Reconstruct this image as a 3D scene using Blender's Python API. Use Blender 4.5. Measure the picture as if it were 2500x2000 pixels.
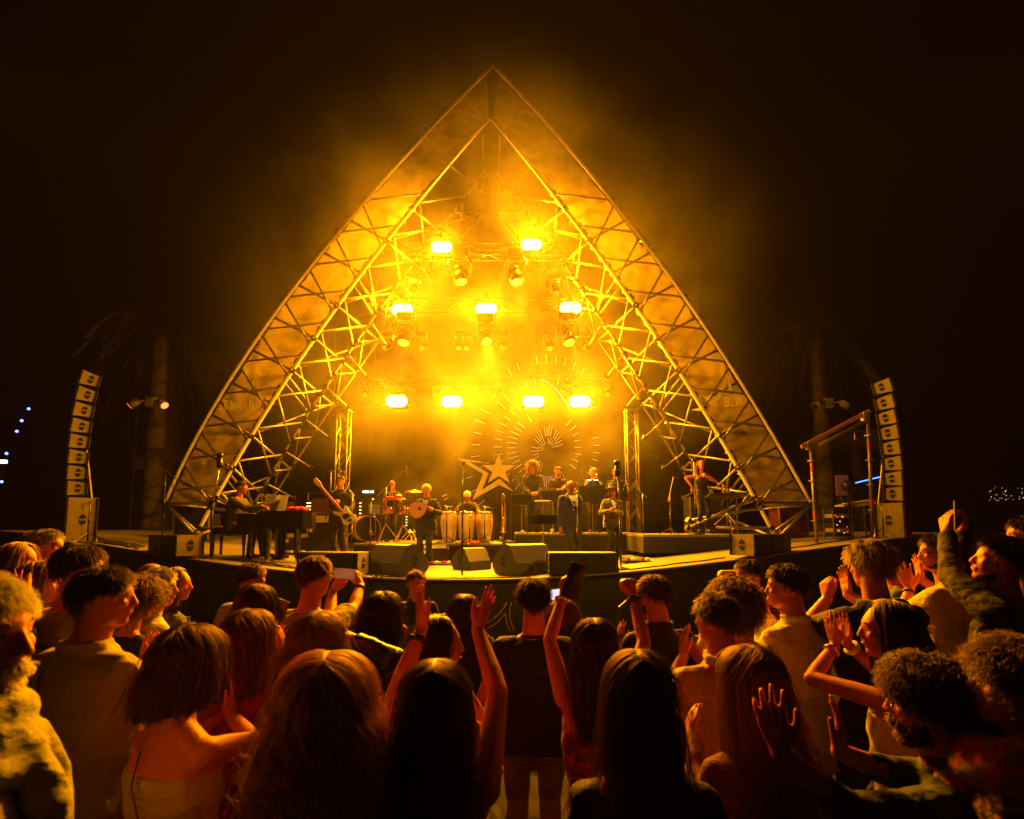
import bpy, bmesh, math, random
import numpy as np
from mathutils import Vector, Matrix, Quaternion, Euler, noise

random.seed(7)
rng = np.random.default_rng(11)
for _o in list(bpy.data.objects):
    bpy.data.objects.remove(_o)
scene = bpy.context.scene
COL = scene.collection

# ------------------------------------------------------------------ camera, world, exposure
CAMH, PITCH, SHIFT, HFOC = 2.0, math.radians(5.0), 73.7, 512.0
cam_data = bpy.data.cameras.new("camera")
cam_data.lens = 18.0
cam_data.sensor_width = 36.0
cam_data.shift_y = SHIFT / 1024.0
cam_data.clip_start = 0.05
cam_data.clip_end = 500.0
cam_data.dof.use_dof = True
cam_data.dof.focus_distance = 10.0
cam_data.dof.aperture_fstop = 3.6
cam = bpy.data.objects.new("camera", cam_data)
cam.location = (0, 0, CAMH)
cam.rotation_euler = (math.radians(90) + PITCH, 0, 0)
COL.objects.link(cam)
scene.camera = cam

world = bpy.data.worlds.new("World")
scene.world = world
world.use_nodes = True
_wn = world.node_tree
_bg = _wn.nodes["Background"]
_bg.inputs["Color"].default_value = (1.0, 0.14, 0.01, 1)
_bg.inputs["Strength"].default_value = 0.0013

scene.view_settings.view_transform = 'Standard'
scene.view_settings.look = 'None'
scene.view_settings.exposure = 0.0
scene.view_settings.gamma = 1.0
scene.view_settings.use_curve_mapping = False
cy = scene.cycles
cy.use_denoising = True
cy.denoiser = 'OPENIMAGEDENOISE'
cy.denoising_input_passes = 'RGB_ALBEDO_NORMAL'
cy.use_adaptive_sampling = True
cy.adaptive_threshold = 0.02
cy.max_bounces = 6
cy.diffuse_bounces = 2
cy.glossy_bounces = 2
cy.transmission_bounces = 4
cy.transparent_max_bounces = 12
cy.volume_bounces = 1
cy.volume_step_rate = 2.0
cy.volume_max_steps = 96
cy.sample_clamp_indirect = 6.0
cy.caustics_reflective = False
cy.caustics_refractive = False

# ------------------------------------------------------------------ picture to place
def ray(px, py):
    u = (px / 2.44140625 - 512.0) / HFOC
    v = (py / 2.44140625 - (409.5 + SHIFT)) / HFOC
    f = Vector((0, math.cos(PITCH), math.sin(PITCH)))
    up = Vector((0, -math.sin(PITCH), math.cos(PITCH)))
    return Vector((1, 0, 0)) * u + f - up * v

def W(px, py, Y):
    d = ray(px, py)
    return Vector((0, 0, CAMH)) + d * (Y / d.y)

# stage edge: measured along the lip, a deck that bows away and up at the wings
EDGE_PX = [(20, 1300), (135, 1308), (300, 1337), (450, 1364), (700, 1397), (1000, 1411), (1250, 1413), (1500, 1401), (1750, 1369), (2000, 1337), (2240, 1314), (2420, 1300)]
EDGE = []
for _px, _py in EDGE_PX:
    Y = 8.0
    for _ in range(12):
        P = W(_px, _py, Y)
        Y = 8.0 + 0.02 * P.x * P.x
    EDGE.append(W(_px, _py, Y))
_ex = np.array([p.x for p in EDGE]); _ez = np.array([p.z for p in EDGE])
def zdeck(x):
    # smooth fit through the measured edge
    return float(np.polyval(_pf, max(-11.5, min(11.5, x))))
_pf = np.polyfit(_ex, _ez, 4)
def yedge(x): return 8.0 + 0.02 * x * x
def DK(px, Y, dz=0.0):
    """a point standing on the deck in image column px at depth Y"""
    x = (px / 2.44140625 - 512.0) / HFOC * Y
    for _ in range(6):
        z = zdeck(x) + dz
        d = ray(px, 1290)
        # depth along the pitched axis
        fw = Y * math.cos(PITCH) + (z - CAMH) * math.sin(PITCH)
        x = (px / 2.44140625 - 512.0) / HFOC * fw
    return Vector((x, Y, zdeck(x) + dz))
def ground(x, y=0): return 0.013 * x * x

# ------------------------------------------------------------------ materials
MATS = {}
def mat(name, col, rough=0.6, metal=0.0, var=0.15, scale=8.0, bump=0.0, bscale=60.0, spec=0.5, sss=0.0, sheen=0.0, emit=None, estr=0.0, stretch=None, coat=0.0, trans=0.0, alpha=1.0, col2=None, bdist=0.01):
    if name in MATS: return MATS[name]
    m = bpy.data.materials.new(name); m.use_nodes = True
    nt = m.node_tree; b = nt.nodes["Principled BSDF"]
    b.inputs["Roughness"].default_value = rough
    b.inputs["Metallic"].default_value = metal
    b.inputs["Specular IOR Level"].default_value = spec
    b.inputs["Coat Weight"].default_value = coat
    b.inputs["Transmission Weight"].default_value = trans
    b.inputs["Alpha"].default_value = alpha
    if sheen: b.inputs["Sheen Weight"].default_value = sheen
    if sss:
        b.inputs["Subsurface Weight"].default_value = sss
        b.inputs["Subsurface Radius"].default_value = (1.0, 0.35, 0.2)
        b.inputs["Subsurface Scale"].default_value = 0.012
    tc = nt.nodes.new("ShaderNodeTexCoord")
    mp = nt.nodes.new("ShaderNodeMapping")
    nt.links.new(tc.outputs["Object"], mp.inputs["Vector"])
    if stretch: mp.inputs["Scale"].default_value = stretch
    n = nt.nodes.new("ShaderNodeTexNoise"); n.inputs["Scale"].default_value = scale; n.inputs["Detail"].default_value = 5
    nt.links.new(mp.outputs["Vector"], n.inputs["Vector"])
    mx = nt.nodes.new("ShaderNodeMix"); mx.data_type = 'RGBA'
    mx.inputs[6].default_value = (*[c * (1 - var) for c in col], 1)
    mx.inputs[7].default_value = (*[min(1, c * (1 + var)) for c in col], 1)
    if col2:
        rp = nt.nodes.new("ShaderNodeMapRange"); rp.inputs["From Min"].default_value = .47; rp.inputs["From Max"].default_value = .53
        nt.links.new(n.outputs["Fac"], rp.inputs["Value"]); nt.links.new(rp.outputs[0], mx.inputs[0])
        mx.inputs[6].default_value = (*col, 1); mx.inputs[7].default_value = (*col2, 1)
    else: nt.links.new(n.outputs["Fac"], mx.inputs[0])
    nt.links.new(mx.outputs[2], b.inputs["Base Color"])
    if bump:
        n2 = nt.nodes.new("ShaderNodeTexNoise"); n2.inputs["Scale"].default_value = bscale; n2.inputs["Detail"].default_value = 4
        nt.links.new(mp.outputs["Vector"], n2.inputs["Vector"])
        bp = nt.nodes.new("ShaderNodeBump"); bp.inputs["Strength"].default_value = bump; bp.inputs["Distance"].default_value = bdist
        nt.links.new(n2.outputs["Fac"], bp.inputs["Height"]); nt.links.new(bp.outputs["Normal"], b.inputs["Normal"])
    if emit:
        b.inputs["Emission Color"].default_value = (*emit, 1); b.inputs["Emission Strength"].default_value = estr
    MATS[name] = m
    return m

M_TUBE = mat("galvanised_tube", (0.26, 0.24, 0.20), 0.42, 0.75, 0.3, 14, 0.15, 90)
M_TUBE2 = mat("aluminium_truss", (0.6, 0.6, 0.6), 0.35, 0.9, 0.2, 20, 0.1, 80)
M_BLACK = mat("black_paint", (0.02, 0.02, 0.02), 0.45, 0.0, 0.3, 12, 0.2, 120)
M_BLKMETAL = mat("black_metal", (0.025, 0.025, 0.025), 0.3, 0.6, 0.3, 20)
M_CAB = mat("speaker_side", (0.33, 0.29, 0.22), 0.55, 0, 0.25, 9, 0.25, 150)
M_GRILLE = mat("speaker_grille", (0.018, 0.018, 0.018), 0.5, 0.3, 0.4, 60, 0.6, 400)
M_DECK = mat("stage_deck", (0.20, 0.185, 0.16), 0.5, 0, 0.35, 1.6, 0.25, 40)
M_FASC = mat("stage_skirt", (0.022, 0.021, 0.02), 0.85, 0, 0.35, 2.5, 0.3, 30)
M_CHROME = mat("chrome", (0.75, 0.75, 0.75), 0.16, 1.0, 0.1, 20)
M_STAND = mat("stand_steel", (0.30, 0.29, 0.27), 0.3, 0.8, 0.15, 30)
M_EDGE = mat("lamplit_chord_tone", (0.88, 0.78, 0.55), 0.4, 0.1, 0.2, 9, 0.1, 60)  # pale gold paints the lamp light caught along the front chords
M_ROOFT = mat("dark_truss", (0.10, 0.095, 0.085), 0.5, 0.5, 0.2, 20)
M_WHITE = mat("white_paper", (0.75, 0.74, 0.70), 0.7, 0, 0.06, 10)
M_RUBBER = mat("cable_rubber", (0.018, 0.018, 0.018), 0.4, 0, 0.2, 30)

# ------------------------------------------------------------------ objects
def tag(o, label=None, cat=None, group=None, kind=None):
    if label: o['label'] = label
    if cat: o['category'] = cat
    if group: o['group'] = group
    if kind: o['kind'] = kind
    return o
def thing(name, label, cat, loc=(0, 0, 0), rz=0.0, group=None):
    o = bpy.data.objects.new(name, None); COL.objects.link(o)
    o.empty_display_size = 0.1
    o.location = loc; o.rotation_euler = (0, 0, rz)
    tag(o, label, cat, group)
    return o
def copy_tree(o, parent=None):
    c = o.copy(); COL.objects.link(c); c.parent = parent
    for ch in o.children: copy_tree(ch, c)
    return c

def frame_of(d):
    d = Vector(d).normalized()
    a = Vector((0, 0, 1)) if abs(d.z) < 0.95 else Vector((1, 0, 0))
    x = d.cross(a).normalized(); y = d.cross(x).normalized()
    return x, y, d

class MB:
    def __init__(s): s.v = []; s.f = []
    def add(s, vs, fs):
        n = len(s.v); s.v.extend([tuple(v) for v in vs]); s.f.extend([tuple(i + n for i in f) for f in fs]); return s
    def box(s, c, size, R=None):
        c = Vector(c); hx, hy, hz = [q / 2 for q in size]
        vs = [Vector((x, y, z)) for x in (-hx, hx) for y in (-hy, hy) for z in (-hz, hz)]
        if R is not None: vs = [R @ v for v in vs]
        return s.add([c + v for v in vs], [(0, 1, 3, 2), (4, 6, 7, 5), (0, 4, 5, 1), (2, 3, 7, 6), (0, 2, 6, 4), (1, 5, 7, 3)])
    def bbox(s, c, size, R=None, b=0.01):
        """box with bevelled edges"""
        c = Vector(c); bm = bmesh.new(); bmesh.ops.create_cube(bm, size=1.0)
        for v in bm.verts: v.co = Vector((v.co.x * size[0], v.co.y * size[1], v.co.z * size[2]))
        bmesh.ops.bevel(bm, geom=bm.edges[:], offset=b, segments=2, profile=0.5, affect='EDGES')
        vs = [(c + (R @ v.co if R is not None else v.co)) for v in bm.verts]
        fs = [[l.index for l in f.verts] for f in bm.faces]; bm.free()
        return s.add(vs, fs)
    def cyl(s, p0, p1, r0, r1=None, seg=8, caps=True):
        p0 = Vector(p0); p1 = Vector(p1); r1 = r0 if r1 is None else r1
        x, y, d = frame_of(p1 - p0); vs = []
        for p, r in ((p0, r0), (p1, r1)):
            for i in range(seg):
                a = 2 * math.pi * i / seg; vs.append(p + (x * math.cos(a) + y * math.sin(a)) * r)
        fs = [(i, (i + 1) % seg, seg + (i + 1) % seg, seg + i) for i in range(seg)]
        if caps: fs += [tuple(range(seg - 1, -1, -1)), tuple(range(seg, 2 * seg))]
        return s.add(vs, fs)
    def tube(s, pts, r, seg=6):
        pts = [Vector(p) for p in pts]; vs = []; fs = []; n = len(pts)
        rr = r if isinstance(r, (list, tuple)) else [r] * n
        px = None
        for i, p in enumerate(pts):
            d = (pts[min(i + 1, n - 1)] - pts[max(i - 1, 0)])
            if d.length < 1e-9: d = Vector((0, 0, 1))
            d.normalize()
            if px is None: x, y, _ = frame_of(d)
            else:
                x = (px - d * px.dot(d))
                x = x.normalized() if x.length > 1e-6 else frame_of(d)[0]
                y = d.cross(x)
            px = x
            for k in range(seg):
                a = 2 * math.pi * k / seg; vs.append(p + (x * math.cos(a) + y * math.sin(a)) * rr[i])
        for i in range(n - 1):
            for k in range(seg):
                a = i * seg + k; b = i * seg + (k + 1) % seg
                fs.append((a, b, b + seg, a + seg))
        fs += [tuple(range(seg - 1, -1, -1)), tuple(range((n - 1) * seg, n * seg))]
        return s.add(vs, fs)
    def lathe(s, prof, c=(0, 0, 0), seg=20, R=None, caps=True):
        c = Vector(c); vs = []; fs = []
        for (r, z) in prof:
            for k in range(seg):
                a = 2 * math.pi * k / seg; v = Vector((r * math.cos(a), r * math.sin(a), z))
                vs.append(c + (R @ v if R is not None else v))
        n = len(prof)
        for i in range(n - 1):
            for k in range(seg):
                a = i * seg + k; b = i * seg + (k + 1) % seg
                fs.append((a, b, b + seg, a + seg))
        if caps: fs += [tuple(range(seg - 1, -1, -1)), tuple(range((n - 1) * seg, n * seg))]
        return s.add(vs, fs)
    def ell(s, c, r, R=None, seg=14, rings=9):
        c = Vector(c)
        r = (r, r, r) if not hasattr(r, '__len__') else r
        vs = []; fs = []
        for i in range(1, rings):
            ph = math.pi * i / rings
            for k in range(seg):
                a = 2 * math.pi * k / seg
                v = Vector((r[0] * math.sin(ph) * math.cos(a), r[1] * math.sin(ph) * math.sin(a), r[2] * math.cos(ph)))
                vs.append(c + (R @ v if R is not None else v))
        t = Vector((0, 0, r[2])); t = R @ t if R is not None else t
        vs.append(c + t); vs.append(c - t)
        for i in range(rings - 2):
            for k in range(seg):
                a = i * seg + k; b = i * seg + (k + 1) % seg
                fs.append((a, a + seg, b + seg, b))
        T = len(vs) - 2; L = (rings - 2) * seg
        for k in range(seg):
            fs.append((T, k, (k + 1) % seg)); fs.append((T + 1, L + (k + 1) % seg, L + k))
        return s.add(vs, fs)
    def cone(s, p0, p1, r0, r1, seg=12):
        """round cone: two balls and the skin between"""
        p0 = Vector(p0); p1 = Vector(p1)
        s.ell(p0, r0, seg=seg, rings=7); s.ell(p1, r1, seg=seg, rings=7)
        if (p1 - p0).length > 1e-5: s.cyl(p0, p1, r0, r1, seg=seg)
        return s
    def prism(s, outline, depth, o=(0, 0, 0), R=None):
        """outline in local x,z; thickness along y"""
        o = Vector(o); n = len(outline); vs = []
        for y in (-depth / 2, depth / 2):
            for (x, z) in outline:
                v = Vector((x, y, z)); vs.append(o + (R @ v if R is not None else v))
        fs = [tuple(range(n)), tuple(range(2 * n - 1, n - 1, -1))]
        fs += [(i, i + n, (i + 1) % n + n, (i + 1) % n) for i in range(n)]
        return s.add(vs, fs)
    def mesh(s, name, off=(0, 0, 0), smooth=False):
        me = bpy.data.meshes.new(name)
        if any(off): s.v = [(a - off[0], b - off[1], c - off[2]) for a, b, c in s.v]
        me.from_pydata(s.v, [], s.f); me.update()
        if smooth: me.polygons.foreach_set('use_smooth', [True] * len(me.polygons))
        return me
    def build(s, name, m, parent=None, smooth=False, world=False, label=None):
        off = parent.matrix_basis.translation if (parent is not None and world) else (0, 0, 0)
        if parent is not None and world and parent.parent is not None: off = (parent.parent.location + parent.location)
        me = s.mesh(name, tuple(off), smooth); me.materials.append(m)
        if smooth == 'auto':
            me.polygons.foreach_set('use_smooth', [len(p.vertices) <= 4 for p in me.polygons])
        o = bpy.data.objects.new(name, me); COL.objects.link(o)
        if parent is not None: o.parent = parent
        if label: o['label'] = label
        return o
def RZ(a): return Matrix.Rotation(a, 3, 'Z')
def RX(a): return Matrix.Rotation(a, 3, 'X')
def RY(a): return Matrix.Rotation(a, 3, 'Y')

def text_mesh(name, txt, size, m, parent, loc, rot, extrude=0.004, align='CENTER', sx=1.0, bold=0.0):
    cu = bpy.data.curves.new(name, 'FONT'); cu.body = txt; cu.size = size; cu.extrude = extrude
    cu.align_x = align; cu.align_y = 'CENTER'; cu.resolution_u = 3; cu.offset = bold; cu.space_character = 1.15
    t = bpy.data.objects.new(name + "_tmp", cu); COL.objects.link(t)
    dg = bpy.context.evaluated_depsgraph_get()
    me = bpy.data.meshes.new_from_object(t.evaluated_get(dg))
    bpy.data.objects.remove(t); bpy.data.curves.remove(cu)
    me.name = name; me.materials.clear(); me.materials.append(m)
    o = bpy.data.objects.new(name, me); COL.objects.link(o); o.parent = parent
    o.location = loc; o.rotation_euler = rot; o.scale = (sx, 1, 1)
    return o
# ------------------------------------------------------------------ lamps of the stage (the photograph's lit blinders)
AMBER = (1.0, 0.305, 0.0012)
def area_light(name, loc, target, size, sy, power, col, parent=None, spread=180):
    L = bpy.data.lights.new(name, 'AREA'); L.shape = 'RECTANGLE'; L.size = size; L.size_y = sy
    L.energy = power; L.color = col; L.spread = math.radians(spread)
    o = bpy.data.objects.new(name, L); COL.objects.link(o)
    o.location = loc
    d = Vector(target) - Vector(loc)
    o.rotation_euler = d.to_track_quat('-Z', 'Y').to_euler()
    if parent is not None:
        o.location = Vector(loc) - parent.location; o.parent = parent
    return o
def spot_light(name, loc, target, power, col, angle, blend=0.5, r=0.08, parent=None):
    L = bpy.data.lights.new(name, 'SPOT'); L.energy = power; L.color = col; L.spot_size = math.radians(angle)
    L.spot_blend = blend; L.shadow_soft_size = r
    o = bpy.data.objects.new(name, L); COL.objects.link(o)
    o.location = loc
    d = Vector(target) - Vector(loc)
    o.rotation_euler = d.to_track_quat('-Z', 'Y').to_euler()
    if parent is not None:
        o.location = Vector(loc) - parent.location; o.parent = parent
    return o

# ------------------------------------------------------------------ ground
def grid_mesh(name, xs, ys, zf, m, kind=None):
    vs = [(x, y, zf(x, y)) for y in ys for x in xs]; nx = len(xs)
    fs = [(j * nx + i, j * nx + i + 1, (j + 1) * nx + i + 1, (j + 1) * nx + i) for j in range(len(ys) - 1) for i in range(nx - 1)]
    me = bpy.data.meshes.new(name); me.from_pydata(vs, [], fs); me.materials.append(m)
    me.polygons.foreach_set('use_smooth', [True] * len(fs))
    o = bpy.data.objects.new(name, me); COL.objects.link(o)
    if kind: o['kind'] = kind
    return o
M_GROUND = mat("ground_paving", (0.02, 0.018, 0.017), 0.75, 0, 0.4, 2.0, 0.4, 25)
grid_mesh("ground", [-150, -60, -20] + [x * 1.0 for x in range(-12, 13)] + [20, 60, 150], [-40, -10, 0, 4, 8, 14, 20, 40, 120, 240],
          lambda x, y: ground(max(-12, min(12, x))), M_GROUND, 'structure')

# ------------------------------------------------------------------ stage: deck, skirt and lip
def stage():
    t = thing("stage", "long bowed black concert stage with dusty brown deck and dark skirt", "stage", (0, 8, 0))
    xs = [i * 0.5 for i in range(-23, 24)]
    vs = []; fs = []; ny = 12
    for j in range(ny):
        for x in xs:
            y0 = yedge(x); y = y0 + (22 - y0) * (j / (ny - 1)) ** 1.6
            vs.append((x, y - 8, zdeck(x)))
    nx = len(xs)
    for j in range(ny - 1):
        for i in range(nx - 1): fs.append((j * nx + i, j * nx + i + 1, (j + 1) * nx + i + 1, (j + 1) * nx + i))
    m = MB(); m.add(vs, fs); m.build("deck", M_DECK, t, smooth=True)
    m = MB()
    for i in range(nx - 1):
        a, b = xs[i], xs[i + 1]
        m.add([(a, yedge(a) - 8 + .02, ground(a)), (b, yedge(b) - 8 + .02, ground(b)), (b, yedge(b) - 8 + .02, zdeck(b) - .03), (a, yedge(a) - 8 + .02, zdeck(a) - .03)], [(0, 1, 2, 3)])
    m.build("skirt", M_FASC, t)
    # aluminium nosing along the lip
    m = MB(); m.tube([(x, yedge(x) - 8.0, zdeck(x) - 0.012) for x in xs], 0.022, 6)
    m.build("edge_nosing", mat("nosing", (0.22, 0.20, 0.17), 0.4, 0.5), t, smooth=True)
    # deck panel joints: thin recessed seams read as dark battens 2 mm proud
    return t
STAGE = stage()

def riser(label, px0, px1, Y, h, depth, skirt=None):
    a = DK(px0, Y); b = DK(px1, Y); c = (a + b) / 2; w = (b - a).length
    z = c.z
    t = thing("riser", label, "riser", (c.x, Y + depth / 2, z))
    MB().bbox((0, 0, h / 2 - .02), (w, depth, h - 0.03), b=.006).build("side_skirt", M_FASC, t)
    n = max(1, round(w / 1.0))
    for i in range(n):
        MB().bbox((-w / 2 + (i + .5) * w / n, 0, h - .015), (w / n - .006, depth + .02, .05), b=.006).build("deck_panel", M_DECK, t)
    return t, z + h
R_HORN, Z_HORN = riser("wide black riser carrying the horn players and their music stands", 1258, 1570, 11.8, 0.55, 3.0)
R_CONGA, Z_CONGA = riser("low black riser under the three congas", 1075, 1256, 11.9, 0.42, 2.6)
R_DRUM, Z_DRUM = riser("black riser under the drum kit and the timbales", 862, 1050, 11.6, 0.38, 3.2)
R_RIGHT, Z_RIGHT = riser("black riser under the woman singer on the right", 1572, 1815, 10.3, 0.36, 2.4)

# ------------------------------------------------------------------ the A frame
YF, YR1, YR2 = 10.5, 12.2, 13.6
def poly(pts, Y):
    return [W(x, y, Y) for x, y in pts], [p[1] for p in pts], [p[0] for p in pts]
def curve_at(pts, y):
    ys = [p[1] for p in pts]; xs = [p[0] for p in pts]
    # smooth interpolation
    c = np.polyfit(ys, xs, 3)
    return float(np.polyval(c, y))
FO_L = [(1203, 160), (1030, 340), (847, 540), (648, 800), (462, 1099), (402, 1228)]
FI_L = [(1193, 290), (1090, 408), (978, 540), (788, 800), (595, 1089), (479, 1307)]
R1_L = [(1185, 420), (1060, 575), (893, 800), (695, 1100), (621, 1230), (600, 1268)]
R2_L = [(1180, 520), (1060, 660), (897, 865), (741, 1100), (675, 1200), (640, 1255)]
FO_R = [(1203, 160), (1370, 340), (1535, 540), (1718, 800), (1913, 1100), (1980, 1232)]
FI_R = [(1200, 290), (1300, 408), (1405, 540), (1584, 800), (1780, 1100), (1895, 1315)]
R1_R = [(1210, 420), (1330, 575), (1482, 800), (1690, 1125), (1762, 1235), (1785, 1268)]
R2_R = [(1215, 520), (1325, 660), (1492, 865), (1635, 1100), (1700, 1205), (1730, 1255)]

def leg(root, FO, FI, R1, R2, side):
    def P(line, y, Y):
        y = max(line[0][1], min(line[-1][1], y)); return W(curve_at(line, y), y, Y)
    def chord(line, Y, r, name, n=26, m=None):
        y0, y1 = line[0][1], line[-1][1]
        pts = [P(line, y0 + (y1 - y0) * i / n, Y) for i in range(n + 1)]
        MB().tube(pts, r, 8).build(name, m or M_TUBE, root, smooth=True, world=True)
        return pts
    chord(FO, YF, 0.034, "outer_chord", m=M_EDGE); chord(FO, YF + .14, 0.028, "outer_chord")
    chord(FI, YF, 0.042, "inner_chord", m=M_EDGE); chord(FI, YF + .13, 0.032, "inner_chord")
    chord(R1, YR1, 0.040, "rear_chord"); chord(R2, YR2, 0.035, "rear_chord")
    # no separate trim: the edge brightness is put into the front chord colour
    clamps = MB()
    def bar(a, b, r=0.023, ext=0.0):
        d = (b - a)
        if d.length < .05: return
        d.normalize()
        MB().cyl(a - d * ext, b + d * ext, r, seg=8).build("brace", M_TUBE, root, smooth='auto', world=True)
        for p in (a, b): clamps.box(p, (.10, .09, .10), RY(random.random()) @ RZ(random.random()))
    ys = [488 + 79 * k for k in range(10)]
    for k, y in enumerate(ys):
        if y > 1240: break
        bar(P(FO, y, YF + .05), P(FI, y - 16, YF + .05))
        if y + 115 < 1310: bar(P(FO, y + 10, YF + .10), P(FI, y + 115, YF + .09))
        if y + 100 < 1300: bar(P(FO, y + 48, YF + .17), P(FI, y + 100, YF + .17), 0.027, .05)
        if k % 3 == 1 and y > 450:
            bar(P(FO, y + 20, YF + .30), P(R1, y + 190, YR1), 0.032); bar(P(FO, y + 34, YF + .42), P(R1, y + 204, YR1 + .1), 0.024)
        if y > 380:
            # inner side face, front chord to rear chord
            bar(P(FI, y + 6, YF + .1), P(R1, y - 10, YR1), 0.026)
            bar(P(FI, y, YF + .1), P(R1, y + 118, YR1), 0.026)
            if k % 4 != 2: bar(P(FI, y + 22, YF - .02), P(R2, y + 105, YR2), 0.029, .10)
            bar(P(R1, y + 30, YR1), P(R2, y + 26, YR2), 0.022)
            bar(P(R1, y, YR1), P(R2, y + 95, YR2), 0.024)
            bar(P(R1, y + 60, YR1), P(R1, y + 90, YR1) + Vector((side * -.45, .9, .0)), 0.02)
            if k % 2 == 0: bar(P(FI, y + 100, YF + .2), P(R2, y + 20, YR2), 0.022)
    # foot
    fo = P(FO, FO[-1][1], YF); fi = P(FI, FI[-1][1], YF); r1 = P(R1, R1[-1][1], YR1); r2 = P(R2, R2[-1][1], YR2)
    bar(fo, fi, 0.03); bar(fo, P(FI, 1232, YF), .028); bar(fi, r1, .03); bar(fo, r2, .026); bar(r1, r2, .026)
    bar(P(FI, 1290, YF), P(FI, 1290, YF) + Vector((side * -1.1, .25, .02)), .034)
    bar(P(FI, 1240, YF), P(FI, 1240, YF) + Vector((side * -1.3, .5, -.25)), .03)
    bar(P(FI, 1215, YF), P(FI, 1215, YF) + Vector((side * -1.25, .4, -.62)), .026)
    for p in (fi, r1, r2):
        q = Vector((p.x, p.y, zdeck(p.x)))
        if p.z - q.z > 0.03:
            MB().cyl(p, q, .05, .07, 8).build("foot_post", M_TUBE, root, world=True)
    o = clamps.build("couplers", M_BLKMETAL, root, world=True); o['kind'] = 'stuff'
    # membrane panels: one sheet per bay, sagging, lit through
    for k in range(-4, 10):
        y0 = 488 + 79 * k; y1 = y0 + 78.4
        if y0 < 175: y0 = 175
        if y1 > 1225: y1 = 1225
        if y1 - y0 < 15: continue
        m = MB(); n = 14; vs = []; fs = []
        for j in range(n + 1):
            for i in range(n + 1):
                s = i / n; tt = j / n
                a = P(FO, y0 + (y1 - y0) * tt, YF + .20); b = P(FI, min(1300, y0 + (y1 - y0) * tt + 60 * 0), YF + .20)
                p = a.lerp(b, .03 + .94 * s)
                p.y += .05 + .10 * noise.noise(p * 1.1) + .09 * abs(noise.noise(p * 3.1)) + .03 * noise.noise(p * 7)
                vs.append(p)
        for j in range(n):
            for i in range(n): fs.append((j * (n + 1) + i, j * (n + 1) + i + 1, (j + 1) * (n + 1) + i + 1, (j + 1) * (n + 1) + i))
        m.add(vs, fs); m.build("fabric_panel", M_FABRIC, root, smooth=True, world=True)
    return P

def fabric_mat():
    m = mat("membrane_fabric", (0.11, 0.095, 0.048), 0.45, 0.1, 0.5, 1.6, 0.9, 5)
    nt = m.node_tree; b = nt.nodes["Principled BSDF"]; out = nt.nodes["Material Output"]
    tr = nt.nodes.new("ShaderNodeBsdfTranslucent"); tr.inputs["Color"].default_value = (0.20, 0.17, 0.08, 1)
    mx = nt.nodes.new("ShaderNodeMixShader"); mx.inputs[0].default_value = 0.45
    nt.links.new(b.outputs[0], mx.inputs[1]); nt.links.new(tr.outputs[0], mx.inputs[2]); nt.links.new(mx.outputs[0], out.inputs["Surface"])
    return m
M_FABRIC = fabric_mat()
AF = thing("stage_roof", "tall pointed A frame of scaffold tube with fabric panels over the stage", "stage roof", (0, YF, zdeck(0)))
PL = leg(AF, FO_L, FI_L, R1_L, R2_L, -1)
PR = leg(AF, FO_R, FI_R, R1_R, R2_R, 1)
# ridge pieces
for (a, b) in (((1100, 405, YF), (1180, 470, YR2)), ((1300, 405, YF), (1215, 470, YR2)), ((1178, 330, YF), (1180, 470, YR2)), ((1220, 330, YF), (1218, 470, YR2)),
               ((985, 535, YF + .2), (1000, 585, YR2)), ((1395, 535, YF + .2), (1385, 585, YR2))):
    MB().cyl(W(*a), W(*b), .02, seg=8).build("brace", M_ROOFT, AF, world=True)
# printed name and swoosh on the membranes
M_LOGO = mat("logo_print", (0.95, 0.85, 0.55), 0.6, 0, 0.1, 6, emit=None)
def _trans(m, col, f):
    nt = m.node_tree; b = nt.nodes["Principled BSDF"]; tr = nt.nodes.new("ShaderNodeBsdfTranslucent"); tr.inputs["Color"].default_value = (*col, 1)
    mx = nt.nodes.new("ShaderNodeMixShader"); mx.inputs[0].default_value = f
    nt.links.new(b.outputs[0], mx.inputs[1]); nt.links.new(tr.outputs[0], mx.inputs[2]); nt.links.new(mx.outputs[0], nt.nodes["Material Output"].inputs["Surface"])
_trans(M_LOGO, (.95, .9, .7), .05)
def swoosh(root, px, py, Y, s, flip=1):
    c = W(px, py, Y)
    m = MB()
    def blade(pts, wid):
        vs = []; n = len(pts)
        for i, (x, z) in enumerate(pts):
            x0, z0 = pts[max(0, i - 1)]; x1, z1 = pts[min(n - 1, i + 1)]
            d = Vector((x1 - x0, 0, z1 - z0)).normalized(); nn = Vector((-d.z, 0, d.x)); w = wid * math.sin(math.pi * (i + .35) / (n - .3)) + .004
            vs += [c + Vector((x, 0, z)) * s + nn * w * s, c + Vector((x, 0, z)) * s - nn * w * s]
        m.add(vs, [(2 * i, 2 * i + 1, 2 * i + 3, 2 * i + 2) for i in range(n - 1)])
    blade([(-1.25 + 1.3 * t + .05 * math.sin(t * 3), -.62 + 1.25 * t ** 2.6) for t in [i / 12 for i in range(13)]], .085)
    blade([(.05 + .12 * t + .25 * t ** 3, .63 - 1.15 * t) for t in [i / 10 for i in range(11)]], .06)
    m.build("swoosh_mark", M_LOGO, root, world=True)
swoosh(AF, 622, 955, YF + .085, .60); swoosh(AF, 1775, 958, YF + .085, .60)
for (px, py) in ((598, 990), (1760, 982)):
    p = W(px, py, YF + .08) - Vector(AF.location)
    text_mesh("name_print", "BLA  BLA", 0.29, M_LOGO, AF, p, (math.radians(90), 0, 0), 0.003, sx=0.68, bold=0.007)

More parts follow.
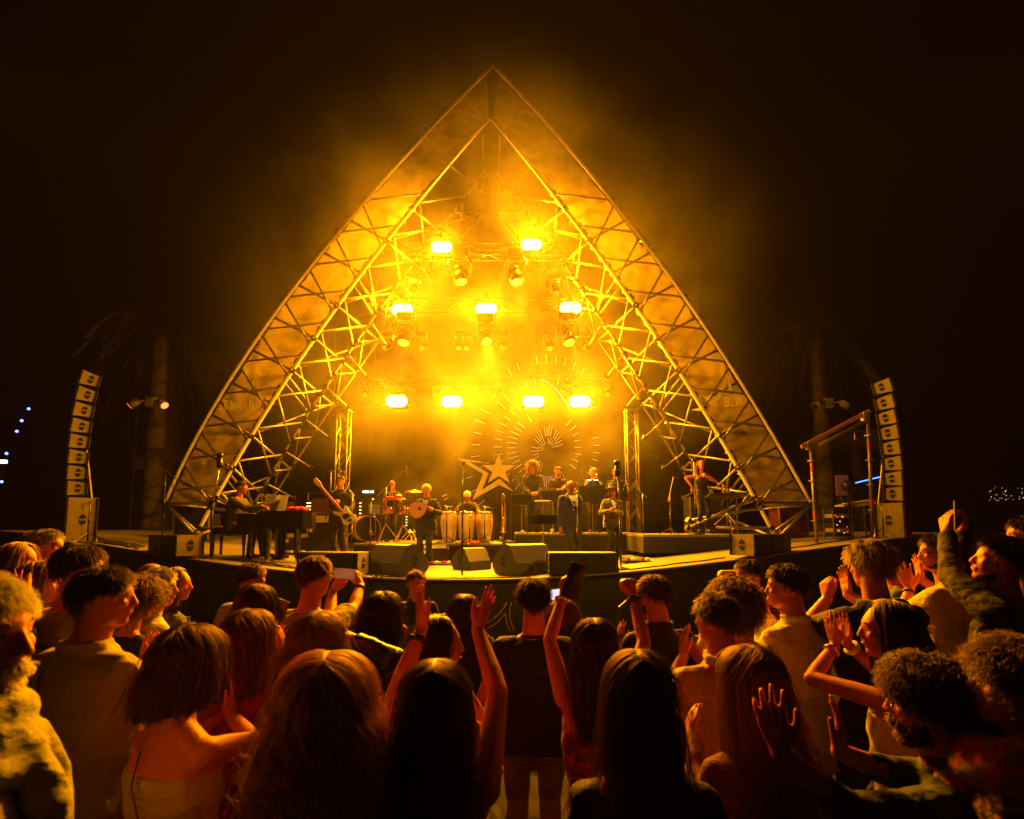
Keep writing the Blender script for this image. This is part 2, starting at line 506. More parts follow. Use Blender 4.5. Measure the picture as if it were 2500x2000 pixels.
# ------------------------------------------------------------------ ladder and box trusses
def box_truss(label, p0, p1, w, group=None, bays=None, name="truss_tower", m=None, cat="truss"):
    p0 = Vector(p0); p1 = Vector(p1); L = (p1 - p0).length; d = (p1 - p0).normalized()
    if abs(d.z) > .9: x, y = Vector((1, 0, 0)), Vector((0, 1, 0))
    else: x, y = Vector((0, 0, 1)), Vector((0, 1, 0))
    t = thing(name, label, cat, p0, 0, group); m = m or M_TUBE2
    for sx in (-1, 1):
        for sy in (-1, 1):
            o = (x * sx + y * sy) * w / 2
            MB().cyl(o, o + d * L, .017, seg=8).build("chord", m, t, smooth='auto')
    bays = bays or max(2, round(L / (w * 1.25)))
    for i in range(bays):
        a = d * (L * i / bays); b = d * (L * (i + 1) / bays)
        for (u, v) in ((x, y), (x, -y), (y, x), (y, -x)):
            s = 1 if i % 2 else -1
            MB().cyl(a + (u * s + v) * w / 2, b + (u * -s + v) * w / 2, .009, seg=6).build("lacing", m, t)
    for q in (0, L):
        MB().box(d * q, (w + .06, w + .06, .03) if abs(d.z) > .9 else (.03, w + .06, w + .06)).build("end_plate", m, t)
    return t
pl = DK(830, 13.2); box_truss("box truss tower standing behind the bass player", pl, (pl.x, 13.2, W(835, 1003, 13.2).z), .28, None, m=M_TUBE)
pr = DK(1548, 13.2); box_truss("box truss tower standing behind the man in the hat", pr, (pr.x, 13.2, W(1540, 1003, 13.2).z), .28, None, m=M_TUBE)
# rows of flown truss
ROWS = [("topmost flown truss, between the two highest blinders", 985, 1400, 615, 12.0),
        ("middle flown truss, carrying the row of three blinders", 905, 1470, 745, 13.2),
        ("lowest flown truss, carrying the row of four blinders", 890, 1490, 930, 14.8)]
for (lb, x0, x1, y, Y) in ROWS:
    a = W(x0, y, Y); b = W(x1, y, Y); b.z = a.z
    box_truss(lb, a, b, .28, "flown trusses carrying the stage lamps", name="roof_truss", m=M_ROOFT)

# blinders
BL = [(1078, 603, 11.8, "left of the two highest blinders"), (1297, 597, 11.8, "right of the two highest blinders"),
      (982, 756, 13.0, "left blinder of the middle row of three"), (1187, 754, 13.0, "centre blinder of the middle row of three"), (1393, 752, 13.0, "right blinder of the middle row of three"),
      (968, 979, 14.6, "far left blinder of the lowest row"), (1103, 980, 14.6, "second blinder from the left in the lowest row"),
      (1302, 980, 14.6, "third blinder from the left in the lowest row, over the light tunnel"), (1416, 980, 14.6, "far right blinder of the lowest row")]
M_LENS = mat("blinder_lens", (1, .8, .4), .4, emit=(1.0, 0.42, 0.020), estr=75)
POWER = 1020
for i, (px, py, Y, lb) in enumerate(BL):
    p = W(px, py, Y); big = Y * .0235
    t = thing("blinder", "burning amber " + lb, "stage light", p, 0, "amber blinders hung over the stage")
    MB().bbox((0, .09, 0), (big * 1.9, .16, big * 1.15), b=.02).build("housing", M_BLKMETAL, t)
    lm = MB(); lm.prism([(big * .44 * (1 if abs(a) < math.pi / 2 else -1) + big * .46 * math.cos(a), big * .48 * math.sin(a)) for a in [2 * math.pi * (j + .5) / 24 - math.pi for j in range(24)]], .03)
    lm.build("lens", M_LENS, t)
    m = MB(); m.tube([(-big, .09, 0), (-big, .09, big * .9), (big, .09, big * .9), (big, .09, 0)], .014); m.cyl((0, .09, big * .9), (0, .09, big * .9 + .2), .02)
    m.build("yoke", M_BLKMETAL, t)
    area_light("blinder_beam", (p.x, p.y - .12, p.z), (p.x * .55, 2.0, 1.8 + (p.z - 4) * .35), big * 1.7, big * .9, POWER, AMBER, t, 170)
# ------------------------------------------------------------------ people
_tex_cloth = bpy.data.textures.new("cloth_folds", 'CLOUDS'); _tex_cloth.noise_scale = 0.11; _tex_cloth.noise_depth = 2
_tex_soft = bpy.data.textures.new("soft_folds", 'CLOUDS'); _tex_soft.noise_scale = 0.07; _tex_soft.noise_depth = 1

def remesh(mb, name, m, parent, voxel=0.008, smooth=2, folds=0.0, fine=0.0, ratio=None):
    me = mb.mesh(name)
    o = bpy.data.objects.new(name, me); COL.objects.link(o)
    r = o.modifiers.new("r", 'REMESH'); r.mode = 'VOXEL'; r.voxel_size = voxel; r.adaptivity = 0.0
    sm = o.modifiers.new("s", 'SMOOTH'); sm.factor = .5; sm.iterations = smooth
    if folds:
        d = o.modifiers.new("d", 'DISPLACE'); d.texture = _tex_cloth; d.strength = folds; d.mid_level = .5; d.texture_coords = 'GLOBAL'
    if fine:
        d = o.modifiers.new("e", 'DISPLACE'); d.texture = _tex_soft; d.strength = fine; d.mid_level = .5; d.texture_coords = 'GLOBAL'
    dg = bpy.context.evaluated_depsgraph_get()
    me2 = bpy.data.meshes.new_from_object(o.evaluated_get(dg))
    bpy.data.objects.remove(o); bpy.data.meshes.remove(me)
    me2.name = name; me2.materials.clear(); me2.materials.append(m)
    me2.polygons.foreach_set('use_smooth', [True] * len(me2.polygons))
    if parent is not None:
        me2.transform(Matrix.Translation(-parent.location))
    o = bpy.data.objects.new(name, me2); COL.objects.link(o); o.parent = parent
    return o

def skin(tone):
    c = {'light': (0.62, 0.19, 0.10), 'mid': (0.50, 0.135, 0.07), 'tan': (0.40, 0.105, 0.055), 'dark': (0.22, 0.065, 0.035)}[tone]
    return mat("skin_" + tone, c, 0.5, 0, 0.14, 24, 0.25, 220, sss=0.3, spec=.45)
def hairmat(col):
    nm = "hair_%02d_%02d_%02d" % tuple(int(c * 99) for c in col)
    if nm in MATS: return MATS[nm]
    m = bpy.data.materials.new(nm); m.use_nodes = True; nt = m.node_tree
    nt.nodes.remove(nt.nodes["Principled BSDF"]); b = nt.nodes.new("ShaderNodeBsdfHairPrincipled"); b.model = 'CHIANG'; b.parametrization = 'COLOR'
    pb = nt.nodes.new('ShaderNodeBsdfPrincipled'); pb.inputs['Roughness'].default_value = .42; ms = nt.nodes.new('ShaderNodeMixShader'); ms.inputs[0].default_value = .16; pb.inputs['Specular Tint'].default_value = (1.0, .45, .2, 1); pb.inputs['Specular IOR Level'].default_value = .5
    nt.links.new(pb.outputs[0], ms.inputs[1]); nt.links.new(b.outputs[0], ms.inputs[2]); nt.links.new(ms.outputs[0], nt.nodes['Material Output'].inputs['Surface'])
    hi = nt.nodes.new("ShaderNodeHairInfo"); mx = nt.nodes.new("ShaderNodeMix"); mx.data_type = 'RGBA'
    mx.inputs[6].default_value = (*[c * .55 for c in col], 1); mx.inputs[7].default_value = (*[min(1, c * 1.6) for c in col], 1)
    nt.links.new(hi.outputs["Random"], mx.inputs[0]); nt.links.new(mx.outputs[2], pb.inputs["Base Color"]); b.inputs["Color"].default_value = (col[0] * .55, col[1] * .38, col[2] * .3, 1)
    b.inputs["Roughness"].default_value = .32; b.inputs["Radial Roughness"].default_value = .45; b.inputs["Random Roughness"].default_value = .3
    MATS[nm] = m; return m
H_BLACK = (0.012, 0.008, 0.006); H_DARK = (0.030, 0.016, 0.010); H_BROWN = (0.075, 0.035, 0.018); H_RED = (0.13, 0.045, 0.02)
H_LIGHT = (0.20, 0.105, 0.05); H_BLOND = (0.42, 0.26, 0.12); H_GREY = (0.34, 0.32, 0.29); H_WHITE = (0.7, 0.68, 0.64)

def hairsolid(col): return mat('underhair_%02d_%02d_%02d' % tuple(int(c * 99) for c in col), col, .8, 0, .3, 40, .5, 200, spec=.15)
def cloth(name, col, **k):
    a = dict(rough=.85, var=.14, scale=5, bump=1.0, bscale=9, sheen=.1, bdist=.03, stretch=(1, 1, 2.0)); a.update(k)
    return mat("cloth_" + name, col, **a)

def hairshell(H, C, hs, kind, col, parent, L=.3, puff=1.0, wave=.0, dens=1500, thick=.012, wide=1.0, rad=.0011, seed=0, frontback=(48, 82, 128), side=1.0, fringe=False, skirtw=.25, ln_=1.0):
    """H: 3x3 head rotation, C: head centre. kinds short, long, curly. returns hair object"""
    rg = np.random.default_rng(seed + 5)
    cc = np.array((0, -.012, .028)) * hs
    R0 = np.array((.079, .098, .091)) * hs
    Hm = np.array(H); Cw = np.array(C) - np.array(parent.location)
    def world(p): return p @ Hm.T + Cw
    def nz(p, f, k):  # cheap smooth noise, vectorised
        q = p * f
        return (np.sin(q[..., 0] * 1.7 + q[..., 1] * 2.3 + k) + np.sin(q[..., 1] * 1.9 - q[..., 2] * 2.9 + k * 2.1) + np.sin(q[..., 2] * 2.2 + q[..., 0] * 1.3 + k * .7)) / 3
    m = hairmat(col)
    if kind in ('short', 'curly'):
        fm, sm_, bm_ = [math.radians(a) for a in frontback]
        def phimax(th):  # th from front, 0..pi
            a = np.abs((th + np.pi) % (2 * np.pi) - np.pi) / np.pi
            return np.where(a < .5, fm + (sm_ - fm) * np.sin(a * np.pi) ** 1.3, sm_ + (bm_ - sm_) * ((a - .5) * 2) ** .8)
        nt_, np_ = 40, 14
        th = np.linspace(0, 2 * np.pi, nt_, endpoint=False); ff = np.linspace(0, 1, np_)
        TH, FF = np.meshgrid(th, ff); PH = FF * phimax(TH)
        def surf(TH, PH, FF, ex=0.0):
            d = np.stack([np.sin(PH) * np.sin(TH), np.sin(PH) * np.cos(TH), np.cos(PH)], -1)
            e = thick * puff * hs * (1 - FF ** 4) * (1 + .35 * nz(d, 6, seed)) + ex
            return cc + d * (R0 + e[..., None] + .002), d
        P, _ = surf(TH, PH, FF)
        vs = world(P.reshape(-1, 3)); fs = []
        for j in range(np_ - 1):
            for i in range(nt_):
                a = j * nt_ + i; b = j * nt_ + (i + 1) % nt_; fs.append((a, a + nt_, b + nt_, b))
        # roots of strands
        n = dens; t = rg.uniform(0, 2 * np.pi, n); f = np.sqrt(rg.uniform(0, 1, n)); ph = f * phimax(t)
        base, d = surf(t, ph, f * .96, -.003)
        K = 7 if kind == 'short' else 12
        ln = (.029 * ln_ if kind == 'short' else .050) * hs * puff ** .5 * rg.uniform(.6, 1.3, n)
        down = np.stack([np.cos(ph) * np.sin(t), np.cos(ph) * np.cos(t), -np.sin(ph)], -1)
        pts = np.zeros((n, K, 3))
        jit = rg.normal(0, .28, (n, 3))
        fwd = np.array((0, .5, .25))
        lift = .35 if kind == 'short' else .8
        dirn = down * .8 + d * lift + jit + fwd * (np.cos(t)[:, None] > .3) * .5
        dirn /= np.linalg.norm(dirn, axis=1)[:, None]
        a1 = rg.uniform(0, 6.28, n)
        u = np.cross(dirn, d); u /= np.linalg.norm(u, axis=1)[:, None] + 1e-9; w = np.cross(dirn, u)
        for k in range(K):
            s = k / (K - 1)
            p = base + dirn * (ln * s)[:, None] - np.array((0, 0, 1)) * (ln * s * s * .35)[:, None]
            if kind == 'curly':
                am = .012 * hs * min(1, s * 3); ang = a1 + s * 9
                p = p + u * (am * np.cos(ang))[:, None] + w * (am * np.sin(ang))[:, None]
            pts[:, k] = p
    else:
        def path(th, a, T, rr, ph0):
            """th target azimuth from front, a parting angle, T in 0..1 array (n,K), rr radial factor"""
            n, K = T.shape
            e0 = np.stack([np.zeros(n) + .0, np.sin(a), np.cos(a)], -1)   # direction of the root
            phe = np.radians(98)
            e1 = np.stack([np.sin(phe) * np.sin(th), np.sin(phe) * np.cos(th), np.full(n, np.cos(phe))], -1)
            om = np.arccos(np.clip((e0 * e1).sum(1), -1, 1))[:, None, None]
            arc = om[:, :, 0] * .1 * hs; tot = arc + L
            sp = (T * tot)                       # length travelled
            s1 = np.clip(sp / arc, 0, 1)[..., None]
            d = (np.sin((1 - s1) * om) * e0[:, None] + np.sin(s1 * om) * e1[:, None]) / np.sin(om + 1e-6)
            d /= np.linalg.norm(d, axis=-1)[..., None]
            lift = thick * puff * (0.86 + .30 * np.sin(np.clip(s1, 0, 1) * np.pi * .75))
            P = cc + d * (R0 * np.array((wide, 1, 1)) + lift * hs) * rr[:, None, None] ** s1
            hang = np.clip(sp - arc, 0, None); h = hang / L
            w = 1 + skirtw * np.sin(np.clip(h * 1.25, 0, 1.35) * np.pi * .5) - (.12 if L < .22 else 0) * h ** 4 * 1.5
            P[..., 0] *= w
            P[..., 1] = P[..., 1] * (1 + .15 * h) - .05 * np.clip(hang / .25, 0, 1) * (P[..., 1] < .02) - 0.00 * h
            P[..., 2] -= hang
            return P, h
        th0, th1 = np.radians(62 if not fringe else 30), np.radians(298 if not fringe else 330)
        nt_, K = 34, 18
        th = np.linspace(th0, th1, nt_); a = np.radians(48) * np.cos(th) * .9 + np.radians(-4)
        T = np.tile(np.linspace(0, 1, K), (nt_, 1))
        P, h = path(th, a, T, np.full(nt_, .93), None)
        P += (nz(P, 18, seed) * .006 * wave * 4 * h)[..., None]
        vs = world(P.reshape(-1, 3)); fs = []
        for i in range(nt_ - 1):
            for k in range(K - 1):
                q = i * K + k; fs.append((q, q + 1, q + K + 1, q + K))
        n = dens; K2 = 20
        th = rg.uniform(th0, th1, n); a = np.radians(52) * np.cos(th) * .9 + np.radians(-4) + rg.normal(0, .10, n)
        ends = rg.uniform(.80, 1.03, n) ** .7
        T = np.linspace(0, 1, K2)[None] * ends[:, None]
        rr = 1 + rg.uniform(-.03, .07, n) * puff
        nl = 90 if n > 3000 else 50
        li = rg.integers(0, nl, n); lth = rg.uniform(th0, th1, nl); lrr = 1 + rg.uniform(-.01, .08, nl) * puff; lend = rg.uniform(.84, 1.04, nl)
        th = np.clip(lth[li] + rg.normal(0, .11, n), th0, th1); a = np.radians(52) * np.cos(th) * .9 + np.radians(-4) + rg.normal(0, .08, n)
        T = np.linspace(0, 1, K2)[None] * (lend[li] * rg.uniform(.9, 1.0, n))[:, None]
        P, h = path(th, a, T, rr, None)
        P2, _ = path(lth[li], np.radians(52) * np.cos(lth[li]) * .9 - .07, T, lrr[li], None)
        wq = (.72 * T ** 1.1)[..., None]; P = P * (1 - wq) + P2 * wq
        lock = (li * 2.399) % 6.283
        ph = lock[:, None] + P[..., 2] * (58 if wave > .5 else 24)
        am = (.020 * wave + .009) * (h ** .6)
        P[..., 0] += am * np.sin(ph) + rg.normal(0, .0022, n)[:, None] * (0.3 + h)
        P[..., 1] += am * .8 * np.cos(ph * 1.13) + rg.normal(0, .0022, n)[:, None] * (.3 + h)
        # fly-away hairs
        fly = rg.uniform(0, 1, n) < .13
        out = rg.normal(0, 1, (n, 3)) * .020
        P += (out[:, None, :] * (np.linspace(0, 1, K2)[None, :, None])) * fly[:, None, None] * 1.4
        pts = P; K = K2
    um = hairsolid(col)
    me = bpy.data.meshes.new("hair"); me.from_pydata([tuple(v) for v in vs], [], fs); me.materials.append(um)
    me.polygons.foreach_set('use_smooth', [True] * len(fs))
    o = bpy.data.objects.new("hair", me); COL.objects.link(o); o.parent = parent
    if dens:
        K = pts.shape[1]
        hc = bpy.data.hair_curves.new("strands"); hc.add_curves([K] * len(pts))
        hc.position_data.foreach_set('vector', world(pts.reshape(-1, 3)).astype(np.float32).ravel())
        ra = hc.attributes.new('radius', 'FLOAT', 'POINT')
        ra.data.foreach_set('value', np.tile(np.linspace(1, .35, K) * rad, len(pts)).astype(np.float32))
        hc.materials.append(m)
        so = bpy.data.objects.new("strands", hc); COL.objects.link(so); so.parent = o
    return o

def hand_prims(mb, Wp, f, n, side, style='open', k=1.0, spread=1.0, fat=1.0):
    f = Vector(f).normalized(); n = Vector(n); n = (n - f * n.dot(f))
    n = n.normalized() if n.length > 1e-4 else frame_of(f)[0]
    x = f.cross(n) * side            # towards the thumb
    def pt(a, b, c): return Wp + (x * a + f * b + n * c) * k
    curl = {'open': (8, 12, 8), 'flat': (2, 4, 3), 'relax': (25, 30, 20), 'curl': (45, 50, 35), 'fist': (78, 92, 60), 'grip': (60, 70, 45), 'hold': (38, 55, 35)}[style]
    kn = [(.034, .088), (.012, .094), (-.010, .090), (-.030, .080)]
    ln = [.074, .083, .076, .060]; sp = [9, 2, -5, -13]
    mb.cone(pt(0, 0, 0), pt(.012, .045, .002), .025 * k, .021 * k); mb.cone(pt(0, 0, 0), pt(-.014, .045, .002), .024 * k, .020 * k)
    for i, (kx, ky) in enumerate(kn):
        mb.cone(pt(kx * .55, .030, 0), pt(kx, ky, 0), .0165 * k, .0125 * k, 10)
        a = math.radians(sp[i] * spread * (0.3 if style in ('fist', 'grip') else 1)); p = pt(kx, ky, 0)
        d = (f * math.cos(a) + x * math.sin(a)).normalized(); ax = d.cross(n).normalized()
        r = .0098 * k * fat
        for j, q in enumerate((.44, .31, .25)):
            ang = math.radians(curl[j] * (1 + .08 * i)); d = (Matrix.Rotation(ang, 3, ax) @ d)
            p2 = p + d * (ln[i] * q * k); mb.cone(p, p2, r, r * .92, 8); p = p2; r *= .92
    p = pt(.020, .022, .004); fist = style in ('fist', 'grip', 'hold')
    d = (x * (.75 if not fist else .5) + f * .66 + n * (.15 if not fist else .45)).normalized()
    p2 = p + d * .042 * k; mb.cone(p, p2, .0165 * k, .013 * k, 10)
    d2 = (x * (.35 if not fist else -.2) + f * .9 + n * (.15 if not fist else .5)).normalized()
    p3 = p2 + d2 * .033 * k; mb.cone(p2, p3, .0125 * k * fat, .0105 * k * fat, 8)
    d3 = (x * (.12 if not fist else -.6) + f * .95 + n * (.2 if not fist else .35)).normalized()
    mb.cone(p3, p3 + d3 * .026 * k, .0105 * k * fat, .0088 * k * fat, 8)

def head_prims(mb, C, H, hs, ears=True, jaw=1.0):
    def q(x, y, z): return C + H @ (Vector((x, y, z)) * hs)
    def E(c, r): mb.ell(q(*c), [a * hs for a in r], H, 16, 11)
    E((0, -.012, .028), (.077, .096, .088)); E((0, .022, -.028), (.063, .068, .082))
    E((0, .012, .020), (.072, .080, .070))
    E((0, .046, -.086), (.036 * jaw, .036, .027)); E((.036 * jaw, .015, -.066), (.024, .045, .030)); E((-.036 * jaw, .015, -.066), (.024, .045, .030))
    mb.cone(q(0, .083, .018), q(0, .101, -.024), .0085 * hs, .0112 * hs, 10)
    for s in (-1, 1):
        E((s * .011, .094, -.027), (.0095, .011, .008))
        mb.cone(q(s * .010, .081, .030), q(s * .042, .071, .028), .0095 * hs, .0085 * hs, 8)
        E((s * .040, .060, -.016), (.022, .020, .020))
        if ears:
            E((s * .079, -.006, -.006), (.009, .020, .031)); E((s * .084, -.012, .004), (.006, .015, .020))
    mb.cone(q(-.020, .083, -.050), q(.020, .083, -.050), .0062 * hs, .0062 * hs, 8); mb.cone(q(0, .088, -.050), q(0, .089, -.051), .008 * hs, .008 * hs, 8)
    mb.cone(q(-.016, .083, -.061), q(.016, .083, -.061), .0068 * hs, .0068 * hs, 8)

def loft(mb, rings, C, R, seg=20):
    """rings (z, rx, ry, yoff)"""
    vs = []; n = len(rings)
    for (z, rx, ry, yo) in rings:
        for k in range(seg):
            a = 2 * math.pi * k / seg; c, s_ = math.cos(a), math.sin(a)
            sx = abs(c) ** .82 * (1 if c >= 0 else -1); sy = abs(s_) ** .82 * (1 if s_ >= 0 else -1)
            vs.append(C + R @ Vector((rx * sx, ry * sy + yo, z)))
    fs = []
    for i in range(n - 1):
        for k in range(seg):
            a = i * seg + k; b = i * seg + (k + 1) % seg; fs.append((a, b, b + seg, a + seg))
    fs += [tuple(range(seg - 1, -1, -1)), tuple(range((n - 1) * seg, n * seg))]
    mb.add(vs, fs)

def ik(S, T, a, b, pole):
    d = T - S; L = d.length; mx = (a + b) * .995
    if L > mx: k = L / mx; a *= k; b *= k; L = d.length
    dn = d.normalized()
    x = (a * a - b * b + L * L) / (2 * L); h = math.sqrt(max(0, a * a - x * x))
    pl = Vector(pole); pl = pl - dn * pl.dot(dn)
    pl = pl.normalized() if pl.length > 1e-4 else frame_of(dn)[0]
    return S + dn * x + pl * h

def person(label, px, py, Y, yaw=0, hyaw=None, pitch=0, roll=0, tone='mid', sex='m', size=None, hair=None, top=None, bottom=None, arms=None, group=None,
           voxel=None, floor=None, standing=True, head=1.0, lean=(0, 0), height=None, extra=None, build=1.0, hem=.62, sleeve='short', neck='crew', jacket=False, shoes=None, legs=None, folds=.024, eyes=False, jaw=1.0, beard=None, glasses=None, seated=None, ears=True):
    """px, py: head centre in the picture; Y: distance; yaw 0 looks at the stage, positive turns to the left"""
    C = W(px, py, Y); g = floor if floor is not None else ground(C.x)
    near = Y
    if voxel is None: voxel = .0058 if near < 1.6 else .0068 if near < 3 else .0085 if near < 6 else .013
    s = (C.z + .115 - g) / 1.75 if height is None else height / 1.75
    s = max(.88, min(1.10, s)) if height is None else s
    fem = sex == 'f'; wx = (.88 if fem else 1.0) * build
    hs = head * (.95 if fem else 1.0) * (0.96 + .04 * s)
    B = RZ(math.radians(yaw)); hy = yaw if hyaw is None else hyaw
    H = RZ(math.radians(hy)) @ RX(math.radians(pitch)) @ RY(math.radians(roll))
    N = C + H @ Vector((0, -.030, -.095)) * hs + B @ Vector((0, -.012, -.085)) * s      # base of the neck
    root = thing("person", label, "person", (C.x, C.y, g), 0, group)
    sk = skin(tone)
    lx, ly = lean
    RB = B @ RX(math.radians(-lx)) @ RY(math.radians(ly))
    def tb(x, y, z): return N + RB @ Vector((x, y, z)) * s
    sb = MB()
    head_prims(sb, C, H, hs, ears, jaw)
    rn = (.050 if fem else .060) * hs
    sb.cone(C + H @ Vector((0, -.018, -.055)) * hs, N + Vector((0, 0, .01)), rn, rn * 1.10, 16)
    sb.cone(N, tb(0, 0, -.06), rn * 1.1, rn * 1.2, 16)
    for q in (-1, 1): sb.cone(tb(q * .03, -.01, -.02), tb(q * .135 * wx, -.008, -.072), .045 * s, .042 * s)
    ra, re, rw = [(a * (.84 if fem else 1.0) * s * (0.6 + .4 * build)) for a in (.050, .039, .0275)]
    bare = top is None or neck in ('strap', 'off')
    # torso under the clothes (outer surface when bare)
    k = 1.0 if bare else .86
    torso = [(-.015, .060 * wx, .058, 0), (-.045, .105 * wx, .072, 0), (-.075, .160 * wx, .085, 0), (-.12, .178 * wx, .100, 0.0), (-.20, .172 * wx, .112, .005), (-.31, .152 * wx, .105, .005), (-.42, (.128 if fem else .148) * wx, .095, 0), (-.54, .165 * wx, .115, 0), (-.60, .165 * wx, .115, 0)]
    loft(sb, [(z * s, rx * k * s, ry * k * s, yo * s) for z, rx, ry, yo in torso], N, RB)
    tops = MB(); info = {}
    arms = arms or {}
    jk = 1.12 if jacket else (1.0 if fem else 1.045)
    for side, nm in ((1, 'R'), (-1, 'L')):
        A = arms.get(nm, {})
        up = A.get('raise', 0.0)
        S = tb(side * .165 * wx, 0, -.078 + up)
        la, lb = .290 * s * A.get('len', 1), .262 * s * A.get('len', 1)
        if 'w' in A:
            T = W(A['w'][0], A['w'][1], Y + A.get('dy', .3))
            if (T - S).length > (la + lb) * .99:
                best = min(((W(A['w'][0], A['w'][1], Y + dd) - S).length, dd) for dd in [i * .03 - .8 for i in range(55)])
                cand = [dd for dd in [A.get('dy', .3) + sgn * i * .02 for i in range(60) for sgn in (1, -1)] if (W(A['w'][0], A['w'][1], Y + dd) - S).length < (la + lb) * .99]
                T = W(A['w'][0], A['w'][1], Y + (cand[0] if cand else best[1]))
        elif 'p' in A: T = tb(*A['p'])
        else: T = tb(side * (.25 * wx + .02), .06, -.60)
        if 'e' in A and 'w' in A:     # elbow seen in the picture: aim the pole at it
            mid = (S + T) / 2; pole = W(A['e'][0], A['e'][1], mid.y + A.get('edy', 0)) - mid
        elif 'pole' in A: pole = B @ Vector(A['pole'])
        else: pole = B @ Vector((side * .5, -.5, -.6))
        E = ik(S, T, la, lb, pole)
        sb.cone(tb(side * .11 * wx, 0, -.075 + up * .5), S, .050 * s, ra * 1.08); sb.cone(S, S.lerp(E, .45), ra * 1.08, ra * .98, 12); sb.cone(S.lerp(E, .45), E, ra * .98, re, 12)
        sb.cone(E, E.lerp(T, .3), re, re * 1.04, 12); sb.cone(E.lerp(T, .3), T, re * 1.02, rw, 12)
        fd = Vector(A['fd']) if 'fd' in A else (T - E).normalized()
        pn = Vector(A['pn']) if 'pn' in A else B @ Vector((-side, 0.2, 0))
        hk = s * (.9 if fem else 1.0) * A.get('hk', 1)
        hand_prims(sb, T, fd, pn, side, A.get('hs', 'relax'), hk, A.get('spread', 1.0), 1.0 if near < 6 else 1.25)
        info[nm] = dict(S=S, E=E, T=T, fd=fd.normalized(), pn=pn.normalized(), rw=rw)
        sl = A.get('sleeve', sleeve)
        if top is not None and sl:
            t = {'short': .55, 'long': 1, 'cap': .25, 'three': 1}.get(sl, .5)
            g_ = 1.28 * jk
            if sl in ('short', 'cap'):
                En = S.lerp(E, t)
                tops.cone(tb(side * .09 * wx, 0, -.068 + up * .5), S, .062 * s * jk, ra * g_, 14); tops.cone(S, En, ra * g_, ra * g_ * .98, 14)
                tops.cyl(S.lerp(E, t * .8), S.lerp(E, t + .06), ra * g_ * .98, ra * g_ * 1.04, 16)
            else:
                Tn = E.lerp(T, .93 if sl == 'long' else .45)
                tops.cone(tb(side * .09 * wx, 0, -.068 + up * .5), S, .062 * s * jk, ra * g_, 14); tops.cone(S, E, ra * g_, re * 1.34 * jk, 14)
                tops.cone(E, Tn, re * 1.34 * jk, rw * 1.45 * jk, 14)
    # legs
    hipz = -.58
    P0 = tb(0, 0, hipz)
    lg = MB(); sh = []
    for side, nm in ((1, 'R'), (-1, 'L')):
        hip = tb(side * .088 * wx, 0, hipz)
        if seated:
            kn = P0 + B @ Vector((side * .13, .42, .02)) * s; an = Vector((kn.x, kn.y, g + .09)) + B @ Vector((0, -.05 if nm == 'R' else .08, 0))
        else:
            foot = (legs or {}).get(nm, (side * .10, 0.0))
            an = Vector((P0.x, P0.y, g + .085)) + B @ Vector((foot[0], foot[1], 0)) * s
            kn = ik(hip, an, .43 * s, .43 * s, B @ Vector((0, 1, 0)))
        wleg = 1.18 if fem else 1.3
        wl = 1.0 if fem else 1.16; lg.cone(hip, kn, .083 * s * build * wl, .060 * s * wl, 12); lg.cone(kn, an, .060 * s * wl, .056 * s * wl, 12)
        sb.cone(hip, kn, .070 * s, .050 * s, 10); sb.cone(kn, an, .048 * s, .034 * s, 10)
        fdir = B @ Vector((side * .12, 1, 0)); fdir.normalize()
        f0 = Vector((an.x, an.y, g + .040)) - fdir * .03; f1 = f0 + fdir * .17 * s - Vector((0, 0, .008))
        sb.cone(an, f0, .034 * s, .032 * s, 10); sb.cone(f0, f1, .031, .026, 10)
        sh.append((f0, f1, fdir))
    loft(lg, [(-.47 * s, .135 * wx * s, .10 * s, 0), (-.53 * s, .16 * wx * s, .115 * s, 0), (-.60 * s, .172 * wx * s, .118 * s, 0), (-.66 * s, .165 * wx * s, .11 * s, 0)], N, RB)
    body = remesh(sb, "body", sk, root, voxel, 2)
    if top is not None:
        wz = .145 if fem else .168
        if neck == 'off':    # bare shoulders, cloth from the armpits down
            rings = [(-.135, .168 * wx, .108, 0), (-.15, .184 * wx, .116, 0.0), (-.22, .182 * wx, .122, .005), (-.32, .162 * wx, .114, .005), (-.42, .142 * wx, .104, 0), (-.52, .176 * wx, .122, 0)]
        elif neck == 'strap':
            rings = [(-.105, .120 * wx, .105, 0.01), (-.15, .172 * wx, .114, 0.0), (-.22, .180 * wx, .122, .005), (-.32, .162 * wx, .114, .005), (-.42, .142 * wx, .104, 0), (-.52, .176 * wx, .122, 0)]
        else:
            rings = [((.004 if neck != 'crew' else -.012), .072 * wx, .070, 0), (-.030, .100 * wx, .080, 0), (-.052, .150 * wx, .092, 0), (-.085, .190 * wx, .104, 0), (-.15, .202 * wx, .122, 0), (-.24, .196 * wx, .130, .003), (-.34, .182 * wx, .126, .003), (-.44, wz * wx, .116, 0), (-.54, .184 * wx, .128, 0)]
        hz = hem
        rings = rings + [(-hz, (.186 if not fem else .19) * wx, .132, 0)]
        if hem > .75: rings.append((-hz - .02, .2 * wx, .14, 0))
        loft(tops, [(z * s, rx * s * jk, ry * s * jk, yo * s) for z, rx, ry, yo in rings], N, RB, 24)
        if neck in ('collar', 'polo', 'jacket'):
            for i in range(12):
                a0, a1 = [math.pi * 2 * j / 12 - math.pi / 2 for j in (i, i + 1)]
                if 4 < i < 7: continue
                z = .028 if neck != 'jacket' else .018
                tops.cone(tb(.068 * wx * math.cos(a0 + 0), .064 * math.sin(a0) - .006, z), tb(.068 * wx * math.cos(a1), .064 * math.sin(a1) - .006, z), .019 * s, .019 * s, 8)
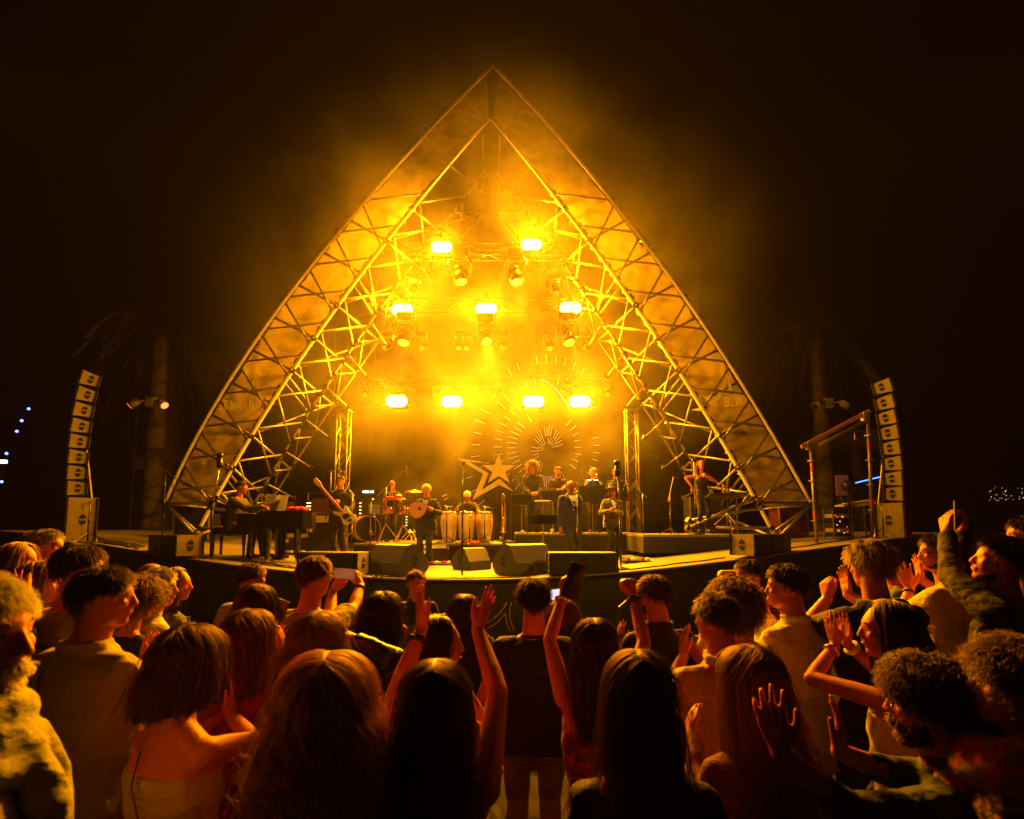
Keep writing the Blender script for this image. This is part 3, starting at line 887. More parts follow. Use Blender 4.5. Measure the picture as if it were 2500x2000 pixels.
        if neck == 'hood':
            for i in range(9):
                a0, a1 = [math.pi * (1.0 + j / 9.0) for j in (i, i + 1)]
                tops.cone(tb(.10 * math.cos(a0), .07 * math.sin(a0) - .02, .0), tb(.10 * math.cos(a1), .07 * math.sin(a1) - .02, .0), .034 * s, .034 * s, 10)
        if neck == 'strap':
            for q in (-1, 1): tops.tube([tb(q * .085, .085, -.14), tb(q * .088, .03, -.068), tb(q * .088, -.03, -.065), tb(q * .08, -.095, -.13)], .007, 6)
        remesh(tops, "jacket" if jacket else ("dress" if hem > .8 else "top"), top, root, voxel * 1.25, 2, folds, folds * .45)
    if bottom is not None:
        remesh(lg, "trousers", bottom, root, max(.010, voxel * 1.4), 2, folds)
        shm = mat("shoe_leather", (.02, .018, .016), .35, 0, .2, 20) if shoes is None else shoes
        for (f0, f1, fd_) in sh:
            b = MB(); b.cone(f0 + Vector((0, 0, .008)), f1 + Vector((0, 0, -.002)) + fd_ * .03, .042, .034, 12); b.cone(f0 + Vector((0, 0, .03)), f0 + Vector((0, 0, .06)), .042, .036)
            b.box((f0 + f1) / 2 + Vector((0, 0, -.030)), (.075, .27, .016), RZ(math.atan2(-fd_.x, fd_.y)))
            remesh(b, "shoe", shm, root, .014 if near < 8 else .018, 2)
    def q(x, y, z): return C + H @ (Vector((x, y, z)) * hs)
    if eyes:
        for s2 in (-1, 1):
            e = MB(); e.ell(q(s2 * .030, .069, .008), .0125 * hs, seg=10, rings=7); e = e.build("eye", mat("eye_white", (.7, .68, .62), .2, 0, .05), root, True, True)
            MB().ell(q(s2 * .030, .0785, .008), .0052 * hs, seg=8, rings=5).build("iris", mat("iris_dark", (.02, .01, .006), .1), e, True) .location = -Vector(root.location)
            MB().tube([q(s2 * .014, .083, .026), q(s2 * .030, .083, .033), q(s2 * .047, .073, .027)], .0038 * hs, 6).build("eyebrow", hairsolid(H_DARK if not (hair and hair.get('col') in (H_GREY, H_WHITE)) else H_GREY), root, True, True)
        MB().tube([q(-.021, .087, -.0555), q(0, .094, -.0560), q(.021, .087, -.0555)], .0030 * hs, 6).build("mouth", mat("lips", (.30, .09, .07), .45), root, True, True)
    if glasses:
        gm = mat("glasses_" + glasses, (.015, .015, .015) if glasses == 'dark' or glasses == 'sun' else (.5, .35, .2), .25, .3)
        g2 = MB()
        for s2 in (-1, 1):
            ring = [q(s2 * .033 + .024 * math.cos(a), .092 - .006 * abs(math.cos(a)), .006 + .019 * math.sin(a)) for a in [2 * math.pi * i / 14 for i in range(15)]]
            g2.tube(ring, .0022 * hs * (1.6 if near > 6 else 1), 6)
            g2.tube([q(s2 * .057, .086, .010), q(s2 * .078, .050, .012), q(s2 * .081, -.01, .008)], .0022 * hs * (1.5 if near > 6 else 1), 6)
            if glasses == 'sun':
                g2.ell(q(s2 * .033, .091, .006), (.024 * hs, .003, .019 * hs), H, 12, 6)
        g2.tube([q(-.010, .094, .010), q(.010, .094, .010)], .0022 * hs, 6)
        g2.build("glasses", gm, root, True, True)
    if beard:
        b = MB()
        for i in range(9):
            a = math.pi * (i - 4) / 8 * .92
            b.cone(q(.046 * math.sin(a) * jaw, .010 + .048 * math.cos(a), -.080), q(.054 * math.sin(a) * jaw, .010 + .050 * math.cos(a), -.052), .017 * hs, .010 * hs, 8)
        b.cone(q(0, .050, -.088), q(0, .052, -.094), .027 * hs, .022 * hs)
        for s2 in (-1, 1): b.cone(q(0, .091, -.043), q(s2 * .028, .078, -.055), .0065 * hs, .006 * hs, 8)
        bo = remesh(b, "beard", hairsolid(beard['col']), root, max(.004, voxel * .8), 2)
        if beard.get('dens'):
            n = beard['dens']; vv = np.array([v.co for v in bo.data.vertices]); nn = np.array([v.normal for v in bo.data.vertices])
            ii = rng.integers(0, len(vv), n); K = 5; dd = nn[ii] * .5 + np.array((0, 0, -1.0)) + rng.normal(0, .4, (n, 3)); dd /= np.linalg.norm(dd, axis=1)[:, None]
            pts = vv[ii][:, None] + dd[:, None] * (np.linspace(0, 1, K)[None, :, None] * .022)
            hc = bpy.data.hair_curves.new("strands"); hc.add_curves([K] * n)
            hc.position_data.foreach_set('vector', pts.astype(np.float32).ravel())
            hc.attributes.new('radius', 'FLOAT', 'POINT').data.foreach_set('value', np.full(n * K, .0007, np.float32))
            hc.materials.append(hairmat(beard['col'])); so = bpy.data.objects.new("strands", hc); COL.objects.link(so); so.parent = bo
    if hair:
        hd = dict(hair); kind = hd.pop('kind'); col = hd.pop('col')
        base = {'long': 6500, 'short': 3000, 'curly': 4200}[kind]
        hd.setdefault('dens', int(base * min(1, (1.3 / max(near, 1.1)) ** 1.1) * (1.5 if near < 1.7 else 1)) if near < 7 else 0)
        hd.setdefault('rad', (.0009 if kind == 'curly' else .0008) * max(1, near / 1.6))
        hd.setdefault('seed', int(px) % 97)
        hairshell(H, C, hs, kind, col, root, **hd)
    info.update(root=root, C=C, H=H, B=B, N=N, s=s, tb=tb, q=q, hs=hs)
    return info

def held(name, label, cat, loc, group=None): return thing(name, label, cat, loc, 0, group)
# ------------------------------------------------------------------ the audience
CR = "concert goers standing before the stage"
SH = lambda col, **k: dict(kind='short', col=col, **k)
LG = lambda col, L, **k: dict(kind='long', col=col, L=L, **k)
CU = lambda col, **k: dict(kind='curly', col=col, **k)
JEANS = cloth("dark_denim", (.035, .04, .06)); BLACKC = cloth("black_jersey", (.010, .009, .009), sheen=0); KHAKI = cloth("khaki_twill", (.24, .19, .12))
CREAM = cloth("cream_cotton", (.62, .54, .40)); BEIGE = cloth("beige_linen", (.42, .36, .25)); OLIVE = cloth("olive_cotton", (.30, .29, .12))
PALE = cloth("pale_shirt", (.66, .62, .52)); REDC = cloth("red_jersey", (.45, .02, .015)); GREENC = cloth("dark_green", (.03, .05, .035)); PINKC = cloth("rust_knit", (.30, .10, .08), bump=.8, bscale=120)
clapR = dict(hs='flat', pn=(-1, 0, 0)); 
def clap(rw, lw, dy=.35, **k):
    return dict(R=dict(w=rw, dy=dy, hs='open', fd=(-.15, .25, 1), pn=(-1, -.1, 0), **k), L=dict(w=lw, dy=dy, hs='open', fd=(.15, .25, 1), pn=(1, .1, 0), **k))
A = {}
# ---- nearest row
A['blond'] = person("nearest woman seen from behind, thick wavy ginger blonde hair, black jacket", 800, 1722, 1.32, yaw=6, tone='light', sex='f',
    hair=LG((.50, .24, .09), .24, puff=1.6, wave=.85, thick=.014, wide=1.04, skirtw=.32, dens=9000), top=cloth("black_wool", (.014, .013, .013)), sleeve='long', bottom=JEANS, build=1.05)
A['arms'] = person("woman with long dark brown hair raising both bare arms wide, wearing a red dress", 1062, 1722, 1.42, yaw=0, tone='light', sex='f',
    hair=LG(H_BROWN, .36, thick=.010, wide=1.0, skirtw=.12, dens=8000), top=REDC, neck='strap', hem=1.0, bottom=JEANS, sleeve=None,
    arms=dict(L=dict(w=(1030, 1532), e=(950, 1745), dy=.42, hs='flat', fd=(-.12, .1, 1), pn=(.8, .4, 0), raise_=1, **{'raise': .05}), R=dict(w=(1165, 1535), e=(1215, 1700), dy=.42, hs='flat', fd=(.42, .1, 1), pn=(-.8, .5, .1), **{'raise': .05})))
A['front'] = person("woman with very long straight brown hair and loose black top, arms down", 1558, 1700, 1.38, yaw=-3, tone='light', sex='f',
    hair=LG((.085, .04, .02), .38, thick=.008, wide=.96, skirtw=.08, dens=8000), top=BLACKC, sleeve='long', bottom=JEANS, hem=.7)
A['knit'] = person("woman with straight dark blonde hair over a rust knit top", 1825, 1672, 1.62, yaw=8, hyaw=22, tone='light', sex='f',
    hair=LG((.24, .12, .05), .30, thick=.010, wide=1.0, skirtw=.15, dens=7500), top=PINKC, sleeve='long', bottom=JEANS,
    arms=dict(L=dict(w=(1690, 1790), dy=.35, e=(1715, 1900), hs='relax')))
A['bob'] = person("woman with a thick brown bob in a cream one-shoulder top, clapping", 468, 1618, 1.72, yaw=-22, tone='light', sex='f',
    hair=LG(H_BROWN, .15, thick=.013, puff=1.2, wide=1.0, skirtw=.06, dens=8000, wave=.25), top=cloth("cream_crepe", (.50, .40, .28)), neck='off', sleeve=None, hem=1.0, bottom=JEANS,
    arms=dict(R=dict(w=(560, 1742), dy=.35, e=(640, 1830), hs='open', fd=(.1, .2, 1), pn=(-1, -.2, 0)), L=dict(w=(548, 1746), dy=.42, hs='open', fd=(.15, .3, 1), pn=(1, .2, 0))))
A['blazer'] = person("dark haired man in a beige linen blazer, hands coming together in a clap", 256, 1462, 2.05, yaw=-16, hyaw=-62, tone='mid',
    hair=SH(H_BLACK, frontback=(58, 92, 138), thick=.012), top=cloth("blazer_linen", (.36, .29, .17), bump=.5), jacket=True, neck='jacket', sleeve='long', hem=.84, bottom=BLACKC, voxel=.0066, folds=.03,
    arms=dict(R=dict(w=(372, 1640), dy=.35, e=(390, 1720), hs='open', fd=(.0, .3, 1), pn=(-.7, -.7, 0)), L=dict(w=(352, 1640), dy=.45, hs='open', fd=(-.25, .3, 1), pn=(.8, .3, 0))))
A['elder'] = person("elderly man with white beard at the left edge, olive scarf and cream jacket", -72, 1560, 1.0, yaw=-50, hyaw=-84, tone='light', head=1.0,
    hair=SH(H_WHITE, frontback=(62, 88, 130), thick=.007, dens=7000, ln_=.7), beard=dict(col=H_WHITE, dens=2500), top=cloth("cream_gabardine", (.58, .47, .28), bump=.35), jacket=True, neck='jacket', sleeve='long', bottom=JEANS, voxel=.005, eyes=True, folds=.007)
A['curlbeard'] = person("bearded man with dark curls, glasses and green shirt, large hands apart mid clap", 2262, 1722, 1.62, yaw=38, hyaw=58, tone='mid', head=1.0,
    hair=CU(H_BLACK, frontback=(50, 88, 132), puff=1.3, dens=8000), beard=dict(col=H_DARK, dens=2500), glasses='dark', top=GREENC, sleeve='long', neck='collar', bottom=JEANS, voxel=.005,
    arms=dict(R=dict(w=(2050, 1835), dy=-.15, hs='open', fd=(.12, .1, 1), pn=(-.8, .6, 0), sleeve='three', pole=(1, 0, -1)), L=dict(w=(1905, 1835), dy=-.35, pole=(-.3, 0, -1), hs='open', fd=(-.2, .1, 1), pn=(.7, .7, 0), sleeve='three', len=1.25)))
A['scarf'] = person("woman with dark curls and glasses at the right edge, red patterned scarf", 2480, 1690, 1.45, yaw=30, hyaw=62, pitch=14, tone='mid', sex='f',
    hair=CU(H_DARK, frontback=(52, 95, 150), puff=1.5, dens=5500, thick=.012), glasses='dark', top=cloth("dark_floral", (.05, .02, .02), col2=(.35, .16, .06), scale=26), sleeve='long', neck='collar', bottom=JEANS, voxel=.0055)
# ---- second row
A['redtop'] = person("woman in a red top with straight auburn hair, hands together by her cheek", 607, 1560, 2.25, yaw=-10, tone='light', sex='f',
    hair=LG(H_RED, .22, thick=.014, puff=1.3, wide=1.05, skirtw=.2), top=REDC, sleeve='short', bottom=JEANS, hem=.72,
    arms=dict(R=dict(w=(688, 1596), dy=.3, e=(712, 1640), hs='open', fd=(-.1, .1, 1), pn=(-1, 0, 0)), L=dict(w=(674, 1598), dy=.36, hs='open', fd=(0, .2, 1), pn=(1, 0, 0))))
A['clip'] = person("woman with light brown hair in a silver clip, one leather-jacket arm lifted overhead", 778, 1570, 2.1, yaw=-6, tone='light', sex='f',
    hair=LG((.15, .07, .035), .22, thick=.014, puff=1.2, wide=1.05, skirtw=.25, wave=.5), top=mat("leather_jacket", (.02, .02, .018), .35, 0, .3, 20, .4, 40), jacket=True, sleeve='long', bottom=JEANS,
    arms=dict(R=dict(w=(868, 1560), dy=.15, e=(925, 1640), hs='relax', fd=(-1, .1, .35), pn=(0, .2, -1), pole=(1, 0, -.4))))
A['flower'] = person("woman with long black hair, hair band and floral blouse, holding a glass", 932, 1502, 2.75, yaw=-12, tone='mid', sex='f',
    hair=LG(H_BLACK, .28, thick=.012, puff=1.2, wide=1.05), top=cloth("floral_blouse", (.03, .012, .01), col2=(.30, .12, .06), scale=34), sleeve='long', bottom=BLACKC,
    arms=dict(R=dict(w=(985, 1565), dy=.3, hs='hold', fd=(-.1, .1, 1), pn=(-.6, .5, 0))))
A['profile'] = person("young woman in profile with dark bob and earring, strappy red dress", 1072, 1575, 2.15, yaw=-40, hyaw=-78, tone='light', sex='f',
    hair=LG(H_BLACK, .10, thick=.008, wide=.98, skirtw=.05), top=REDC, neck='strap', sleeve=None, hem=1.0, bottom=JEANS, eyes=True, voxel=.0058,
    arms=dict(R=dict(w=(1142, 1690), dy=.1, e=(1165, 1770), hs='relax', fd=(-.9, .1, .4)), L=dict(p=(-.1, .2, -.35), hs='relax')))
A['tee'] = person("broad man in a plain black T-shirt and khaki trousers seen from behind, arms down", 1303, 1470, 3.0, yaw=0, tone='light', build=1.12,
    hair=SH(H_BLACK, frontback=(55, 92, 134), thick=.020), top=BLACKC, sleeve='short', bottom=KHAKI, hem=.64,
    arms=dict(R=dict(p=(.20, .22, -.42), hs='relax'), L=dict(p=(-.20, .22, -.42), hs='relax')))
A['phonearms'] = person("woman with long dark hair raising a closed fist and a black phone", 1452, 1580, 2.2, yaw=0, tone='light', sex='f',
    hair=LG(H_DARK, .34, thick=.010, wide=1.0, skirtw=.12), top=cloth("red_print", (.34, .03, .02), col2=(.12, .02, .02), scale=22), neck='strap', sleeve=None, bottom=JEANS, hem=.7,
    arms=dict(L=dict(w=(1375, 1452), e=(1325, 1580), dy=.36, hs='hold', fd=(.25, .1, 1), pn=(.6, .8, 0), **{'raise': .05}), R=dict(w=(1545, 1455), e=(1602, 1560), dy=.36, hs='fist', fd=(-.25, .1, 1), pn=(-.2, 1, 0), **{'raise': .05})))
A['polo'] = person("man with cropped dark hair in a beige polo shirt, hands clapping at his left", 1748, 1515, 2.35, yaw=8, hyaw=20, tone='mid',
    hair=SH((.05, .035, .025), frontback=(62, 86, 128), thick=.006), top=cloth("beige_polo", (.52, .38, .22)), neck='polo', sleeve='short', bottom=KHAKI, build=1.08,
    arms=dict(L=dict(w=(1668, 1605), dy=.35, e=(1640, 1680), hs='open', fd=(.1, .2, 1), pn=(1, .1, .2)), R=dict(w=(1715, 1618), dy=.4, hs='open', fd=(-.6, .1, .9), pn=(-.8, -.2, .4))))
A['offsh'] = person("woman in profile with long black hair and an off-shoulder white top, clapping with bracelets", 2166, 1540, 2.1, yaw=35, hyaw=66, tone='mid', sex='f',
    hair=LG(H_BLACK, .30, thick=.012, wide=1.0, skirtw=.1), top=cloth("white_stretch", (.70, .60, .42), rough=.55, bump=.1), neck='off', sleeve=None, bottom=GREENC, hem=.6, eyes=True,
    arms=dict(L=dict(w=(2040, 1575), dy=.25, e=(2015, 1670), hs='flat', fd=(-.15, .1, 1), pn=(1, .1, 0)), R=dict(w=(2068, 1572), dy=.3, hs='flat', fd=(-.05, .1, 1), pn=(-1, -.1, 0))))
# ---- third row
A['filmer'] = person("man in olive T-shirt and clear glasses filming with a phone in both hands", 770, 1412, 3.2, yaw=-18, hyaw=-30, tone='light',
    hair=SH(H_BROWN, frontback=(50, 88, 130), thick=.016), top=OLIVE, sleeve='short', bottom=JEANS, glasses='clear', build=1.12,
    arms=dict(R=dict(w=(880, 1428), dy=.45, e=(885, 1540), hs='hold', fd=(-.4, .1, 1), pn=(-.9, .3, .1)), L=dict(w=(812, 1444), dy=.45, e=(800, 1500), hs='relax', fd=(.5, .1, .8), pn=(.3, .3, .9))))
A['darkhair'] = person("woman with straight dark hair holding a phone behind the woman in red", 628, 1478, 2.9, yaw=-15, tone='mid', sex='f',
    hair=LG(H_DARK, .26, thick=.010, wide=1.0), top=BLACKC, sleeve='long', bottom=JEANS, arms=dict(R=dict(w=(688, 1520), dy=.3, hs='hold', fd=(-.1, .1, 1), pn=(-.8, .4, 0))))
A['baldolive'] = person("bald man in a pale olive shirt near the stage, left of the man filming", 614, 1413, 4.0, yaw=-10, hyaw=-40, tone='tan', hair=SH(H_DARK, frontback=(75, 92, 126), thick=.002), top=cloth("pale_olive", (.26, .25, .16)), sleeve='long', bottom=JEANS)
A['shirtman'] = person("grey haired man with glasses in a white collared shirt, in profile towards the stage", 388, 1437, 3.3, yaw=-38, hyaw=-68, tone='light', glasses='dark',
    hair=SH(H_GREY, frontback=(52, 86, 130), thick=.014), top=PALE, neck='collar', sleeve='long', bottom=JEANS, eyes=True)
A['baldred'] = person("bald man whose scalp shows behind the grey haired man in the white shirt", 371, 1412, 4.0, yaw=-30, tone='tan', hair=None, top=BLACKC, sleeve='long', bottom=JEANS)
A['darkgreen'] = person("woman with dark brown hair and dark green blouse in profile beside the white shirt", 430, 1428, 3.6, yaw=-35, hyaw=-72, tone='light', sex='f', hair=LG(H_DARK, .20, thick=.010), top=GREENC, sleeve='long', bottom=JEANS)
A['curlsm'] = person("short woman with brown curls behind the man in the blazer", 336, 1470, 3.1, yaw=-20, tone='mid', sex='f', hair=CU(H_BROWN, frontback=(55, 95, 140), puff=2.4), top=BLACKC, sleeve='long', bottom=JEANS)
A['stripe'] = person("dark haired man in a pale sweater with dark stripes, left of the blazer", 198, 1393, 2.7, yaw=-20, hyaw=-34, tone='light', build=1.1,
    hair=SH(H_DARK, frontback=(52, 92, 134), thick=.022), top=None or cloth("striped_sweater", (.42, .34, .22)), sleeve='long', bottom=JEANS)
A['smile'] = person("smiling grey haired man in a pale yellow shirt clapping, left of the line array", 117, 1334, 4.0, yaw=-45, hyaw=-74, tone='light', eyes=True,
    hair=SH(H_GREY, frontback=(50, 86, 130), thick=.012), top=cloth("pale_yellow", (.60, .52, .30)), sleeve='short', bottom=JEANS, arms=dict(R=dict(w=(152, 1396), dy=.3, hs='flat', fd=(.12, .1, 1), pn=(-1, .2, 0)), L=dict(w=(140, 1400), dy=.4, hs='open', fd=(.1, .2, 1))))
A['blond2'] = person("woman with straight blonde hair at the far left, in profile", 48, 1368, 3.5, yaw=-45, hyaw=-74, tone='light', sex='f', hair=LG(H_BLOND, .18, thick=.012), top=BLACKC, sleeve='long', bottom=JEANS)
A['auburn'] = person("woman with auburn hair standing below the far left blonde", 98, 1425, 2.9, yaw=-35, hyaw=-60, tone='light', sex='f', hair=LG(H_RED, .18, thick=.012), top=BLACKC, sleeve='long', bottom=JEANS)
A['hands'] = person("woman in a dark long-sleeved top at the far left, raised hands clapping", -60, 1480, 2.3, yaw=-40, tone='light', sex='f', hair=LG(H_DARK, .25), top=BLACKC, sleeve='long', bottom=JEANS,
    arms=dict(R=dict(w=(60, 1475), dy=.3, e=(95, 1600), hs='flat', fd=(.05, .1, 1), pn=(-.8, -.5, 0)), L=dict(w=(38, 1462), dy=.4, hs='flat', fd=(-.1, .1, 1), pn=(.8, -.5, 0))))
A['far'] = person("man with brown hair at the far left behind the smiling man", 78, 1330, 4.8, yaw=-40, hyaw=-70, tone='mid', hair=SH(H_BROWN), top=BLACKC, sleeve='long', bottom=JEANS)
A['guard'] = person("security guard in a dark jacket facing the crowd at the foot of the stage", 1015, 1425, 5.0, yaw=195, tone='light', hair=SH(H_BROWN, frontback=(52, 84, 128), thick=.008), top=cloth("guard_jacket", (.02, .022, .02)), jacket=True, neck='collar', sleeve='long', bottom=BLACKC, eyes=True)
A['dark3'] = person("woman with smooth dark hair directly in front of the stage logo", 1134, 1500, 3.2, yaw=0, tone='mid', sex='f', hair=LG(H_DARK, .25, thick=.010), top=BLACKC, sleeve='long', bottom=JEANS, arms=dict(R=dict(w=(1192, 1560), dy=.3, hs='hold')))
A['behindtee'] = person("woman with loose brown hair between the black T-shirt and the raised phone", 1374, 1515, 3.3, yaw=-12, tone='light', sex='f', hair=LG(H_BROWN, .22, thick=.014, puff=1.4, wave=.6), top=BLACKC, sleeve='long', bottom=JEANS, arms=dict(R=dict(w=(1425, 1555), dy=.3, hs='open', fd=(0, .1, 1))))
A['bald'] = person("bald man with glasses in a black collared shirt, in front of the microphone stand", 1594, 1455, 3.0, yaw=16, hyaw=40, tone='tan', glasses='dark', hair=SH(H_DARK, frontback=(86, 94, 126), thick=.002), top=BLACKC, neck='collar', sleeve='long', bottom=JEANS, beard=dict(col=H_DARK),
    arms=dict(L=dict(w=(1520, 1580), dy=.35, hs='open', fd=(-.1, .1, 1), pn=(.8, .3, 0))))
A['curly'] = person("woman with a big mass of brown curls beside the beige polo", 1790, 1480, 2.85, yaw=10, tone='mid', sex='f', hair=CU(H_BROWN, frontback=(60, 100, 165), puff=2.0, dens=6500, thick=.012), top=cloth("light_blouse", (.42, .34, .2)), sleeve='long', bottom=JEANS,
    arms=dict(L=dict(w=(1728, 1535), dy=.3, hs='open', fd=(0, .1, 1), pn=(1, 0, 0))))
A['sideface'] = person("man with short dark hair facing across the crowd beside the white gadget", 1828, 1408, 3.9, yaw=110, hyaw=100, tone='mid', hair=SH(H_DARK, frontback=(52, 86, 128), thick=.010), top=cloth("dark_red_stripe", (.14, .03, .025)), sleeve='short', bottom=JEANS, eyes=True)
A['white'] = person("dark haired young man in a loose white shirt, face turned left, applauding", 1918, 1437, 2.95, yaw=25, hyaw=62, tone='mid', eyes=True,
    hair=SH(H_BLACK, frontback=(48, 88, 130), thick=.020), top=PALE, neck='collar', sleeve='long', hem=.76, bottom=BLACKC,
    arms=dict(L=dict(w=(1858, 1500), dy=.3, hs='open', fd=(-.2, .1, 1)), R=dict(w=(1872, 1508), dy=.3, hs='open', fd=(-.3, .1, 1))))
A['quiff'] = person("man with swept grey quiff and black hoodie, one fist and one hand raised", 2122, 1388, 2.85, yaw=6, tone='light', build=1.15,
    hair=SH((.22, .17, .12), frontback=(50, 92, 132), thick=.028, puff=1.4), top=cloth("black_hoodie", (.014, .014, .014)), neck='hood', sleeve='short', bottom=JEANS,
    arms=dict(L=dict(w=(2020, 1462), dy=.25, e=(1985, 1545), hs='curl', fd=(-.05, .1, 1), pn=(1, .1, 0)), R=dict(w=(2070, 1452), dy=.5, hs='flat', fd=(-.1, .1, 1), pn=(-1, 0, 0))))
A['young'] = person("young dark haired man in profile by the right end of the stage", 2172, 1375, 4.3, yaw=60, hyaw=78, tone='mid', hair=SH(H_BLACK, thick=.016), top=GREENC, sleeve='short', bottom=JEANS, eyes=True)
A['creamtee'] = person("man with glasses and cream T-shirt, hands clapping before his face", 2290, 1352, 3.3, yaw=30, hyaw=66, tone='mid', glasses='dark', eyes=True,
    hair=SH(H_DARK, frontback=(52, 86, 130), thick=.010), top=cloth("cream_tee", (.62, .50, .28)), sleeve='short', bottom=KHAKI, beard=dict(col=H_DARK),
    arms=dict(L=dict(w=(2222, 1440), dy=.25, e=(2220, 1500), hs='flat', fd=(-.2, .1, 1), pn=(.8, .5, 0)), R=dict(w=(2250, 1415), dy=.35, hs='flat', fd=(-.1, .1, 1), pn=(-.9, .2, 0))))
A['creamback'] = person("man in a pale shirt half hidden behind the cream T-shirt", 2340, 1395, 3.7, yaw=20, tone='mid', hair=SH(H_DARK), top=cloth("pale_peach", (.5, .36, .22)), sleeve='short', bottom=BLACKC)
A['photo'] = person("bearded man in black, head tipped back, both arms up holding a phone", 2440, 1375, 2.5, yaw=35, hyaw=60, pitch=18, tone='mid', 
    hair=SH(H_BLACK, frontback=(50, 90, 134), thick=.018), beard=dict(col=H_DARK), top=BLACKC, sleeve='long', bottom=BLACKC,
    arms=dict(L=dict(w=(2312, 1305), dy=.38, e=(2345, 1440), hs='hold', fd=(.1, .1, 1), pn=(1, 0, 0), **{'raise': .04}), R=dict(w=(2352, 1300), dy=.42, e=(2390, 1440), hs='hold', fd=(-.1, .1, 1), pn=(-1, 0, 0), **{'raise': .04})))
A['edge'] = person("bearded man with glasses cut off by the right edge of the photograph", 2505, 1310, 3.4, yaw=40, hyaw=60, tone='mid', glasses='dark', hair=SH(H_BLACK), beard=dict(col=H_BLACK), top=BLACKC, sleeve='long', bottom=JEANS)
A['edge2'] = person("woman with long blonde hair at the right edge of the crowd", 2500, 1400, 2.9, yaw=30, hyaw=60, tone='light', sex='f', hair=LG(H_BLOND, .25), top=BLACKC, sleeve='long', bottom=JEANS)
# ------------------------------------------------------------------ backdrop screen and light tunnel
M_SCREEN = mat("screen_black", (.008, .007, .007), .9, 0, .3, 3, spec=.08)
M_STREAK = mat("screen_streak", (.6, .6, 1), .5, emit=(.62, .50, .95), estr=.09)
M_PINK = mat("screen_arc", (.8, .5, .5), .5, emit=(1.0, .38, .30), estr=1.1)
def backdrop():
    Y = 17.5; a = W(600, 1300, Y); b = W(1800, 660, Y)
    t = thing("led_wall", "dark screen behind the band showing a tunnel of thin violet light streaks", "screen", ((a.x + b.x) / 2, Y, zdeck(0)))
    cx, cz = (a.x + b.x) / 2, (a.z + b.z) / 2
    nx, nz = 12, 6
    w = (b.x - a.x) / nx; h = (b.z - zdeck(0)) / nz
    pm = MB().bbox((0, 0, 0), (w - .01, .08, h - .01), b=.01).mesh("screen_panel"); pm.materials.append(M_SCREEN)
    for i in range(nx):
        for j in range(nz):
            o = bpy.data.objects.new("screen_panel", pm); COL.objects.link(o); o.parent = t; o.location = (a.x + (i + .5) * w - cx, 0, (j + .5) * h)
    m = MB(); rg = random.Random(3)
    c0 = W(1337, 1092, Y - .06)
    def dash(px, py, qx, qy, wd=.016):
        p = W(px, py, Y - .06); q = W(qx, qy, Y - .06); d = (q - p); n = Vector((-d.z, 0, d.x)).normalized() * wd
        m.add([p - n, p + n, q + n, q - n], [(0, 1, 2, 3)])
    def ring(r0, r1, sx, a0, a1, n, pr=.9, wd=.014, cx_=1337, cy_=1092, twist=0.0):
        for i in range(n):
            if rg.random() > pr: continue
            t_ = math.radians(a0 + (a1 - a0) * i / n); k = rg.uniform(.85, 1.1)
            dash(cx_ + r0 * sx * math.cos(t_), cy_ - r0 * math.sin(t_), cx_ + (r0 + (r1 - r0) * k) * sx * math.cos(t_ + twist), cy_ - (r0 + (r1 - r0) * k) * math.sin(t_ + twist), wd)
    ring(14, 30, .8, 20, 200, 11, wd=.008, cy_=1098); ring(36, 62, .62, 15, 250, 24, wd=.009, cy_=1100); ring(70, 88, .95, -60, 60, 10); ring(70, 100, .7, 250, 290, 9)
    ring(70, 92, 1.1, 120, 250, 15); ring(112, 132, 1.0, 100, 250, 17); ring(112, 128, 1.0, -50, 20, 8)
    ring(155, 178, .85, 40, 150, 14); ring(165, 188, 1.0, 150, 215, 7); ring(205, 225, .8, 60, 130, 9); ring(215, 235, .9, 190, 235, 5)
    o = m.build("light_streaks", M_STREAK, t, world=True); o['kind'] = 'stuff'
    m = MB(); pts = [(1318, 926), (1332, 931), (1346, 940), (1358, 951), (1370, 965), (1380, 980), (1388, 996)]
    m.tube([W(x, y, Y - .07) for x, y in pts], .02, 6); m.build("light_arc", M_PINK, t, world=True)
backdrop()

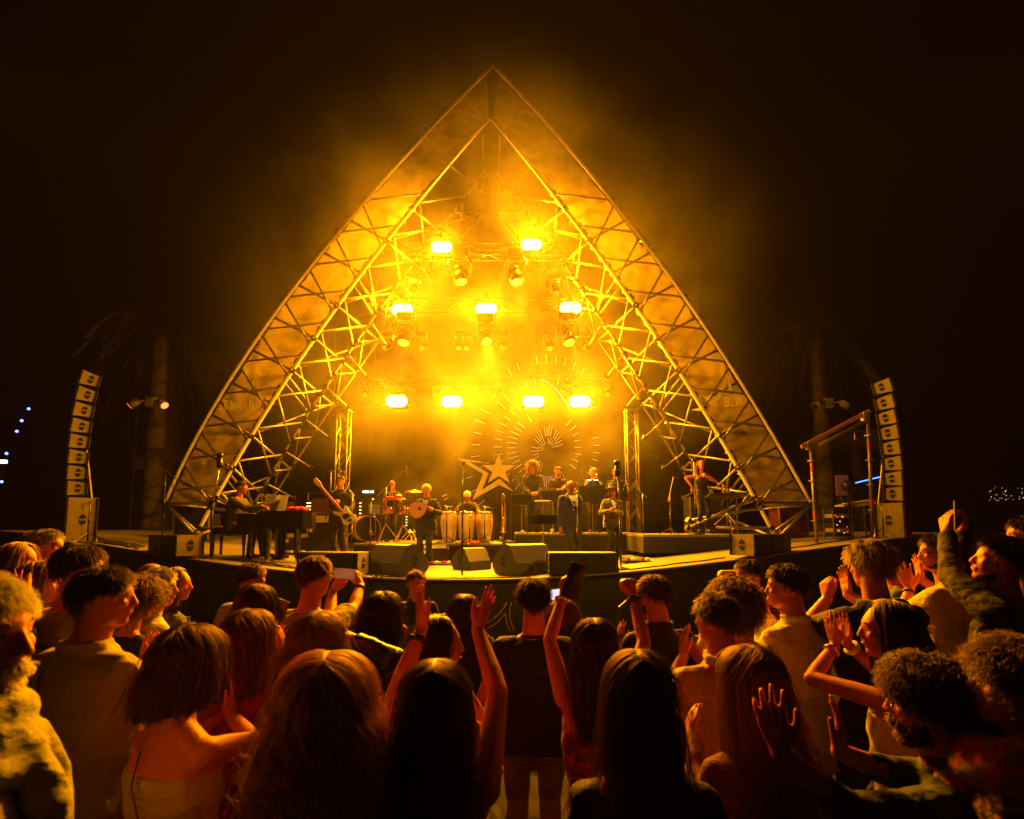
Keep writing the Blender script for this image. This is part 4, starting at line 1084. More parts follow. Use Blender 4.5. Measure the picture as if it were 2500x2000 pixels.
# star
def star():
    Y = 15.0; S0 = .20872
    P = lambda x, y: W(850 + x * S0, 1100 + y * S0, Y)
    m = mat("star_panel", (.85, .80, .68), .5, 0, .08, 3)
    t = thing("star_sign", "large pale star emblem leaning open behind the conga player", "sign", (P(1700, 300).x, Y, zdeck(0)))
    def sheet(pts, dy, name):
        c = [P(*p) for p in pts]; mb = MB(); bm = bmesh.new()
        vs = [bm.verts.new((p.x, Y + dy, p.z)) for p in c]; f = bm.faces.new(vs)
        r = bmesh.ops.extrude_face_region(bm, geom=[f]); bmesh.ops.translate(bm, verts=[v for v in r['geom'] if isinstance(v, bmesh.types.BMVert)], vec=(0, .09, 0))
        bmesh.ops.triangulate(bm, faces=[f for f in bm.faces if len(f.verts) > 4]); bmesh.ops.recalc_face_normals(bm, faces=bm.faces[:])
        bm.verts.index_update(); mb.add([v.co.copy() for v in bm.verts], [[v.index for v in f.verts] for f in bm.faces]); bm.free()
        mb.build(name, m, t, world=True)
    sheet([(1765, 50), (1800, 175), (1950, 178), (1835, 250), (1885, 375), (1765, 298), (1640, 375), (1690, 255), (1570, 175), (1715, 172)], -.10, "inner_star")
    sheet([(1265, 85), (1580, 272), (1455, 572), (1765, 400), (1935, 478), (1768, 328), (1562, 462), (1642, 262), (1412, 132), (1655, 148)], .0, "outer_star")
    p = P(1500, 500)
    MB().cyl((p.x + .5, Y + .12, zdeck(0)), (p.x + .5, Y + .12, p.z + .5), .03).build("stand_pole", M_BLKMETAL, t, world=True)
    MB().cyl((p.x + 1.0, Y + .12, zdeck(0)), (p.x + 1.0, Y + .12, p.z + .9), .03).build("stand_pole", M_BLKMETAL, t, world=True)
star()

# moving heads and small par cans hanging under the flown trusses
def moving_head(label, p, aim, k=1.0, glow=0.0):
    t = thing("moving_head", label, "stage light", p, 0, "moving lamps hung under the stage trusses")
    MB().bbox((0, 0, .14 * k), (.30 * k, .24 * k, .16 * k), b=.02).build("base", M_BLKMETAL, t)
    m = MB()
    for s in (-1, 1): m.tube([(s * .17 * k, 0, .08 * k), (s * .21 * k, 0, -.05 * k), (s * .20 * k, 0, -.24 * k)], [.03 * k, .035 * k, .025 * k], 6)
    m.cyl((-.2 * k, 0, .07 * k), (.2 * k, 0, .07 * k), .03 * k); m.build("yoke", M_CHROME, t)
    d = (Vector(aim) - Vector(p)).normalized(); c = Vector((0, 0, -.22 * k))
    m = MB(); m.cyl(c - d * .16 * k, c + d * .02 * k, .09 * k, .14 * k, 14); m.cyl(c + d * .02 * k, c + d * .18 * k, .14 * k, .12 * k, 14); m.build("head", M_BLKMETAL, t, smooth='auto')
    m = MB(); m.cyl(c + d * .18 * k, c + d * .19 * k, .105 * k, .10 * k, 14)
    m.build("lens", mat("head_lens_lit", (1, .8, .5), .2, emit=(1, .42, .02), estr=2.5) if glow else M_CHROME, t)
    return t, Vector(p) + c + d * .25 * k
hd = [(1122, 640, 11.9, "lit moving head hanging left of centre under the topmost truss", (0.2, 10.9, 1.2), 300), (1258, 640, 11.9, "lit moving head hanging right of centre under the topmost truss", (1.5, 10.9, 1.2), 300),
      (988, 792, 12.8, "moving head hanging below the left blinder of the middle row", (-3, 10.8, 1.2), 240), (1187, 795, 12.8, "moving head hanging below the centre blinder of the middle row", (0, 8.9, 1.2), 260), (1384, 793, 12.8, "moving head hanging below the right blinder of the middle row", (3, 10.6, 1.2), 240)]
FACE = (1.0, .42, .010); FACE2 = (1.0, .50, .07)
for (px, py, Y, lb, aim, pw) in hd:
    p = W(px, py, Y); t, q = moving_head(lb, p, aim, 1.3, 1)
    spot_light("head_beam", q, aim, pw * 9.0, FACE, 50, .8, .10, t)
smalls = [(945, 828, 13.4), (1030, 828, 13.4), (1120, 826, 13.4), (1140, 827, 13.4), (1231, 826, 13.4), (1343, 828, 13.4), (1428, 826, 13.4), (1010, 690, 12.2), (1355, 690, 12.2), (905, 720, 12.6), (930, 930, 15), (1066, 945, 15), (1180, 948, 15), (1200, 948, 15), (1385, 945, 15), (1485, 945, 15), (890, 945, 15)]
for i, (px, py, Y) in enumerate(smalls):
    p = W(px, py, Y); t, q = moving_head("small moving head hanging %s" % (["leftmost under the middle truss", "second from the left under the middle truss", "left of the pair at the middle truss centre", "right of the pair at the middle truss centre", "right of centre under the middle truss", "second from the right under the middle truss", "rightmost under the middle truss",
        "left below the topmost truss", "right below the topmost truss", "far left between the two upper trusses", "under the left end of the lowest truss", "between the two left blinders of the lowest row", "left of the centre pair in the lowest row", "right of the centre pair in the lowest row", "between the two right blinders of the lowest row", "at the right end of the lowest row", "at the far left end of the lowest row"][i]), p, (p.x + rng.normal() * 2, 9 + rng.normal(), 1.5), .8)

# side lamps on tall stands beyond the crowd, lighting the band from the front; one more added for the leg panels
for sx in (-1, 1):
    p = Vector((sx * 8.2, 4.2, 7.6)); t = thing("front_spotlight", "front spotlight and added panel lamp on a tall stand beside the crowd, on the %s" % ("left" if sx < 0 else "right"), "stage light", (p.x, p.y, ground(p.x)))
    h = p.z - t.location.z; MB().cyl((0, 0, 0), (0, 0, h - .15), .04).build("stand_pole", M_BLKMETAL, t)
    for a in (0.5, 2.6, 4.7): MB().cyl((0, 0, 1.0), (.8 * math.cos(a), .8 * math.sin(a), .02), .025, seg=6).build("leg", M_BLKMETAL, t)
    d = (Vector((sx * -1.2, 11.2, 1.9)) - p).normalized(); MB().cyl(Vector((0, 0, h)) - d * .3, Vector((0, 0, h)) + d * .12, .14, .17, 16).build("lamp_body", M_BLKMETAL, t); MB().cyl(Vector((0, 0, h)) + d * .12, Vector((0, 0, h)) + d * .13, .15, .15, 16).build("lens", M_LENS, t)
    d = (Vector((-sx * 5.3, 10.5, 5.0)) - p).normalized(); o = Vector((0, .45, h)); MB().cyl(Vector((0, 0, h)), o, .03).build("added_lamp_arm", M_BLKMETAL, t); MB().cyl(o - d * .25, o + d * .1, .11, .13, 16).build("lamp_body", M_BLKMETAL, t)  # second lamp, added out of view to brighten the leg panels and prints
    spot_light("added_panel_beam", p + Vector((0, .45, 0)) + d * .2, (-sx * 5.0, 10.5, 4.9), 8000, (1.0, .36, .004), 30, 1.0, .12, t)
    spot_light("front_beam", p + d * .2, (sx * -1.2, 11.2, 1.9), 3000, FACE2, 38, .8, .15, t)

# ------------------------------------------------------------------ stage machines
def mic_stand(label, px, Y, top_py, base='round', boom=None, mic='hand', z0=0.0, thick=.012, tilt=0):
    b = DK(px, Y, z0); top = W(px, top_py, Y); h = top.z - b.z
    t = thing("microphone_stand", label, "microphone stand", b)
    if base == 'round':
        MB().lathe([(.165, 0), (.165, .012), (.12, .028), (.03, .045), (.02, .05)], seg=24).build("base", M_BLKMETAL, t, smooth=True)
    else:
        for a in (0.5, 2.6, 4.7): MB().cyl((0, 0, .17), (.30 * math.cos(a), .30 * math.sin(a), .01), .010, seg=6).build("leg", M_BLKMETAL, t)
    MB().cyl((0, 0, .03), (0, 0, h * .58), thick * 1.25, seg=10).build("lower_tube", M_BLKMETAL, t, smooth='auto')
    MB().cyl((0, 0, h * .56), (0, 0, h * .60), thick * 2, seg=10).build("clutch", M_STAND, t)
    MB().cyl((0, 0, h * .58), (tilt, 0, h), thick * .85, seg=10).build("upper_tube", M_STAND, t, smooth='auto')
    e = Vector((tilt, 0, h))
    if boom:
        e = Vector(boom); f = Vector((tilt, 0, h)) - (e - Vector((tilt, 0, h))) * .45
        MB().cyl(f, e, .009, seg=6).build("boom_arm", M_STAND, t)
    if mic == 'hand':
        d = Vector((0, .2, .12)) if not boom else Vector((e.x, e.y, 0)).normalized() * .2 + Vector((0, 0, -.03))
        m = MB(); m.cyl(e, e + d * .7, .012, .020, 10); m.ell(e + d * .85, .030); m.build("microphone", M_BLKMETAL, t, smooth='auto')
    elif mic == 'big':
        m = MB(); m.cyl(e, e + Vector((0, 0, .17)), .045, seg=14); m.cyl(e + Vector((0, 0, .17)), e + Vector((0, 0, .20)), .02); m.lathe([(.03, .19), (.055, .20), (.055, .25), (.03, .27)], e, 14); m.build("microphone", M_BLKMETAL, t, smooth='auto')
        m = MB(); m.tube([e + Vector(q) for q in ((.03, 0, .04), (.14, 0, .05), (.19, 0, -.02), (.10, 0, -.22), (.02, 0, -.32))], .007); m.build("cable", M_RUBBER, t)
    elif mic == 'pencil':
        m = MB(); m.cyl(e + Vector((0, 0, .08)), e - Vector((0, 0, .14)), .018, seg=8); m.build("microphone", M_STAND, t)
    elif mic == 'clip':
        m = MB(); m.cyl(e, e + Vector((.02, -.02, .035)), .016); m.ell(e + Vector((.03, -.03, .05)), (.03, .02, .02)); m.build("microphone_clip", M_STAND, t)
    return t
mic_stand("tall round-base microphone stand with an empty clip at the centre front of the stage", 1128, 8.25, 1136, mic='clip')
mic_stand("round-base stand with a big black side-address microphone at the right front of the stage", 1516, 8.5, 1163, mic='big', tilt=-.03)
mic_stand("chrome stand in front of the singer in the blue suit, microphone at his mouth", 1411, 10.1, 1207, mic='hand')
mic_stand("black stand with a square-topped microphone at the left edge near the piano bench", 513, 9.0, 1142, mic='big', tilt=.08)
mic_stand("boom stand at the mouth of the bass player", 856, 10.4, 1205, 'tripod', (-.12, .18, 1.50), z0=0)
mic_stand("tripod boom stand beside the timbales, boom rising to the right over the drummer", 940, 12.4, 1190, 'tripod', (.48, 0, 1.78 + .0), mic='pencil', z0=.38)
mic_stand("thin stand without boom in front of the bass drum", 902, 10.2, 1226, 'tripod', mic='clip')
mic_stand("tripod boom stand alone on the left part of the right riser", 1638, 10.9, 1205, 'tripod', (.12, .1, 1.28), z0=.36)
mic_stand("straight stand before the woman singer on the right riser", 1700, 10.45, 1128, 'round', z0=.36)
mic_stand("short boom stand right of the man in the hat", 1572, 11.4, 1205, 'tripod', (-.22, 0, 1.55), z0=.0)
mic_stand("low stand with a small microphone before the left conga", 1090, 11.95, 1236, 'tripod', (.10, .2, .86), z0=.42)
mic_stand("low stand with a small microphone before the right conga", 1183, 11.95, 1236, 'tripod', (.10, .2, .86), z0=.42)
mic_stand("low black stand with a drum microphone before the middle conga", 1146, 11.8, 1265, 'tripod', mic='clip', z0=.42)
mic_stand("boom stand rising behind the bass player to the left tower", 802, 12.0, 1150, 'tripod', (.12, 0, 1.95), z0=0)
mic_stand("short black stand in front of the left subwoofer", 213, 9.05, 1225, 'tripod', (-.1, .1, .72))
mic_stand("short black stand in front of the right subwoofer", 2158, 9.1, 1230, 'tripod', (.12, .1, .74))
mic_stand("slim tripod stand with a boom under the left foot of the roof", 395, 10.4, 1150, 'tripod', (.35, 0, 1.2))

def music_stand(label, px, Y, top_py, z0=0, w=.52, h=.34, rz=0):
    b = DK(px, Y, z0); top = W(px, top_py, Y); hh = top.z - b.z
    t = thing("music_stand", label, "music stand", b, rz, "black music stands of the band")
    for a in (0.5, 2.6, 4.7): MB().cyl((0, 0, .14), (.24 * math.cos(a), .24 * math.sin(a), .01), .010, seg=6).build("leg", M_BLKMETAL, t)
    MB().cyl((0, 0, .05), (0, 0, hh - h * .6), .012, seg=8).build("post", M_STAND, t)
    MB().bbox((0, 0, hh - h / 2), (w, .012, h), RX(-.25), .004).build("desk", M_BLKMETAL, t); MB().bbox((0, .045, hh - h + .01), (w, .07, .012), None, .003).build("ledge", M_BLKMETAL, t)
    return t
music_stand("black music stand before the curly haired horn player", 1274, 11.95, 1206, .55, .50, .26)
music_stand("wide black music stand before the second horn player", 1350, 11.95, 1197, .55, .52, .26)
music_stand("black music stand with two lit clip lamps before the trumpet player", 1448, 11.95, 1184, .55, .62, .40)
music_stand("low black music stand behind the front wedge, left of the blue suit", 1327, 10.9, 1257, 0, .66, .20)
music_stand("tilted black music stand at the drum kit", 915, 12.0, 1232, .38, .34, .22, .6)
for (px, lb) in ((1438, "left"), (1455, "right")):
    p = W(px, 1172, 11.9); t = thing("clip_lamp", "small white lit clip lamp on the %s of the trumpet stand" % lb, "lamp", p, 0, "clip lamps on the trumpet stand")
    MB().bbox((0, 0, 0), (.10, .02, .02), b=.005).build("diffuser", mat("clip_lamp", (1, 1, 1), .4, emit=(1, .9, .75), estr=3.0), t); MB().tube([(0, .01, -.01), (0, .05, -.05), (0, .04, -.12)], .006).build("arm", M_BLKMETAL, t)
p = DK(1326, 11.0); t = thing("white_tray", "thin pale tray on a post between the horn riser and the low music stand", "tray", (p.x, p.y, p.z))
hz = W(1326, 1223, 11.0).z - p.z
MB().bbox((0, 0, hz), (.34, .2, .02), b=.005).build("top", M_WHITE, t); MB().cyl((0, 0, 0), (0, 0, hz), .012).build("post", M_CHROME, t); MB().lathe([(.14, 0), (.14, .012), (.02, .03)]).build("base", M_BLKMETAL, t)

M_HOLE = mat("handle_recess", (.006, .006, .006), .8)
def half_moons(mb, c, u, n, k):
    """two half discs either side of a bar on a plane with in-plane u (horizontal), normal n"""
    z = Vector((0, 0, 1))
    for s in (1, -1):
        pts = [Vector((math.cos(a), 0, math.sin(a))) for a in [math.pi * i / 8 for i in range(9)]]
        vs = [c + n * .004 + u * (p.x * .17 * k) + z * s * (p.z * .25 * k + .05 * k) for p in pts] + [c - n * .02 + u * (p.x * .17 * k) + z * s * (p.z * .25 * k + .05 * k) for p in pts]
        mb.add(vs, [tuple(range(9)), tuple(range(17, 8, -1))] + [(i, i + 1, i + 10, i + 9) for i in range(8)])
def line_cab(parent_thing, name_root, w, d, h, side, wedge=.06):
    """front faces local -y; side panel with handle on 'side'"""
    pass
def cabinet(label, loc, rz, w=1.02, h=.34, d=.50, side=1, group=None, cat="loudspeaker", parts_only=None, taper=.0, name="speaker_cabinet", wood=False):
    t = thing(name, label, cat, loc, rz, group)
    zf, zb = h / 2, h / 2 * (1 - taper)
    def hexa(x0, x1, y0, y1, b=0):
        f = lambda y: zf + (zb - zf) * (y + d / 2) / d - b
        return [(x0, y0, -f(y0)), (x1, y0, -f(y0)), (x1, y1, -f(y1)), (x0, y1, -f(y1)), (x0, y0, f(y0)), (x1, y0, f(y0)), (x1, y1, f(y1)), (x0, y1, f(y1))]
    HF = [(3, 2, 1, 0), (4, 5, 6, 7), (0, 1, 5, 4), (2, 3, 7, 6), (1, 2, 6, 5), (3, 0, 4, 7)]
    off = Vector((0, 0, h / 2))
    def mk(nm, vs, m):
        o = MB().add([Vector(v) + off for v in vs], HF).build(nm, m, t); return o
    mk("box", hexa(-w / 2 + .02, w / 2 - .02, -d / 2 + .03, d / 2), M_BLACK)
    mk("grille", hexa(-w / 2 + .035, w / 2 - .035, -d / 2, -d / 2 + .028, .012), M_GRILLE)
    for s in (-1, 1): mk("side_panel", hexa(s * w / 2 - .018 * (s > 0) - .0 * (s < 0), s * w / 2 + .018 * (s < 0), -d / 2 + .04, d / 2, .0), M_CAB)
    for s in (-1, 1):
        m = MB(); half_moons(m, off + Vector((s * (w / 2 + .001), .02, 0)), Vector((0, 1, 0)), Vector((s, 0, 0)), min(h * .95, .30)); m.build("handle_recess", M_HOLE, t)
    m = MB()
    for s in (-1, 1):
        for yy in (-d / 2 + .02, d / 2 - .02): m.box(off + Vector((s * (w / 2 + .010), yy, 0)), (.022, .030, h * .98)); [m.cyl(off + Vector((s * (w / 2 + .02), yy, q * h)), off + Vector((s * (w / 2 + .035), yy, q * h)), .014) for q in (-.38, -.2, .2, .38)]
    m.build("rigging_rail", M_BLKMETAL, t)["kind"] = "stuff"
    m = MB(); m.box(off + Vector((0, -d / 2 - .004, 0)), (.05, .008, h * .85)); m.box(off + Vector((w * .27, -d / 2 - .004, 0)), (.008, .006, h * .9)); m.build("logo_bar", M_BLKMETAL, t)["kind"] = "stuff"
    return t
def lip(px, label, rz, w=1.02, h=.34):
    Y0 = 8.3
    p = DK(px, Y0); Y = yedge(p.x) + .24; p = DK(px, Y)
    return cabinet(label, (p.x, p.y, p.z + .004), rz, w, h, .46)
lip(428, "loudspeaker lying on the stage lip at far left, pale end panel to the right", -.62, 1.02)
lip(815, "black loudspeaker lying on the stage lip before the bass player", -.22, 1.02)
lip(1420, "black loudspeaker lying on the stage lip before the singer in the blue suit", .03, 1.04)
lip(1858, "black loudspeaker lying on the stage lip at right, pale end panel to the left", .60, 1.02)

def array(pts, sub, rz, Y, side, word):
    for i, (px, py) in enumerate(pts):
        lb = "%s cabinet of the %s loudspeaker tower, pale side with two half-round slots" % (["topmost", "second from the top", "third from the top", "fourth from the top", "fourth from the bottom", "third from the bottom", "second from the bottom", "lowest small"][i], word)
        p = W(px, py, Y); h = .265
        c = cabinet(lb, (p.x - side * .22, p.y + .22, p.z - h / 2), rz, .66, h, .32, group="cabinets stacked in the %s loudspeaker tower" % word, taper=.28)
        c.rotation_euler = Euler((math.radians(-(7 - i) * 1.6), 0, rz), 'XYZ')
    p = DK(sub[0], Y); c = cabinet("tall subwoofer at the foot of the %s loudspeaker tower" % word, (p.x - side * .20, p.y + .22, p.z), rz, .66, W(sub[0], sub[1], Y).z - p.z, .46, name="subwoofer")
    q = W(pts[4][0] + side * 18, pts[4][1], Y + .3); b = DK(sub[0] + side * 42, Y + .2)
    t = thing("support_strut", "inclined steel strut bracing the %s loudspeaker tower" % word, "strut", b)
    MB().cyl((0, 0, 0), q - b, .022).build("tube", M_TUBE, t); MB().box((0, 0, .006), (.16, .12, .012)).build("foot_plate", M_TUBE, t)
array([(215, 925), (207, 963), (200, 1001), (195, 1040), (191, 1078), (189, 1116), (187, 1154), (187, 1192)], (192, 1215), -.80, 9.1, 1, "left")
array([(2159, 944), (2164, 983), (2168, 1020), (2173, 1057), (2177, 1094), (2180, 1132), (2181, 1169), (2182, 1206)], (2178, 1228), .80, 9.1, -1, "right")

def wedge(label, px, Y, rz, w=.62, k=1.0):
    p = DK(px, Y); t = thing("monitor_wedge", label, "stage monitor", p, rz, "monitor wedges on the deck")
    prof = [(-.30, .02), (-.26, 0), (.22, 0), (.30, .10), (.27, .22), (.10, .37), (-.02, .42), (-.12, .40), (-.27, .17)]
    prof = [(a * k, b * k) for a, b in prof]; n = len(prof)
    vs = [(x, a, b) for x in (-w / 2, w / 2) for a, b in prof]
    fs = [tuple(range(n)), tuple(range(2 * n - 1, n - 1, -1))] + [(i, i + n, (i + 1) % n + n, (i + 1) % n) for i in range(n)]
    MB().add(vs, fs).build("body", mat("monitor_paint", (.024, .022, .020), .5, 0, .25, 30, .5, 260), t)
    g = MB(); g.add([(-w / 2 + .03, .275 * k, .225 * k), (w / 2 - .03, .275 * k, .225 * k), (w / 2 - .03, .10 * k, .378 * k), (-w / 2 + .03, .10 * k, .378 * k)], [(0, 1, 2, 3)]); g.build("grille", M_GRILLE, t)
    for s in (-1, 1):
        m = MB(); half_moons(m, Vector((s * (w / 2 + .002), .04, .18 * k)), Vector((0, 1, 0)), Vector((s, 0, 0)), .26 * k); m.build("handle_recess", M_HOLE, t)
    return t
wedge("big black monitor wedge lying between the bass player and the man with the lute", 968, 8.75, -.62, .80, 1.22)
wedge("small monitor wedge with its top lit, beyond the empty microphone stand", 1150, 10.0, .75, .52, 1.0)
wedge("big black monitor wedge right of the empty microphone stand, with a loop of cable", 1278, 8.75, .62, .78, 1.22)

# ------------------------------------------------------------------ piano, bench
M_PIANO = mat("piano_lacquer", (.010, .010, .010), .12, 0, .1, 10, coat=.6)
def piano():
    p = DK(697, 9.9); t = thing("grand_piano", "black baby grand piano with closed lid and open score on its desk", "piano", p)
    w = 1.02
    out = [(-.62, -.62), (.25, -.62), (.48, -.50), (.56, -.30), (.54, -.05), (.42, .12), (.20, .28), (.0, .42), (-.18, .56), (-.62, .62)]
    def slab(pts, z0, z1, name, m):
        n = len(pts); vs = [(x, y, z) for z in (z0, z1) for x, y in pts]
        return MB().add(vs, [tuple(range(n - 1, -1, -1)), tuple(range(n, 2 * n))] + [(i, (i + 1) % n, (i + 1) % n + n, i + n) for i in range(n)]).build(name, m, t)
    slab([(x * 1 + .03, y) for x, y in out if x > -.5] + [(-.30, .60), (-.30, -.62)], .60, .90, "case", M_PIANO)
    slab([(x * 1.02 + .03, y * 1.03) for x, y in out if x > -.5] + [(-.20, .62), (-.20, -.64)], .905, .925, "lid", M_PIANO)
    MB().bbox((-.46, 0, .70), (.34, 1.26, .12), b=.01).build("key_bed", M_PIANO, t)
    MB().bbox((-.50, 0, .768), (.16, 1.16, .016), b=.003).build("keys", M_WHITE, t)
    m = MB()
    for i in range(24): m.box((-.475, -.55 + i * .047, .782), (.09, .013, .014))
    m.build("black_keys", M_BLACK, t)
    for s in (-1, 1): MB().bbox((-.45, s * .62, .78), (.36, .05, .20), b=.01).build("cheek", M_PIANO, t)
    for (x, y) in ((-.40, -.52), (-.40, .52), (.34, -.30), (-.10, -.54)):
        m = MB(); m.lathe([(.045, 0.06), (.05, .10), (.06, .35), (.075, .60)], (x, y, 0), 8); m.build("leg", M_PIANO, t)
        m = MB(); m.cyl((x - .015, y, .035), (x + .015, y, .035), .035, seg=12); m.build("castor", M_CHROME, t)
    m = MB(); m.box((-.12, 0, .32), (.06, .05, .56)); m.box((-.12, .16, .32), (.06, .05, .56)); m.bbox((-.14, .08, .06), (.22, .30, .07)); m.build("pedal_lyre", M_PIANO, t)
    MB().bbox((-.06, 0, 1.02), (.02, .78, .24), RY(.3), .004).build("music_desk", M_PIANO, t)
    s = thing("sheet_music", "open white score standing on the piano", "sheet music", (p.x - .14, p.y - .05, p.z + .93))
    for q in (-1, 1): MB().bbox((q * .0 - .0, 0, .17), (.006, .001 + .0, .32)).build("fold", M_WHITE, s) if q < 0 else None
    MB().add([(-.19, -.24, .01), (.02, -.26, .0), (.06, -.24, .30), (-.16, -.20, .33)], [(0, 1, 2, 3)]).build("page", M_WHITE, s)
    MB().add([(.02, -.26, .0), (.21, -.20, .01), (.25, -.16, .30), (.06, -.24, .30)], [(0, 1, 2, 3)]).build("page", M_WHITE, s)
    m = MB()
    for i in range(10):
        z = .04 + .027 * i; m.box((-.07 + .004 * i, -.255 + .002 * i, z), (.16, .002, .004)); m.box((.13 + .004 * i, -.235 + .004 * i, z), (.14, .002, .004), RZ(.3))
    m.build("staves", mat("print_ink", (.05, .04, .04), .8), s)
    r = thing("red_cloth", "crumpled red cloth lying on the piano lid", "cloth", (p.x + .25, p.y - .1, p.z + .925))
    m = MB()
    for i in range(9): m.ell((rng.uniform(-.16, .16), rng.uniform(-.12, .12), .045), (.08, .07, .05))
    remesh_local(m, "folds", mat("red_cloth", (.55, .03, .02), .8), r)
def remesh_local(mb, name, m, parent, voxel=.014):
    loc = parent.location.copy(); mb.v = [(a + loc[0], b + loc[1], c + loc[2]) for a, b, c in mb.v]
    return remesh(mb, name, m, parent, voxel, 2, 0, .02)
piano()
p = DK(566, 9.55); t = thing("piano_bench", "black padded piano bench under the seated pianist", "bench", p)
MB().bbox((0, 0, .50), (.66, .36, .09), b=.02).build("cushion", mat("bench_leatherette", (.02, .018, .016), .4, 0, .2, 20), t)
MB().bbox((0, 0, .43), (.62, .33, .05), b=.006).build("apron", M_PIANO, t)
for x in (-.28, .28):
    for y in (-.13, .13): MB().cyl((x, y, 0), (x, y, .42), .024, .034).build("leg", M_PIANO, t)

# ------------------------------------------------------------------ drums
M_WOOD = mat("drum_wood", (.40, .24, .09), .35, 0, .35, 5, .2, 20, stretch=(6, 6, .6)); M_HEAD = mat("drum_skin", (.62, .55, .42), .5); M_COPPER = mat("copper_shell", (.55, .24, .12), .22, .85, .2, 10)
def drum(parent, c, r, h, m, R=None, name="shell", lugs=8, head=True):
    c = Vector(c); R = R or Matrix.Identity(3)
    MB().lathe([(r * .99, 0), (r, h * .5), (r * .99, h)], c, 24, R).build(name, m, parent, smooth='auto')
    for z in (0, h): MB().lathe([(r * 1.01, z - .012), (r * 1.04, z - .010), (r * 1.04, z + .012), (r * 1.01, z + .014)], c, 24, R, caps=False).build("hoop", M_CHROME, parent)
    if head: MB().lathe([(r * .98, h + .004), (r * .1, h + .006)], c, 24, R).build("drum_head", M_HEAD, parent)
    mm = MB()
    for i in range(lugs):
        a = 2 * math.pi * i / lugs; q = Vector((r * 1.02 * math.cos(a), r * 1.02 * math.sin(a), 0)); mm.cyl(c + R @ (q + Vector((0, 0, .01))), c + R @ (q + Vector((0, 0, h - .01))), .008, seg=5); mm.box(c + R @ (q + Vector((0, 0, h / 2))), (.025, .025, .05), R)
    mm.build("lugs", M_CHROME, parent)
p = DK(897, 12.0, .38); r = .29
t = thing("bass_drum", "wooden bass drum with a dark front head standing on the drum riser", "drum", (p.x, p.y, p.z))
R = RZ(.45) @ RX(math.radians(-90)); R2 = RZ(math.radians(28)) @ RX(math.radians(-90))
c = Vector((0, 0, r + .02))
MB().lathe([(r * .985, 0), (r, .22), (r * .985, .46)], c, 28, R2).build("shell", M_WOOD, t, smooth='auto')
for z in (-.01, .46): MB().lathe([(r * .99, z - .015), (r * 1.05, z - .015), (r * 1.05, z + .025), (r * .99, z + .025)], c, 28, R2, caps=False).build("hoop", M_WOOD, t)
MB().lathe([(r * .97, -.006), (.01, -.008)], c, 28, R2).build("front_head", mat("black_head", (.015, .012, .01), .35), t)
MB().lathe([(.07, -.012), (.005, -.013)], c + Vector((.08, 0, -.1)), 16, R2).build("port_badge", M_COPPER, t)
m = MB()
for i in range(10):
    a = 2 * math.pi * i / 10; q = Vector((r * 1.03 * math.cos(a), r * 1.03 * math.sin(a), 0)); m.cyl(c + R2 @ q, c + R2 @ (q + Vector((0, 0, .44))), .007, seg=5)
m.build("tension_rods", M_CHROME, t)
for (px, py, w_, lb, Y) in ((942, 1246, .17, "left copper timbale with a chrome rim", 12.2), (984, 1246, .15, "right copper timbale partly behind the lute player", 12.2)):
    q = W(px, py, Y); t = thing("timbale", lb, "drum", (q.x, q.y, DK(px, Y, .38).z)); zz = q.z - t.location.z
    drum(t, (0, 0, zz - .085), w_, .17, M_COPPER)
    MB().cyl((0, 0, .4), (0, 0, zz - .09), .016).build("post", M_CHROME, t)
    for a in (0.3, 2.4, 4.5): MB().cyl((0, 0, .45), (.34 * math.cos(a), .34 * math.sin(a), .01), .012, seg=6).build("leg", M_CHROME, t)
q = W(952, 1217, 12.2); t = thing("cowbell_rack", "red cowbell and blocks mounted over the timbales", "percussion", q)
MB().bbox((0, 0, 0), (.22, .10, .07), b=.012).build("cowbell", mat("red_bell", (.6, .04, .03), .3), t); MB().bbox((.26, 0, -.01), (.20, .07, .035), b=.008).build("block", M_WHITE, t); MB().cyl((.1, 0, -.25), (.12, 0, 0), .01).build("post", M_CHROME, t); MB().ell((.20, .02, .05), (.10, .10, .05)).build("small_bell", mat("red_bell", (.6, .04, .03)), t, smooth=True)
def cymbal(px, py, Y, r, lb, z0, tilt=.2):
    b = DK(px, Y, z0); top = W(px, py, Y); h = top.z - b.z; t = thing("cymbal", lb, "cymbal", b)
    MB().lathe([(r, 0), (r * .5, .022), (r * .2, .035), (r * .16, .055), (.01, .065), (r * .16, .050), (r * .5, .018), (r * .99, -.003)], (0, 0, h), 28, RX(tilt)).build("plate", mat("cymbal_bronze", (.70, .40, .12), .25, .9, .15, 30), t, smooth=True)
    MB().cyl((0, 0, .3), (0, 0, h + .08), .010).build("post", M_CHROME, t)
    for a in (0.9, 3.0, 5.1): MB().cyl((0, 0, .35), (.3 * math.cos(a), .3 * math.sin(a), .01), .011, seg=6).build("leg", M_CHROME, t)
cymbal(1010, 1201, 12.6, .24, "bronze cymbal just left of the lute player's head", .38, .22)
cymbal(870, 1290, 12.4, .16, "low small cymbal left of the bass drum", .38, .1)
cymbal(1000, 1300, 12.3, .14, "small hi-hat low on the right of the timbales", .38, .05)
